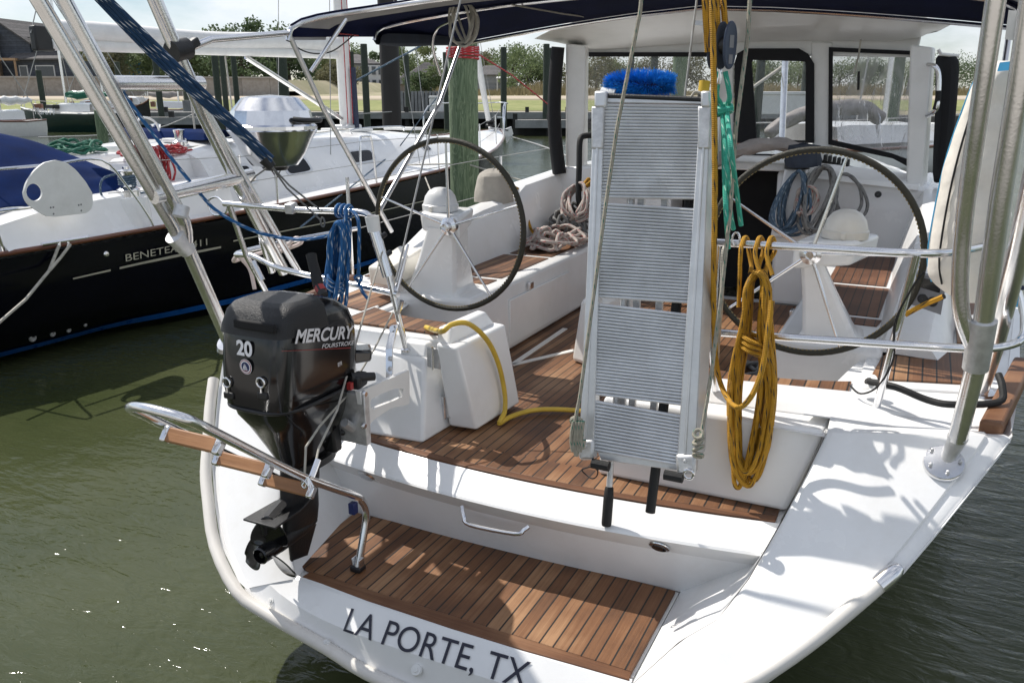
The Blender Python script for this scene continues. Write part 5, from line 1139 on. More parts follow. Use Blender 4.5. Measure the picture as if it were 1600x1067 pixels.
# cockpit coamings and cabin trunk
def trunk(name, secs, m='gelcoat', bev=0):
    rows = []
    for y, wb, wt, zb, zt in secs:
        rows.append([V((NX+x, y, z)) for x, z in ((-wb,zb),(-wb*.985,zb+.04),(-wt-.04,zt-.06),(-wt*.9,zt),(-wt*.45,zt+.05),(0,zt+.07),(wt*.45,zt+.05),(wt*.9,zt),(wt+.04,zt-.06),(wb*.985,zb+.04),(wb,zb))])
    mm = MB().grid(rows); mm.poly(rows[0]).poly(rows[-1]); return mm.build(name, m, nb, ang=38)
trunk('cabin_trunk', [(5.25,1.52,1.12,1.19,1.80),(5.7,1.50,1.05,1.20,1.86),(7.2,1.46,1.0,1.27,1.88),(9.0,1.32,.92,1.34,1.86),(10.6,1.12,.75,1.41,1.80),(11.8,.85,.55,1.48,1.70),(12.5,.55,.3,1.54,1.60)])
for s in (-1,1):
    rows = [[V((NX+s*a, y, z)) for a, z in ((1.66,1.15),(1.60,1.20),(1.50,zt-.03),(1.42,zt),(1.22,zt),(1.12,zt-.05),(1.08,.8))] for y, zt in ((2.5,1.38),(2.9,1.45),(3.5,1.50),(4.4,1.54),(5.3,1.56))]
    MB().grid(rows).build('cockpit_coaming', 'gelcoat', nb, ang=30)
    MB().lathe((NX+s*1.45,3.98,1.20), [(.2,-.05),(.185,.20),(.17,.26),(.001,.26)], n=20).build('winch_pod', 'gelcoat', nb)
MB().box((NX,3.9,.62), (2.2,3.0,.05)).build('cockpit_floor', 'gelcoat', nb)
TS = [(5.25,1.52,1.12,1.19,1.80),(5.7,1.50,1.05,1.20,1.86),(7.2,1.46,1.0,1.27,1.88),(9.0,1.32,.92,1.34,1.86),(10.6,1.12,.75,1.41,1.80),(11.8,.85,.55,1.48,1.70)]
def tside(y, f, out=0.):       # a point on the cabin side, f of the way up
    for i in range(len(TS)-1):
        if TS[i][0] <= y <= TS[i+1][0]:
            t = (y-TS[i][0])/(TS[i+1][0]-TS[i][0]); q = [TS[i][k]+(TS[i+1][k]-TS[i][k])*t for k in range(5)]
            p = lerp((NX+q[1]*.985, y, q[3]+.04), (NX+q[2]+.04, y, q[4]-.06), f); return p+V((.82,0,.57))*out
def spanel(y0, y1, f0, f1, out, name, m, parent, r=.05):
    c = ((y0+y1)/2, (f0+f1)/2); P = []
    for k in range(24):
        t = 2*pi*k/24; a = math.copysign(abs(cos(t))**.35, cos(t)); b = math.copysign(abs(sin(t))**.35, sin(t)); P.append((c[0]+a*(y1-y0)/2, c[1]+b*(f1-f0)/2))
    m_ = MB(); A_ = [tside(y,f,out) for y,f in P]; B_ = [tside(y,f,-.02) for y,f in P]; m_.poly(A_).grid([A_,B_], closed=True); return m_.build(name, m, parent)
for y0, y1 in ((5.6,6.0),(6.55,7.10),(8.05,8.75),(10.4,10.75)):
    w = spanel(y0, y1, .30, .72, .015, 'window_frame', 'alu_plate', nb); spanel(y0+.05, y1-.05, .35, .67, .020, 'pane', 'dark_pane', w)
for y0, y1 in ((7.3,8.1),(9.2,9.8),(11.0,11.5)):
    MB().box((NX+.1,(y0+y1)/2,1.965-.02*(y0-7)), (.62,y1-y0,.05), rx=-.02).build('deck_hatch', 'white_paint', nb, bevel=.012)
for y0 in (6.0,8.6): MB().tube([(NX+.86,y0,1.90),(NX+.86,y0+.08,1.97),(NX+.82,y0+1.4,1.97),(NX+.82,y0+1.5,1.90)], .013, smooth=3).build('handrail', 'steel', nb)
for y0 in (5.6,7.0): MB().box((NX+.4,y0,1.93), (.3,.12,.05)).build('rope_clutch', 'white_paint', nb, bevel=.01)
MB().tube([(NX+.75,5.35,1.86),(NX+.75,7.6,1.93),(NX+.35,9.2,1.95)], .008, n=6).build('deck_line', 'rope_white', nb)
# rig
MB().tube([(NX,9.62,1.85),(NX,9.62,16)], .105, n=16).build('mast', 'white_paint', nb)
MB().box((NX,9.62,1.95), (.35,.4,.1)).build('mast_collar', 'alu_weld', nb, bevel=.02)
for dx, z0 in ((.12,2.2),(-.02,2.5)): MB().tube([(NX+.14,9.5+dx,2.02),(NX+.13,9.52+dx,9)], .008, n=6).build('halyard', 'rope_red', nb)
MB().tube([(NX+.16,9.66,1.95),(NX+.16,9.66,2.9)], .045, n=8).jitter(.012,2).build('halyard_bundle', 'rope_dark', nb)
b0 = V((NX,9.45,3.20)); b1 = V((NX,4.5,3.08))
bm_ = MB().tube([lerp(b0,b1,i/14)+V((0,0,.05+.02*sin(i*.6))) for i in range(15)], [.11+.03*sin(pi*min(1,(i+2)/16)) for i in range(15)], n=18, smooth=2).build('boom_cover', 'sail_white', nb)
MB().tube([b0+V((0,0,-.1)), b1+V((0,-.1,-.08))], .07, n=12).build('boom', 'white_paint', nb)
MB().box(b1+V((0,-.18,-.03)), (.10,.22,.26)).build('boom_end', 'black_plastic', nb, bevel=.02)
MB().tube([(NX,9.5,2.1), (NX,7.4,2.98)], .035, n=10).build('boom_vang', 'alu_tube', nb)
for x, y in ((.0,6.3),(.0,7.0)): MB().tube([(NX+.35,y-.3,1.93),(NX,y,3.0)], .012, n=6).build('mainsheet', 'rope_white', nb)
for a, b in (((NX+1.5,9.5,1.40),(NX+.1,9.6,10)),((NX+1.5,9.8,1.40),(NX+.05,9.6,15.5)),((NX-1.5,9.6,1.4),(NX-.05,9.6,15.5)),((NX+.5,2.4,1.2),(NX,9.5,15.8)),((NX,15.1,1.75),(NX,9.7,15.8)),((NX+1.2,7.6,1.35),(NX+.06,9.6,7.5)),((NX,4.2,3.1),(NX,9.5,15.5))):
    MB().tube([a,b], .006, n=6).build('stay', 'wire', nb)
MB().tube([lerp((NX,14.75,1.95),(NX,9.75,15.5),t/12) for t in range(13)], [.055,.075]+[.09]*9+[.06,.03], n=12).build('furled_jib', 'sail_white', nb)
MB().lathe((NX,14.85,1.80), [(.001,0),(.11,.02),(.11,.05),(.07,.08),(.11,.12),(.11,.15),(.001,.16)]).build('furling_drum', 'black_plastic', nb)
# rails
def nrail(pts, r=.013, name='lifeline_stanchion', m='steel', s=0): return MB().tube(pts, r, n=8, smooth=s).build(name, m, nb)
ed = lambda y: V((NX+hull_x(y,1.1)-.05, y, {True:1.13}.get(y<4, 1.14+.05*(y-4))))
nrail([(NX+1.60,2.5,1.12),(NX+1.62,2.42,1.5),(NX+1.60,2.35,1.86),(NX+1.2,2.3,1.86),(NX-1.2,2.3,1.86),(NX-1.6,2.4,1.86),(NX-1.6,2.5,1.12)], name='stern_rail', s=4)
nrail([(NX+1.60,2.4,1.85),(NX+1.66,3.0,1.86),(NX+1.69,3.52,1.87),(NX+1.72,3.75,1.60),(NX+1.73,3.95,1.28),(NX+1.73,4.0,1.14)], name='stern_rail', s=4)
nrail([(NX+1.61,2.45,1.5),(NX+1.66,3.2,1.5)], name='stern_rail')
for y in (5.2,7.25,7.6,9.3,11.2,12.8):
    p = ed(y); p.z = [z for yy,b,z in SH if yy <= y][-1]; 
    if y == 7.25: nrail([p, p+V((-.02,.05,.62)), p+V((-.02,.12,.68)), p+V((-.02,.24,.68)), p+V((-.02,.31,.62)), p+V((0,.36,0))], .015, 'gate_stanchion', s=3)
    elif y != 7.6: nrail([p, p+V((-.02,0,.64))])
for dz in (.62,.33):
    pts = [V((NX+1.69,3.55,1.22+dz))]+[V((NX+hull_x(y,1.1)-.06, y, [z for yy,b,z in SH if yy <= y][-1]+dz)) for y in (5.2,7.3,9.3,11.2,12.8,13.8)]
    MB().tube(pts, .004, n=6).build('lifeline', 'wire', nb)
nrail([(NX+.95,13.6,1.6),(NX+.9,13.7,2.25),(NX+.4,14.9,2.30),(NX,15.25,2.32),(NX-.4,14.9,2.30),(NX-.9,13.7,2.25),(NX-.95,13.6,1.6)], .015, 'bow_rail', s=4)
nrail([(NX+.35,14.8,1.7),(NX+.3,15.0,2.3)], .013, 'bow_rail'); nrail([(NX+.7,14.1,1.65),(NX+.68,14.2,2.0),(NX+.3,14.95,2.0),(NX,15.2,2.0)], .011, 'bow_rail')
an = MB().beam((NX+.05,14.7,1.78),(NX+.05,15.6,1.70), .06,.05).build('anchor', 'alu_weld', nb, bevel=.01)
MB().prism([(NX+.05,15.35,1.72),(NX+.05,15.75,1.78),(NX+.05,15.85,1.62),(NX+.05,15.5,1.42)], (.03,0,0)).build('anchor_fluke', 'alu_plate', an); MB().prism([(NX+.05,15.4,1.70),(NX-.18,15.7,1.66),(NX+.05,15.8,1.5)], (0,.02,.02)).build('anchor_fluke', 'alu_plate', an)
cl = MB().tube([PX(65,382,-5.64), PX(137,371,-5.64)], [.016,.018,.014]  and .017, n=10).build('mooring_cleat', 'steel', nb)
for px in (92,106): MB().tube([PX(px,378,-5.64), PX(px,386,-5.64)], .018).build('cleat_post', 'steel', cl)
# winch on the coaming
wn = MB().lathe((NX+1.45,3.98,1.455), [(.115,0),(.115,.08),(.10,.09),(.068,.11),(.062,.16),(.075,.24),(.085,.255),(.085,.27),(.03,.285),(.03,.31),(.001,.315)], n=24).build('winch', 'steel', nb)
MB().tube([V((NX+1.45+.078*cos(t*.5), 3.98+.078*sin(t*.5), 1.575+.11*t/60)) for t in range(61)], .011, n=8).build('winch_turns', 'rope_greyblue', wn)
MB().tube([(NX+1.42,3.9,1.70),(NX+1.42,3.72,1.66),(NX+1.42,3.68,1.52),(NX+1.44,3.78,1.47),(NX+1.52,4.2,1.50)], .011, smooth=4).build('winch_tail', 'rope_greyblue', wn)
# blue cover over the cockpit, ropes and gear lying on the neighbour
rows = []
rd = [V(PX(-60,190,-7.2)), V(PX(0,203,-7.1)), V(PX(60,217,-7.0)), V(PX(110,237,-6.85)), V(PX(160,260,-6.55)), V(PX(186,271,-6.35))]
sb_ = [V(PX(-60,345,-6.12)), V(PX(0,328,-6.1)), V(PX(60,322,-6.08)), V(PX(110,316,-6.05)), V(PX(160,305,-6.05)), V(PX(187,298,-6.05))]
rd = resample(rd, 13); sb_ = resample(sb_, 13)
for i in range(13):
    row = []
    for k in range(17):
        u = k/8-1
        if u > 0: p = lerp(rd[i], sb_[i], u**.9)+V((0,0,.05*sin(pi*u)))
        else: q = sb_[i].copy(); q.x = 2*NX+.3-q.x; q.x = min(q.x, rd[i].x-.5); p = lerp(rd[i], q, (-u)**.9)+V((0,0,.05*sin(-pi*u)))
        row.append(p+V((0,0,.018*sin(k*2.3+i*.9)*(abs(u) > .15))))
    rows.append(row)
rows.append([V((p.x, p.y+.04, min(p.z, max(1.50,p.z-.18)))) for p in rows[-1]])
tag(MB().grid(rows).build('cockpit_cover', 'blue_canvas', None, solid=.006, sub=1, ang=80), 'royal blue canvas cover tented over the cockpit of the navy yacht', 'boat cover')
tag(heap((NX+.70,5.0,1.80), .30,.52,.16, 10,.014, 61).build('rope_heap', 'rope_red'), 'red rope heaped on the cabin edge of the navy yacht', 'rope')
tag(hank((NX+1.00,4.80,1.90),(NX+1.14,4.72,1.52), .13,.10, 9,.013, 62, face=V((0,1,0)), depth=.06).build('rope_coil', 'rope_red'), 'red rope loops hanging from the red heap on the navy yacht', 'rope')
tag(heap((NX-.30,4.75,1.80), .30,.45,.22, 7,.017, 63).build('rope_heap', 'rope_green'), 'dark green rope heap beyond the blue cockpit cover', 'rope')
tag(heap((NX-.3,4.75,1.82), .12,.12,.1, 2,.012, 64).build('rope_end', 'rope_grey'), 'grey rope end tangled with the dark green heap', 'rope')
MB().hexa([(NX-.6,4.4,1.3),(NX+.05,4.4,1.3),(NX+.05,5.2,1.3),(NX-.6,5.2,1.3)], [(NX-.55,4.45,1.80),(NX,4.45,1.80),(NX,5.2,1.80),(NX-.55,5.2,1.80)]).build('helm_pod', 'gelcoat', nb, bevel=.05, seg=3)
MB().hexa([(NX+.25,4.6,1.3),(NX+1.1,4.6,1.3),(NX+1.1,5.3,1.3),(NX+.25,5.3,1.3)], [(NX+.3,4.7,1.76),(NX+1.0,4.7,1.76),(NX+1.0,5.3,1.80),(NX+.3,5.3,1.80)]).build('winch_locker', 'gelcoat', nb, bevel=.05, seg=3)
MB().lathe((NX+.55,5.55,1.86), [(.09,0),(.09,.06),(.06,.08),(.055,.14),(.07,.2),(.001,.21)], n=18).build('winch', 'steel', nb)
MB().lathe((NX-.35,6.0,1.90), [(.09,0),(.09,.06),(.06,.08),(.055,.14),(.07,.2),(.001,.21)], n=18).build('winch', 'steel', nb)
MB().tube([(NX-.1,5.5,1.86),(NX-.1,5.5,2.12),(NX-.1,5.62,2.2),(NX-.1,5.8,2.12),(NX-.1,5.85,1.9)], .014, smooth=4).build('grab_hoop', 'white_paint', nb)
tag(MB().grid([[V((NX+x, y+.04*sin(x*5), 1.93+z)) for x in (-.9,-.5,0,.5,.95)] for y, z in ((5.75,0),(5.80,.10),(5.95,.14),(6.15,.09),(6.22,0))]).build('folded_sprayhood', 'blue_canvas', None, sub=1), 'folded blue sprayhood lying across the cabin top of the navy yacht', 'canvas hood')
# white board lashed to the stern rail
pts = [(205,480),(230,390),(300,280),(390,205),(500,178),(600,200),(690,270),(780,380),(840,480),(848,580),(830,640),(780,672),(620,690),(500,705),(420,700),(330,650),(250,590),(215,540)]
o = [V(PX(a/5.93, 220+b/5.93, -5.655)) for a,b in pts]; o = resample(o+[o[0]], 49)[:-1]
hc = V(PX(304/5.93, 220+477/5.93, -5.655)); hr = .075
hole = []
for p in o:
    d = p-hc; d.x = 0; hole.append(hc+d.normalized()*hr)
tb = MB(); e = V((.022,0,0))
tb.grid([o,hole], closed=True); tb.grid([[p+e for p in o],[p+e for p in hole]], closed=True); tb.grid([o,[p+e for p in o]], closed=True); tb.grid([hole,[p+e for p in hole]], closed=True)
bd = tag(tb.build('rail_board', 'white_paint', None, weld=True), 'white rounded board with a round hole lashed to the navy yacht stern rail', 'board')
for a, b in ((470,620),(495,617),(497,678),(730,597),(752,592),(754,648)): MB().lathe(PX(a/5.93,220+b/5.93,-5.632), [(.001,.003),(.007,.002),(.009,0)], axis=(1,0,0), n=8).build('screw', 'letter_grey', bd)
rope('mooring_line', 'white mooring line running from the stern cleat of the navy yacht', [PX(92,384,-5.62), PX(78,420,-5.6), PX(76,424,-5.58), PX(40,468,-5.4), PX(-20,520,-5.2)], .014, 'rope_white', smooth=0)
rope('mooring_line', 'short white line doubling the stern cleat of the navy yacht', [PX(110,382,-5.62), PX(95,402,-5.60), PX(78,422,-5.58)], .014, 'rope_white', smooth=0)
# kettle barbecue clamped to the rail
gr = thing('barbecue', 'shiny round steel barbecue clamped on the rail of the navy yacht', 'barbecue', PX(425,245,-5.5))
gc = V(PX(426,204,-5.5)); K = 1.34
L_k = lambda prof: [(a*K, b*K) for a, b in prof]
bw = MB().lathe(gc, L_k([(.16,-.30),(.20,-.295),(.28,-.19),(.345,-.06),(.375,-.015),(.385,.0),(.375,.012)]), n=40).build('bowl', 'steel', gr, ang=20)
ld = MB().lathe(gc+V((0,0,.012)), L_k([(.385,0),(.385,.03),(.365,.045),(.335,.16),(.24,.265),(.20,.275),(.001,.29)]), n=14).build('lid', 'steel', gr, ang=20)
MB().tube([gc+V((.34,-.12,.10))*K, gc+V((.42,-.06,.09))*K, gc+V((.42,.12,.09))*K, gc+V((.34,.18,.10))*K] if False else [gc+V(q)*K for q in ((.34,-.12,.10),(.43,-.06,.09),(.43,.12,.09),(.34,.18,.10))], .03, smooth=4).build('lid_handle', 'black_plastic', ld)
MB().lathe(gc+V((0,0,-.34*K)), L_k([(.001,0),(.10,0),(.12,.03),(.17,.045)]), n=20).build('ash_base', 'black_plastic', bw)
MB().tube([gc+V((0,0,-.36)), gc+V((-.02,0,-1.0))], .016).build('post', 'steel', gr)
for s in (-1,1): MB().tube([gc+V((s*.14,0,-.36)), gc+V((0,0,-.55))], .01).build('stay_rod', 'steel', gr)
for a in (.5,2.2,3.6): MB().tube([gc+V((.12*cos(a),.12*sin(a),.352)), gc+V((.12*cos(a+.4),.12*sin(a+.4),.354))], .02).build('vent', 'dark_void', ld)
# stern ropes between the berths
rope('mooring_line', 'cream spring line strung low between the two yachts', [(-2.0,4.8,1.30), (-3.7,6.4,1.25), (-5.2,8.6,1.3)], .010, 'rope_white', smooth=0)
rope('mooring_line', 'cream mooring line tied to the green piling', [(-2.0,6.3,1.45), (-3.55,6.85,1.68), (-5.3,8.3,1.5)], .010, 'rope_white', smooth=0)
# ================================================================== water, shore, pilings, houses, trees
def water_mat():
    m = bpy.data.materials.new('water'); m.use_nodes = True; nt = m.node_tree; p = nt.nodes['Principled BSDF']; L = nt.links.new
    tc = nd(nt, 'ShaderNodeTexCoord')
    n0 = nd(nt, 'ShaderNodeTexNoise', Scale=.5, Detail=4.); L(tc.outputs['Object'], n0.inputs['Vector'])
    rp = nd(nt, 'ShaderNodeValToRGB'); rp.color_ramp.elements[0].color = (.040,.050,.020,1); rp.color_ramp.elements[1].color = (.066,.075,.035,1); rp.color_ramp.elements[0].position = .35; rp.color_ramp.elements[1].position = .7
    L(n0.outputs['Fac'], rp.inputs[0]); L(rp.outputs[0], p.inputs['Base Color'])
    p.inputs['Roughness'].default_value = .07; p.inputs['IOR'].default_value = 1.33; p.inputs['Specular IOR Level'].default_value = .5
    hs = None
    for sc, st, dist, a in ((1.9,(1,2.2,1),.8,.34),(5.,(1,2.8,1),1.2,.13),(13.,(1,1.8,1),.5,.025),(.5,(1,1.5,1),.3,.5)):
        mp = nd(nt, 'ShaderNodeMapping'); mp.inputs['Scale'].default_value = st; mp.inputs['Rotation'].default_value = (0,0,R(35)); L(tc.outputs['Object'], mp.inputs['Vector'])
        nz = nd(nt, 'ShaderNodeTexNoise', Scale=sc, Detail=3., Roughness=.55, Distortion=dist); L(mp.outputs[0], nz.inputs['Vector'])
        t = mathn(nt, 'MULTIPLY', nz.outputs['Fac'], a); hs = t if hs is None else mathn(nt, 'ADD', hs, t)
    b = nd(nt, 'ShaderNodeBump', Strength=.6, Distance=.10); L(hs, b.inputs['Height']); L(b.outputs[0], p.inputs['Normal']); MATS['water'] = m
water_mat()
struct(MB().poly([G(-400,-60,0), G(400,-60,0), G(400,110,0), G(-400,110,0)]).build('water', 'water', None, smooth=False))
# the walkway the photographer stands on, behind the sterns
struct(MB().hexa([(-22,-4.2,.1),(16,-4.2,.1),(16,-1.25,.1),(-22,-1.25,.1)], [(-22,-4.2,.72),(16,-4.2,.72),(16,-1.25,.72),(-22,-1.25,.72)]).build('walkway', 'concrete', None, smooth=False))
def ground_mat():
    m = bpy.data.materials.new('ground'); m.use_nodes = True; nt = m.node_tree; p = nt.nodes['Principled BSDF']; L = nt.links.new
    tc = nd(nt, 'ShaderNodeTexCoord'); nz = nd(nt, 'ShaderNodeTexNoise', Scale=.06, Detail=8., Roughness=.7); L(tc.outputs['Object'], nz.inputs['Vector'])
    rp = nd(nt, 'ShaderNodeValToRGB'); e = rp.color_ramp.elements; e[0].color = (.20,.20,.09,1); e[1].color = (.40,.34,.24,1); e[0].position = .35; e[1].position = .62
    L(nz.outputs['Fac'], rp.inputs[0]); L(rp.outputs[0], p.inputs['Base Color']); p.inputs['Roughness'].default_value = .95; MATS['ground'] = m
ground_mat()
def lawn_mat():
    m = bpy.data.materials.new('lawn'); m.use_nodes = True; nt = m.node_tree; p = nt.nodes['Principled BSDF']; L = nt.links.new
    tc = nd(nt, 'ShaderNodeTexCoord'); nz = nd(nt, 'ShaderNodeTexNoise', Scale=.35, Detail=9., Roughness=.75); L(tc.outputs['Object'], nz.inputs['Vector'])
    rp = nd(nt, 'ShaderNodeValToRGB'); e = rp.color_ramp.elements; e[0].color = (.16,.19,.05,1); e[1].color = (.30,.30,.12,1); e[0].position = .35; e[1].position = .68
    L(nz.outputs['Fac'], rp.inputs[0]); L(rp.outputs[0], p.inputs['Base Color']); p.inputs['Roughness'].default_value = .95; MATS['lawn'] = m
lawn_mat()
def gz(Y):
    T = [(74,.2),(75,.8),(79,1.25),(88,1.75),(95,2.25),(112,2.65),(200,3.6),(1500,8)]
    for i in range(len(T)-1):
        if T[i][0] <= Y <= T[i+1][0]: t = (Y-T[i][0])/(T[i+1][0]-T[i][0]); return T[i][1]+(T[i+1][1]-T[i][1])*t
    return .2
def sheet(name, ys, m, lift=0, x0=-900, x1=900):
    return struct(MB().grid([[G(x0+(x1-x0)*i/24, Y, gz(Y)+lift) for i in range(25)] for Y in ys]).build(name, m, None))
sheet('ground', (74,75,79,88,95,112,200,500,1500), 'ground')
sheet('lawn', (78.5,82,88,92), 'lawn', .03, -300, 300)
sheet('road', (93,97,104), 'sand_road', .03, -300, 300)
struct(MB().hexa([G(-300,74,-.5),G(300,74,-.5),G(300,75.4,-.5),G(-300,75.4,-.5)], [G(-300,74,.85),G(300,74,.85),G(300,75.4,.9),G(-300,75.4,.9)]).build('shore_bank', 'rock', None))
# retaining wall with the raised ground behind it
wl = thing('retaining_wall', 'long pale concrete retaining wall across the road on the left', 'wall', G(-40,106,2.4))
MB().hexa([G(-120,106,2.2),G(-28,106,2.2),G(-28,107,2.2),G(-120,107,2.2)], [G(-120,106,4.75),G(-28,106,4.55),G(-28,107,4.55),G(-120,107,4.75)]).build('wall_face', 'seawall', wl)
MB().hexa([G(-120,105.8,4.76),G(-28,105.8,4.56),G(-28,107.2,4.56),G(-120,107.2,4.76)], [G(-120,105.8,4.95),G(-28,105.8,4.75),G(-28,107.2,4.75),G(-120,107.2,4.95)]).build('wall_coping', 'concrete', wl)
struct(MB().grid([[G(-300,107.2,4.6),G(-28,107.2,4.4),G(-25,107.2,1.5)],[G(-300,150,5.2),G(-28,150,5),G(-23,150,2)],[G(-400,400,7),G(-28,400,6),G(-20,400,2)]]).build('raised_ground', 'ground', None))
# reeds along the road
rnd = random.Random(12); m = MB()
for k in range(9000):
    X = rnd.uniform(-10,75); Y = rnd.uniform(108,125); z = gz(Y); h = rnd.uniform(.7,1.7)*(.7+.5*sin(X*.31)*sin(X*.13+1)); p = G(X,Y,z); d = V((rnd.uniform(-.3,.3),rnd.uniform(-.3,.3),1)); w = V((cos(A),sin(A),0))*.09
    m.add([p-w, p+w, p+d*h], [(0,1,2)])
r_ = m.build('reeds', 'reed', None, smooth=False); r_['kind'] = 'stuff'

# pilings: one column of timber each, measured where it meets the water
def piling(px, top, D, dia, label, m='far_wood', cap=False, z0=-.6, lean=0):
    b = PF(px, 151.1, D); d = sightline(px, top); t = PF(px, top, D); zt = t.z
    th = tag(MB().tube([V((b.x,b.y,z0)), V((b.x,b.y,z0+(zt-z0)*.5)), V((b.x+lean,b.y,zt-.02)), V((b.x+lean,b.y,zt))], [dia*.52,dia*.51,dia*.5,dia*.44], n=16).build('piling', m), label, 'piling', None)
    return th, V((b.x,b.y,zt))
Gp = 'timber pilings of the far docks'
PL = [(66,110,68,.42,'slim dark piling in front of the green hulled boat far left'),(152,172,24,.28,'dark piling behind the left davit legs near the blue cover'),(189,97,80,.5,'distant piling left of the teal house'),(249,84,62,.42,'dark piling rising above the upper davit crossbar'),
 (291,90,78,.42,'far piling close to the right end of the upper crossbar'),(341,81,60,.44,'tall dark piling under the boom, left one of a close pair'),(352,87,72,.44,'shorter piling, right one of the close pair under the boom'),(370,84,66,.4,'piling seen between the boom and the barbecue lid'),
 (444,82,64,.75,'broad dark piling behind the barbecue and its vang'),(551,81,58,.42,'green piling just right of the neighbour mast'),(572,69,54,.42,'taller green piling second right of the neighbour mast'),(637,86,70,.42,'grey green piling right of the dark steel column'),
 (697,82,66,.38,'thin piling half hidden behind the big green piling'),(787,74,60,.42,'lone piling right of the furled jib'),(853,69,58,.42,'tall piling standing left of the hardtop post'),(858,75,66,.38,'piling peeping out just behind the one by the hardtop'),
 (1185,92,50,.5,'piling seen through the middle hardtop window'),(1255,96,70,.5,'piling behind the right edge of the middle hardtop window'),(1396,70,38,.6,'broad piling behind the creased right hardtop window'),(1020,75,60,.5,'piling behind the blue brush'),(1060,60,30,.5,'thick piling behind the gangway head'),(985,84,70,.4,'distant piling left of the one behind the brush')]
pil = []
for px, top, D, dia, lb in PL: pil.append(piling(px, top, D, dia, lb, 'far_wood' if D > 40 else 'green_wood'))
for o, p in pil: o['group'] = Gp
gp, gt = piling(724, 60, 10.2, .345, 'thick pale green timber piling between the two yachts with a red rope round its head', 'green_wood')
m = MB()
for k in range(5): m.tube([gt+V((.182*cos(2*pi*i/22),.182*sin(2*pi*i/22),-.105-.028*k+.01*sin(2*pi*i/22+k))) for i in range(22)], .014, closed=True, n=8)
tag(m.build('rope_lashing', 'rope_red'), 'red rope wound round the head of the thick green piling', 'rope')
rope('rope', 'thin red line sloping from the green piling to the right', [gt+V((.17,0,-.16)), PF(800,118,11.5), PF(862,168,12.5), PF(872,175,13)], .010, 'rope_red', smooth=0)
c = PF(611,151,36); tag(MB().tube([V((c.x,c.y,-.6)), V((c.x,c.y,8.5))], .40, n=24).build('mooring_column', 'steel_pile'), 'dark brown round steel mooring column beyond the neighbour cabin', 'piling')
for a, b, lb in ((PF(612,175,35.6), PF(400,190,30), 'thin line running from the steel column to the left'),):
    rope('mooring_line', lb, [a,b], .02, 'wire', smooth=0)
# docks
def dock(name, label, X0, X1, Y0, Y1, z=1.25, post=True):
    t = thing(name, label, 'dock', G((X0+X1)/2,(Y0+Y1)/2,0))
    MB().hexa([G(X0,Y0,z-.12),G(X1,Y0,z-.12),G(X1,Y1,z-.12),G(X0,Y1,z-.12)], [G(X0,Y0,z),G(X1,Y0,z),G(X1,Y1,z),G(X0,Y1,z)]).build('dock_deck', 'dock_wood', t)
    MB().hexa([G(X0,Y0-.08,z-.5),G(X1,Y0-.08,z-.5),G(X1,Y0-.002,z-.5),G(X0,Y0-.002,z-.5)], [G(X0,Y0-.08,z-.02),G(X1,Y0-.08,z-.02),G(X1,Y0-.002,z-.02),G(X0,Y0-.002,z-.02)]).build('dock_fascia', 'pier_grey', t)
    n = max(2, int((X1-X0)/3.2))
    for k in range(n+1):
        X = X0+(X1-X0)*k/n; b = MB().box(G(X,Y0+.35,z-.6), (.3,.3,2.0), rz=A); b.build('dock_post', 'pier_dark', t)
    MB().hexa([G(X0,Y1-.1,-.3),G(X1,Y1-.1,-.3),G(X1,Y1,-.3),G(X0,Y1,-.3)], [G(X0,Y1-.1,z-.15),G(X1,Y1-.1,z-.15),G(X1,Y1,z-.15),G(X0,Y1,z-.15)]).build('dock_undershade', 'pier_dark', t)  # dark sheet standing in for the shade beneath the deck
    return t
dock('dock', 'long grey timber dock along the shore behind the yachts', -34, 30, 68, 70.5)
dock('finger_dock', 'short finger dock beside the tall piling left of the hardtop', .2, 4.6, 55, 56.5, 1.0)
dock('finger_dock', 'finger dock reaching out under the boom of the navy yacht', -27, -21, 60, 61.2, 1.05)
# locker boxes and a bin on the dock
def dockbox(px, D, w, h, lb, m='white_paint'):
    c = PF(px,151.1,D); t = thing('dock_box', lb, 'dock box', (c.x,c.y,1.25)); MB().box((c.x,c.y,1.25+h*.4), (w,.8,h*.8), rz=A).build('box_body', m, t, bevel=.04); MB().box((c.x,c.y,1.25+h*.88), (w*1.06,.9,h*.15), rz=A).build('box_lid', m, t, bevel=.05)
dockbox(690,69.2,1.9,1.3,'white dock box partly behind the green piling'); dockbox(395,69,1.6,1.0,'white dock box beyond the barbecue lid'); dockbox(1212,60,4.6,1.6,'pale dock box behind the middle hardtop window')
c = PF(658,151.1,76); bn = thing('waste_bin', 'grey slatted bin enclosure on the lawn beside the steel column', 'bin', (c.x,c.y,1.2)); 
for k in range(12): MB().box(V((c.x,c.y,1.95))+V((cos(A),sin(A),0))*(-1.7+k*.31), (.24,.10,1.9), rz=A).build('slat', 'pier_grey', bn)
MB().box((c.x-.1,c.y+.5,1.9), (3.6,.7,1.8), rz=A).build('bin_body', 'pier_dark', bn)
c = PF(292,151.1,74); pp_ = thing('drum', 'grey steel drum standing on the bank under the upper crossbar', 'drum', (c.x,c.y,1)); MB().lathe((c.x,c.y,.9), [(.001,0),(.42,0),(.42,1.2),(.45,1.22),(.001,1.24)]).build('drum_body', 'pier_grey', pp_)

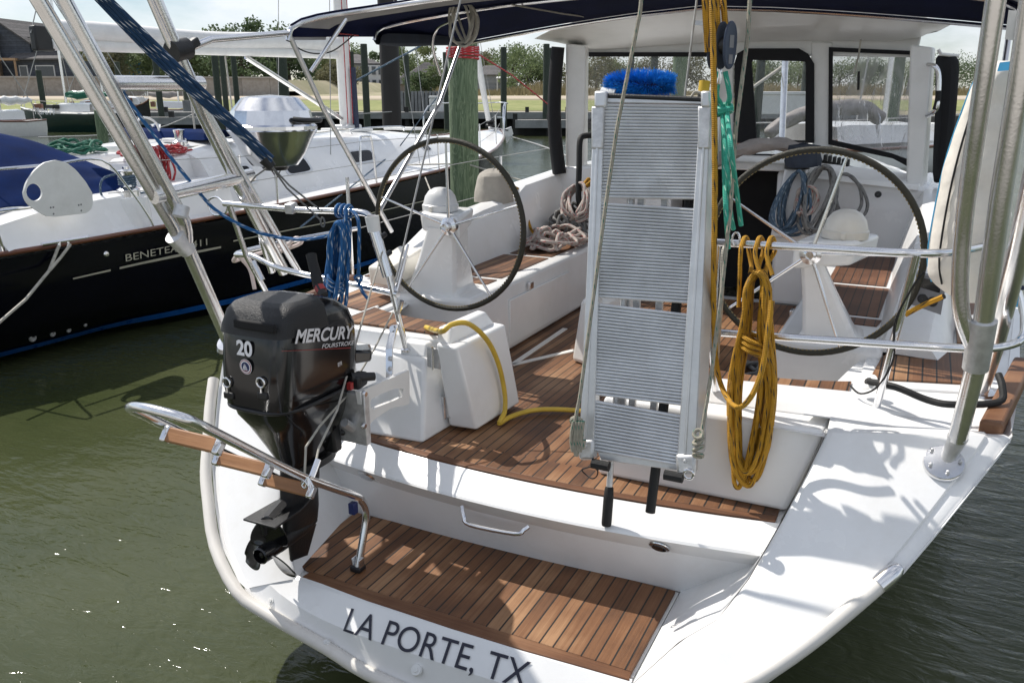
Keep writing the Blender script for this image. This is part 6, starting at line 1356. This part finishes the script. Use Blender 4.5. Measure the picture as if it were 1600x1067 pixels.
# houses -------------------------------------------------------------
def house(name, label, X, Y, z, w, d, h, wall, roofm, roof='gable', rh=3., rz=0., wins=(), over=.5, chimney=False, ridge='x', trim='house_white'):
    t = thing(name, label, 'house', G(X,Y,z)); M = Matrix.Rotation(A+rz,3,'Z'); o = G(X,Y,z)
    P = lambda a,b,c: o+M@V((a,b,c))
    MB().hexa([P(-w/2,-d/2,-1),P(w/2,-d/2,-1),P(w/2,d/2,-1),P(-w/2,d/2,-1)], [P(-w/2,-d/2,h),P(w/2,-d/2,h),P(w/2,d/2,h),P(-w/2,d/2,h)]).build('wall', wall, t)
    W, D = w/2+over, d/2+over; m = MB(); e = .18
    if roof == 'hip':
        k = max(.3, W-D) if ridge == 'x' else .3
        b = [P(-W,-D,h+.02),P(W,-D,h+.02),P(W,D,h+.02),P(-W,D,h+.02)]; b2 = [p+V((0,0,e)) for p in b]; r0, r1 = P(-k,0,h+rh), P(k,0,h+rh)
        m.add(b+b2+[r0,r1], [(3,2,1,0),(0,1,5,4),(1,2,6,5),(2,3,7,6),(3,0,4,7),(4,5,9,8),(5,6,9),(6,7,8,9),(7,4,8)])
    elif ridge == 'x':
        for s in (-1,1): m.hexa([P(-W,s*D,h-.25),P(W,s*D,h-.25),P(W,0,h+rh-.02),P(-W,0,h+rh-.02)][::s], [P(-W,s*D,h-.05),P(W,s*D,h-.05),P(W,0,h+rh+.18),P(-W,0,h+rh+.18)][::s])
        for s in (-1,1): MB().prism([P(s*w/2,-d/2,h+.01),P(s*w/2,d/2,h+.01),P(s*w/2,0,h+rh-.15)], M@V((-s*.1,0,0))).build('gable', wall, t)
    else:
        for s in (-1,1): m.hexa([P(s*W,-D,h-.25),P(s*W,D,h-.25),P(0,D,h+rh-.02),P(0,-D,h+rh-.02)][::s], [P(s*W,-D,h-.05),P(s*W,D,h-.05),P(0,D,h+rh+.18),P(0,-D,h+rh+.18)][::s])
        for s in (-1,1): MB().prism([P(-w/2,s*d/2,h+.01),P(w/2,s*d/2,h+.01),P(0,s*d/2,h+rh-.15)], M@V((0,-s*.1,0))).build('gable', wall, t)
    rf = m.build('roof', roofm, t)
    if chimney: MB().box(P(w*.2,0,h+rh*.8), (.8,.8,2.2), rz=A+rz).build('chimney', wall, rf)
    for wx, wz, ww, wh in wins:
        f = MB().box(P(wx,-d/2-.03,wz), (ww+.3,.10,wh+.3), rz=A+rz).build('window', trim, t); MB().box(P(wx,-d/2-.09,wz), (ww,.04,wh), rz=A+rz).build('pane', 'window_glass', f)
    return t, P
def gx(px, Y): return (px-800)/F0*Y*cos(TILT)*1.0/ (cos(TILT)**2)*cos(TILT)   # ground offset of a far column
def gxx(px, Y): p = PF(px,151.1,Y); q = p-CAM; return q.x*cos(A)+q.y*sin(A)
t, P = house('house', 'large dark slate blue gabled house above the wall on the far left', gxx(50,128), 128, 5.0, 9.5, 10, 4.6, 'siding', 'shingle', rh=3.2, rz=-.15, ridge='y', wins=((-2.3,2.9,.8,1.5),(-.6,2.9,.8,1.5),(-2.6,.3,1.2,1.2),(-.9,.3,1.0,1.2)))
wg = MB(); wg.hexa([P(3.0,-6.2,-1),P(10.5,-6.2,-1),P(10.5,3,-1),P(3.0,3,-1)], [P(3.0,-6.2,2.3),P(10.5,-6.2,2.3),P(10.5,3,2.3),P(3.0,3,2.3)]); wg.build('wing', 'siding', t)
MB().hexa([P(2.5,-7,2.25),P(11,-7,2.25),P(11,0,5.2),P(2.5,0,5.2)], [P(2.5,-7,2.45),P(11,-7,2.45),P(11,0,5.4),P(2.5,0,5.4)]).build('wing_roof', 'shingle', t)
dm = MB().hexa([P(5,-4.6,3.2),P(9.5,-4.6,3.2),P(9.5,-1,3.2),P(5,-1,3.2)], [P(5,-4.6,5.3),P(9.5,-4.6,5.3),P(9.5,-1,6),P(5,-1,6)]).build('dormer', 'siding', t); MB().hexa([P(4.6,-5,5.25),P(9.9,-5,5.25),P(9.9,-.5,6.2),P(4.6,-.5,6.2)], [P(4.6,-5,5.4),P(9.9,-5,5.4),P(9.9,-.5,6.35),P(4.6,-.5,6.35)]).build('dormer_roof', 'shingle', dm)
for wx, wy, wz, ww, wh in ((6.3,-4.65,4.4,.8,1.2),(8.3,-4.65,4.4,.8,1.2),(4.2,-6.25,.8,1,1.3),(7.5,-6.25,.8,2.6,1.3)):
    f = MB().box(P(wx,wy,wz), (ww+.3,.1,wh+.3), rz=A-.15).build('window', 'house_white', t); MB().box(P(wx,wy,wz)+Matrix.Rotation(A-.15,3,'Z')@V((0,-.06,0)), (ww,.04,wh), rz=A-.15).build('pane', 'window_glass', f)
t, P = house('house', 'tan house with a timber deck at the left edge of the picture', gxx(-22,126), 126, 5.0, 9, 9, 5.6, 'house_tan', 'shingle', 'hip', 2.2, .1, wins=((3.0,3.9,1.0,1.5),(1.0,3.9,1.0,1.5),(3.0,.8,1.2,1.3)))
MB().hexa([P(3,-7,2.2),P(8,-7,2.2),P(8,-4.5,2.2),P(3,-4.5,2.2)], [P(3,-7,2.5),P(8,-7,2.5),P(8,-4.5,2.5),P(3,-4.5,2.5)]).build('timber_deck', 'copper_tan', t)
for a in (3.2,5.5,7.8): MB().box(P(a,-6.8,.6), (.2,.2,3.4)).build('deck_post', 'copper_tan', t)
house('house', 'small teal house between the trees left of the davit tackle', gxx(219,150), 150, 5.2, 4.6, 5, 2.6, 'house_teal', 'shingle', rh=1.4, ridge='y', rz=.5, wins=((.8,1.2,.8,1.0),))
t, P = house('house', 'grey two storey house with white balconies right of the neighbour mast', gxx(560,190), 190, 3.6, 8.5, 10, 5.4, 'siding_grey', 'shingle', 'hip', 2.3, .25, wins=((-2.5,4.2,.9,1.2),(-2.5,1.3,.9,1.4)))
MB().hexa([P(.6,-6.6,-1),P(5.4,-6.6,-1),P(5.4,-4.6,-1),P(.6,-4.6,-1)], [P(.6,-6.6,5.2),P(5.4,-6.6,5.2),P(5.4,-4.6,5.2),P(.6,-4.6,5.2)]).build('porch_wing', 'house_white', t)
for z in (1.4,4.1):
    for a in (1.6,3.0,4.4): f = MB().box(P(a,-6.65,z), (.9,.1,1.7), rz=A+.25).build('window', 'siding_grey', t); MB().box(P(a,-6.72,z), (.7,.05,1.5), rz=A+.25).build('pane', 'window_glass', f)
t, P = house('house', 'brown house with steep hipped grey roofs behind the reeds', gxx(668,180), 180, 3.4, 9, 8, 2.6, 'house_brown', 'shingle', 'hip', 3.2, .2, chimney=True, wins=((2.2,1.4,1.2,1.2),(.2,1.4,1.0,1.2)))
MB().hexa([P(-7,-7,-1),P(-1.5,-7,-1),P(-1.5,-2,-1),P(-7,-2,-1)], [P(-7,-7,1.4),P(-1.5,-7,1.4),P(-1.5,-2,1.4),P(-7,-2,1.4)]).build('garage', 'house_brown', t)
m = MB(); b = [P(-7.5,-7.5,1.42),P(-1,-7.5,1.42),P(-1,-1.5,1.42),P(-7.5,-1.5,1.42)]; m.add(b+[P(-4.3,-4.6,4.0)], [(3,2,1,0),(0,1,4),(1,2,4),(2,3,4),(3,0,4)]); m.build('garage_roof', 'shingle', t)
t, P = house('house', 'pale grey house with a white porch right of the thick green piling', gxx(768,210), 210, 3.8, 12, 9, 3.4, 'siding_grey', 'shingle', 'hip', 2.4, -.1, wins=((-3.5,1.8,1.2,1.4),(3.6,1.8,1.4,1.4)))
MB().hexa([P(2,-7.5,2.6),P(9.5,-7.5,2.6),P(9.5,-4.5,3.0),P(2,-4.5,3.0)], [P(2,-7.5,2.8),P(9.5,-7.5,2.8),P(9.5,-4.5,3.3),P(2,-4.5,3.3)]).build('porch_roof', 'house_white', t)
for a in (2.3,4.6,6.9,9.2): MB().box(P(a,-7.2,1.0), (.25,.25,3.2)).build('porch_post', 'house_white', t)

# trees ---------------------------------------------------------------
def tree(px, D, zb, h, w, leaf, label, seed, group='trees on the far shore', n=3800):
    rnd = random.Random(seed); X = gxx(px, D); b = G(X, D, zb); t = thing('tree', label, 'tree', b, group)
    tr_ = MB(); tr_.tube([b+V((0,0,-.5)), b+V((rnd.uniform(-.3,.3),rnd.uniform(-.3,.3),h*.35)), b+V((rnd.uniform(-.6,.6),0,h*.7))], [h*.035,h*.026,h*.01], n=7)
    cl = []
    for k in range(rnd.randint(14,20)):
        a = rnd.uniform(0,2*pi); q = rnd.random()**.6; zz = rnd.uniform(.16,.90); rad = w*.5*q*(1-.75*max(0,zz-.55)/.45*.8)
        c = b+V((rad*cos(a), rad*sin(a), h*zz)); s = w*rnd.uniform(.17,.30)*(1.1-.4*zz); cl.append((c,s))
        if rnd.random() < .7: tr_.tube([b+V((0,0,h*rnd.uniform(.2,.4))), lerp(b+V((0,0,h*.45)),c,.6), c], [h*.014,h*.008,h*.003], n=5)
    tr_.build('trunk', 'bark', t)
    m = MB()
    for k in range(n):
        c, s = cl[k % len(cl)]; d = V((rnd.gauss(0,1),rnd.gauss(0,1),rnd.gauss(0,.8))).normalized()*s*rnd.random()**.42
        p = c+d; u = V((rnd.uniform(-1,1),rnd.uniform(-1,1),rnd.uniform(-1,1))).normalized(); v = u.orthogonal().normalized(); z = rnd.uniform(.12,.34)*(h/9)**.5
        m.add([p-u*z, p+v*z*.6, p+u*z, p-v*z*.6], [(0,1,2,3)])
    m.build('crown', leaf, t, smooth=False)
TR = [(138,150,5,8,9,'leaf_pale','pale hazy tree left of the teal house'),(172,140,5,6.5,8,'leaf_olive','olive tree just left of the teal house'),(198,160,5,8,8,'leaf_mid','green tree rising behind the teal house'),(243,142,5,5.5,7,'leaf_mid','bushy green tree right of the teal house'),(272,150,5,7.5,9,'leaf_dark','dark tree behind the blue tackle'),
 (305,145,5,6,8,'leaf_mid','mid green tree right of the forward davit leg'),(345,150,4.8,9,10,'leaf_mid','leafy tree above the wall under the boom'),(382,140,4.8,8.5,11,'leaf_dark','dense tree in the middle of the row above the wall'),(418,145,4.8,9.5,12,'leaf_dark','tallest dark tree of the row above the wall'),(455,140,4.6,8,10,'leaf_dark','dark tree at the right end of the row above the wall'),
 (505,160,3.2,8,9,'leaf_pale','pale tree behind the barbecue side of the wall'),(528,135,3,4.5,7,'leaf_olive','low olive bush at the end of the wall'),(548,215,4,11,10,'leaf_mid','tree behind the grey house with balconies'),(592,205,3.8,9.5,6,'leaf_dark','dark palm like tree beside the grey house'),(640,225,4,11,13,'leaf_mid','spreading tree left of the brown house'),
 (668,240,4,12,12,'leaf_pale','thin pale tree above the brown roof'),(652,150,3,3.6,5,'leaf_dark','round dark shrub before the brown house'),(690,150,3,4.4,6,'leaf_mid','bright bush left of the green piling'),(755,235,4,10,12,'leaf_olive','olive tree behind the porch house'),(735,220,4,8,8,'leaf_mid','green tree left of the porch house'),
 (800,220,4,10.5,15,'leaf_mid','wide green tree above the porch roof'),(825,200,4,9,13,'leaf_mid','large round green tree left of the hardtop'),(845,205,4,7.5,12,'leaf_dark','darker tree next to the hardtop curtain'),(885,215,4,7,14,'leaf_olive','low tree behind the hardtop post'),(930,200,4,8,13,'leaf_olive','reddish olive tree behind the left hardtop window'),
 (965,210,4,7,12,'leaf_mid','green tree behind the blue brush'),(1010,205,4,6.5,14,'leaf_olive','hazy tree row behind the gangway head'),(1070,200,4,7.5,12,'leaf_olive','olive tree right of the gangway head'),(1165,210,4,6.5,13,'leaf_mid','tree at the left of the middle hardtop window'),(1205,215,4,8.5,14,'leaf_dark','dark tree in the middle hardtop window'),
 (1245,205,4,6.5,13,'leaf_mid','green tree right in the middle hardtop window'),(1310,200,4,5.5,14,'leaf_mid','tree left in the creased hardtop window'),(1355,205,4,6,14,'leaf_dark','dark tree central in the creased hardtop window'),(1405,210,4,6,14,'leaf_mid','tree right in the creased hardtop window'),(1490,200,4,6.5,16,'leaf_dark','tree between the side curtain and the white bag')]
for i, (px, D, zb, h, w, lf, lb) in enumerate(TR): tree(px, D, zb, h, w, lf, lb, 100+i)

# boats on the far side --------------------------------------------------
def far_boat(px0, px1, D, hullm, label, fb=1.4, cabin=True, boom=None, mast=True, bow=1, D2=None, seed=1):
    a = PF(px0,151.1,D); b = PF(px1,151.1,D2 or D); a.z = b.z = 0; L_ = (b-a).length; u = (b-a).normalized(); n = V((-u.y,u.x,0)); t = thing('sailboat', label, 'sailboat', (a+b)/2, 'sailboats moored along the far dock')
    if bow < 0: a, b, u = b, a, -u
    rows = []
    for f, hw, z in ((0,.72,1.02),(.08,.85,1.0),(.3,1.0,.95),(.6,.95,.98),(.82,.6,1.08),(.95,.22,1.18),(1,.02,1.25)):
        B = L_*.15*hw; rows.append([a+u*(L_*f*(1-.0)+ (.5 if q in (2,) else 0)*0)+n*(B*c)+V((0,0,fb*z*zz-.15)) for q,(c,zz) in enumerate(((1,1),(.95,.5),(.6,.0),(0,-.1),(-.6,.0),(-.95,.5),(-1,1)))])
    MB().grid(rows).build('hull', hullm, t); MB().grid([[r[0]+V((0,0,.0)),lerp(r[0],r[-1],.5)+V((0,0,.06)),r[-1]] for r in rows]).build('deck', 'gelcoat_old', t)
    for s in (0,-1): MB().tube([r[s]+V((0,0,.03)) for r in rows], .05, n=6).build('rail_cap', 'mahogany' if hullm != 'green_hull' else 'white_paint', t)
    if cabin:
        rr_ = [[a+u*(L_*f)+n*(L_*.10*c*hw)+V((0,0,fb+z)) for c,z in ((1,-.05),(.9,zt),(0,zt+.08),(-.9,zt),(-1,-.05))] for f,hw,zt in ((.28,1,.45),(.32,1,.5),(.6,.85,.45),(.7,.5,.1))]; MB().grid(rr_).build('cabin', 'gelcoat', t)
    mp = a+u*(L_*.55)
    if mast: MB().tube([mp+V((0,0,fb)), mp+V((0,0,L_*1.25))], .09, n=8).build('mast', 'alu_tube', t); MB().tube([b+V((0,0,fb*1.2)), mp+V((0,0,L_*1.2))], .03, n=6).build('forestay', 'wire', t); MB().tube([a+V((0,0,fb)), mp+V((0,0,L_*1.25))], .03, n=6).build('backstay', 'wire', t)
    if mast: MB().tube([mp+u*.1+n*1.2+V((0,0,fb)), mp+V((0,0,L_*1.0))], .025, n=6).build('shroud', 'wire', t)
    if boom: MB().tube([mp+V((0,0,fb+1.1))+u*-.1-u*(L_*.42*i/8)+V((0,0,.05*sin(i*2.))) for i in range(9)], [.18,.26,.28,.27,.25,.24,.2,.18,.12], n=10).build('sail_cover', boom, t)
    for f in (.02,.15,.3,.5,.75,.9):
        i = min(5,int(f*6)); p = lerp(rows[i][0],rows[i+1][0],.5); MB().tube([p, p+V((0,0,.7))], .03, n=6).build('stanchion', 'steel', t)
    MB().tube([lerp(rows[i][0],rows[min(6,i+1)][0],.5)+V((0,0,.68)) for i in range(6)], .02, n=6).build('lifeline', 'wire', t)
    rnd = random.Random(seed)
    for k in range(5): p = a+u*(L_*rnd.uniform(.1,.9))+n*rnd.uniform(-.8,.8)+V((0,0,fb+.3)); MB().box(p, (rnd.uniform(.3,.9),rnd.uniform(.3,.7),rnd.uniform(.2,.5)), rz=rnd.random()).build('deck_gear', rnd.choice(('white_paint','alu_plate','black_plastic','mahogany')), t, bevel=.05)
    return t, a, b, u, n
t, a, b, u, n = far_boat(30, 190, 62, 'green_hull', 'dark green hulled sailboat with white stripe moored far left', fb=1.45, boom='rope_green', bow=-1, seed=3)
# name on the green boat: lettered on the side that faces the photographer
q = PF(52,179,59.2); lettering('TRINITY', 'hull_lettering', 'letter_white', PF(53,178.5,60.8), (cos(A),sin(A),-.03), (0,0,1), .42, t, width=1.55, bold=.02)
far_boat(186, 232, 66, 'pier_dark', 'black hulled boat with high bow behind the left davit legs', fb=1.9, boom=None, mast=False, seed=5)
far_boat(-60, 60, 52, 'gelcoat_old', 'white sailboat with bare rails at the far left edge', fb=1.1, boom='sail_white', bow=-1, seed=6, D2=56)
far_boat(95, 215, 70, 'gelcoat', 'white sailboat with a silver boom behind the green boat', fb=1.6, boom='alu_tube', seed=8)
far_boat(215, 330, 76, 'gelcoat_old', 'small pale sailboat beyond the upper davit crossbar', fb=1.5, boom='grey_cloth', seed=9, cabin=True)
t, a, b, u, n = far_boat(1120, 1560, 24, 'gelcoat', 'white sailboat with bulky grey sail cover seen through the hardtop windows', fb=1.15, boom=None, mast=True, seed=11, D2=30)
mp = a+u*6; 
pts = [PF(1200,212,21), PF(1222,192,21.2), PF(1262,176,21.5), PF(1310,168,22), PF(1350,170,22.5), PF(1375,186,23)]
MB().tube(pts, [.16,.30,.36,.42,.40,.22], n=14, smooth=4).jitter(.05,7).build('sail_cover', 'grey_cloth', t, sub=1)
MB().tube([PF(1222,222,17), PF(1231,0,18)], .065, n=10).jitter(.01,1).build('mast', 'alu_tube', t)
MB().tube([PF(1172,140,17), PF(1232,98,18)], .035, n=6).build('running_line', 'rope_white', t)
# lines stretched away to the distant berths
rope('mooring_line', 'pale blue line slanting up across the view from the left yacht', [PF(470,355,9.2), PF(620,235,14), PF(700,130,13), PF(705,95,12.5)], .011, 'rope_greyblue', smooth=0)
rope('mooring_line', 'blue grey stay crossing the sky behind the canopy frame', [PF(540,135,20), PF(680,60,20)], .022, 'rope_greyblue', smooth=0)
rope('mooring_line', 'long thin line drooping from the neighbour bow across the water', [PF(785,210,22), PF(840,226,15), PF(900,250,9)], .012, 'wire', smooth=4)
rope('mooring_line', 'slack line hanging over the water from the left docks', [PF(60,215,40), PF(230,205,40), PF(330,165,42)], .03, 'wire', smooth=4)
# ================================================================== daylight and camera
sun_to = V((-.78,.17,1.0)).normalized()          # towards the sun
w = bpy.data.worlds.new('World'); S.world = w; w.use_nodes = True
nt = w.node_tree; bg = nt.nodes['Background']; L = nt.links.new
sky = nd(nt, 'ShaderNodeTexSky', sky_type='NISHITA', sun_disc=False); sky.sun_elevation = math.asin(sun_to.z); sky.sun_rotation = math.atan2(sun_to.x, sun_to.y); sky.air_density = 1.0; sky.dust_density = .5; sky.ozone_density = 2.0
tc = nd(nt, 'ShaderNodeTexCoord'); mp = nd(nt, 'ShaderNodeMapping'); mp.inputs['Scale'].default_value = (1, 1, 2.6); L(tc.outputs['Generated'], mp.inputs['Vector'])
nz = nd(nt, 'ShaderNodeTexNoise', Scale=3.4, Detail=9., Roughness=.6); L(mp.outputs[0], nz.inputs['Vector'])
rp = nd(nt, 'ShaderNodeValToRGB'); rp.color_ramp.elements[0].position = .37; rp.color_ramp.elements[1].position = .60; L(nz.outputs['Fac'], rp.inputs[0])
mx = nd(nt, 'ShaderNodeMixRGB'); mx.inputs[2].default_value = (10.4,10.7,11.3,1); fac = mathn(nt, 'MULTIPLY', rp.outputs[0], .8); L(fac, mx.inputs[0]); L(sky.outputs[0], mx.inputs[1])
L(mx.outputs[0], bg.inputs['Color']); bg.inputs['Strength'].default_value = .10
sd = bpy.data.lights.new('sun', 'SUN'); sd.energy = 5.0; sd.angle = R(.5); sd.color = (1,.95,.88)
so = bpy.data.objects.new('sun', sd); COL.objects.link(so); so.rotation_euler = sun_to.to_track_quat('Z', 'Y').to_euler(); so.location = (-8,4,14)
cd = bpy.data.cameras.new('camera'); cam = bpy.data.objects.new('camera', cd); COL.objects.link(cam)
cam.location = CAM; cam.rotation_euler = (pi/2-TILT, 0, A); cd.sensor_width = 36; cd.lens = 36*F0/1600; cd.clip_end = 3000; cd.clip_start = .05
S.camera = cam
S.render.resolution_x, S.render.resolution_y = 1024, 682
S.view_settings.view_transform = 'Standard'; S.view_settings.look = 'None'; S.view_settings.exposure = 0; S.view_settings.gamma = 1
S.cycles.max_bounces = 8; S.cycles.transparent_max_bounces = 12
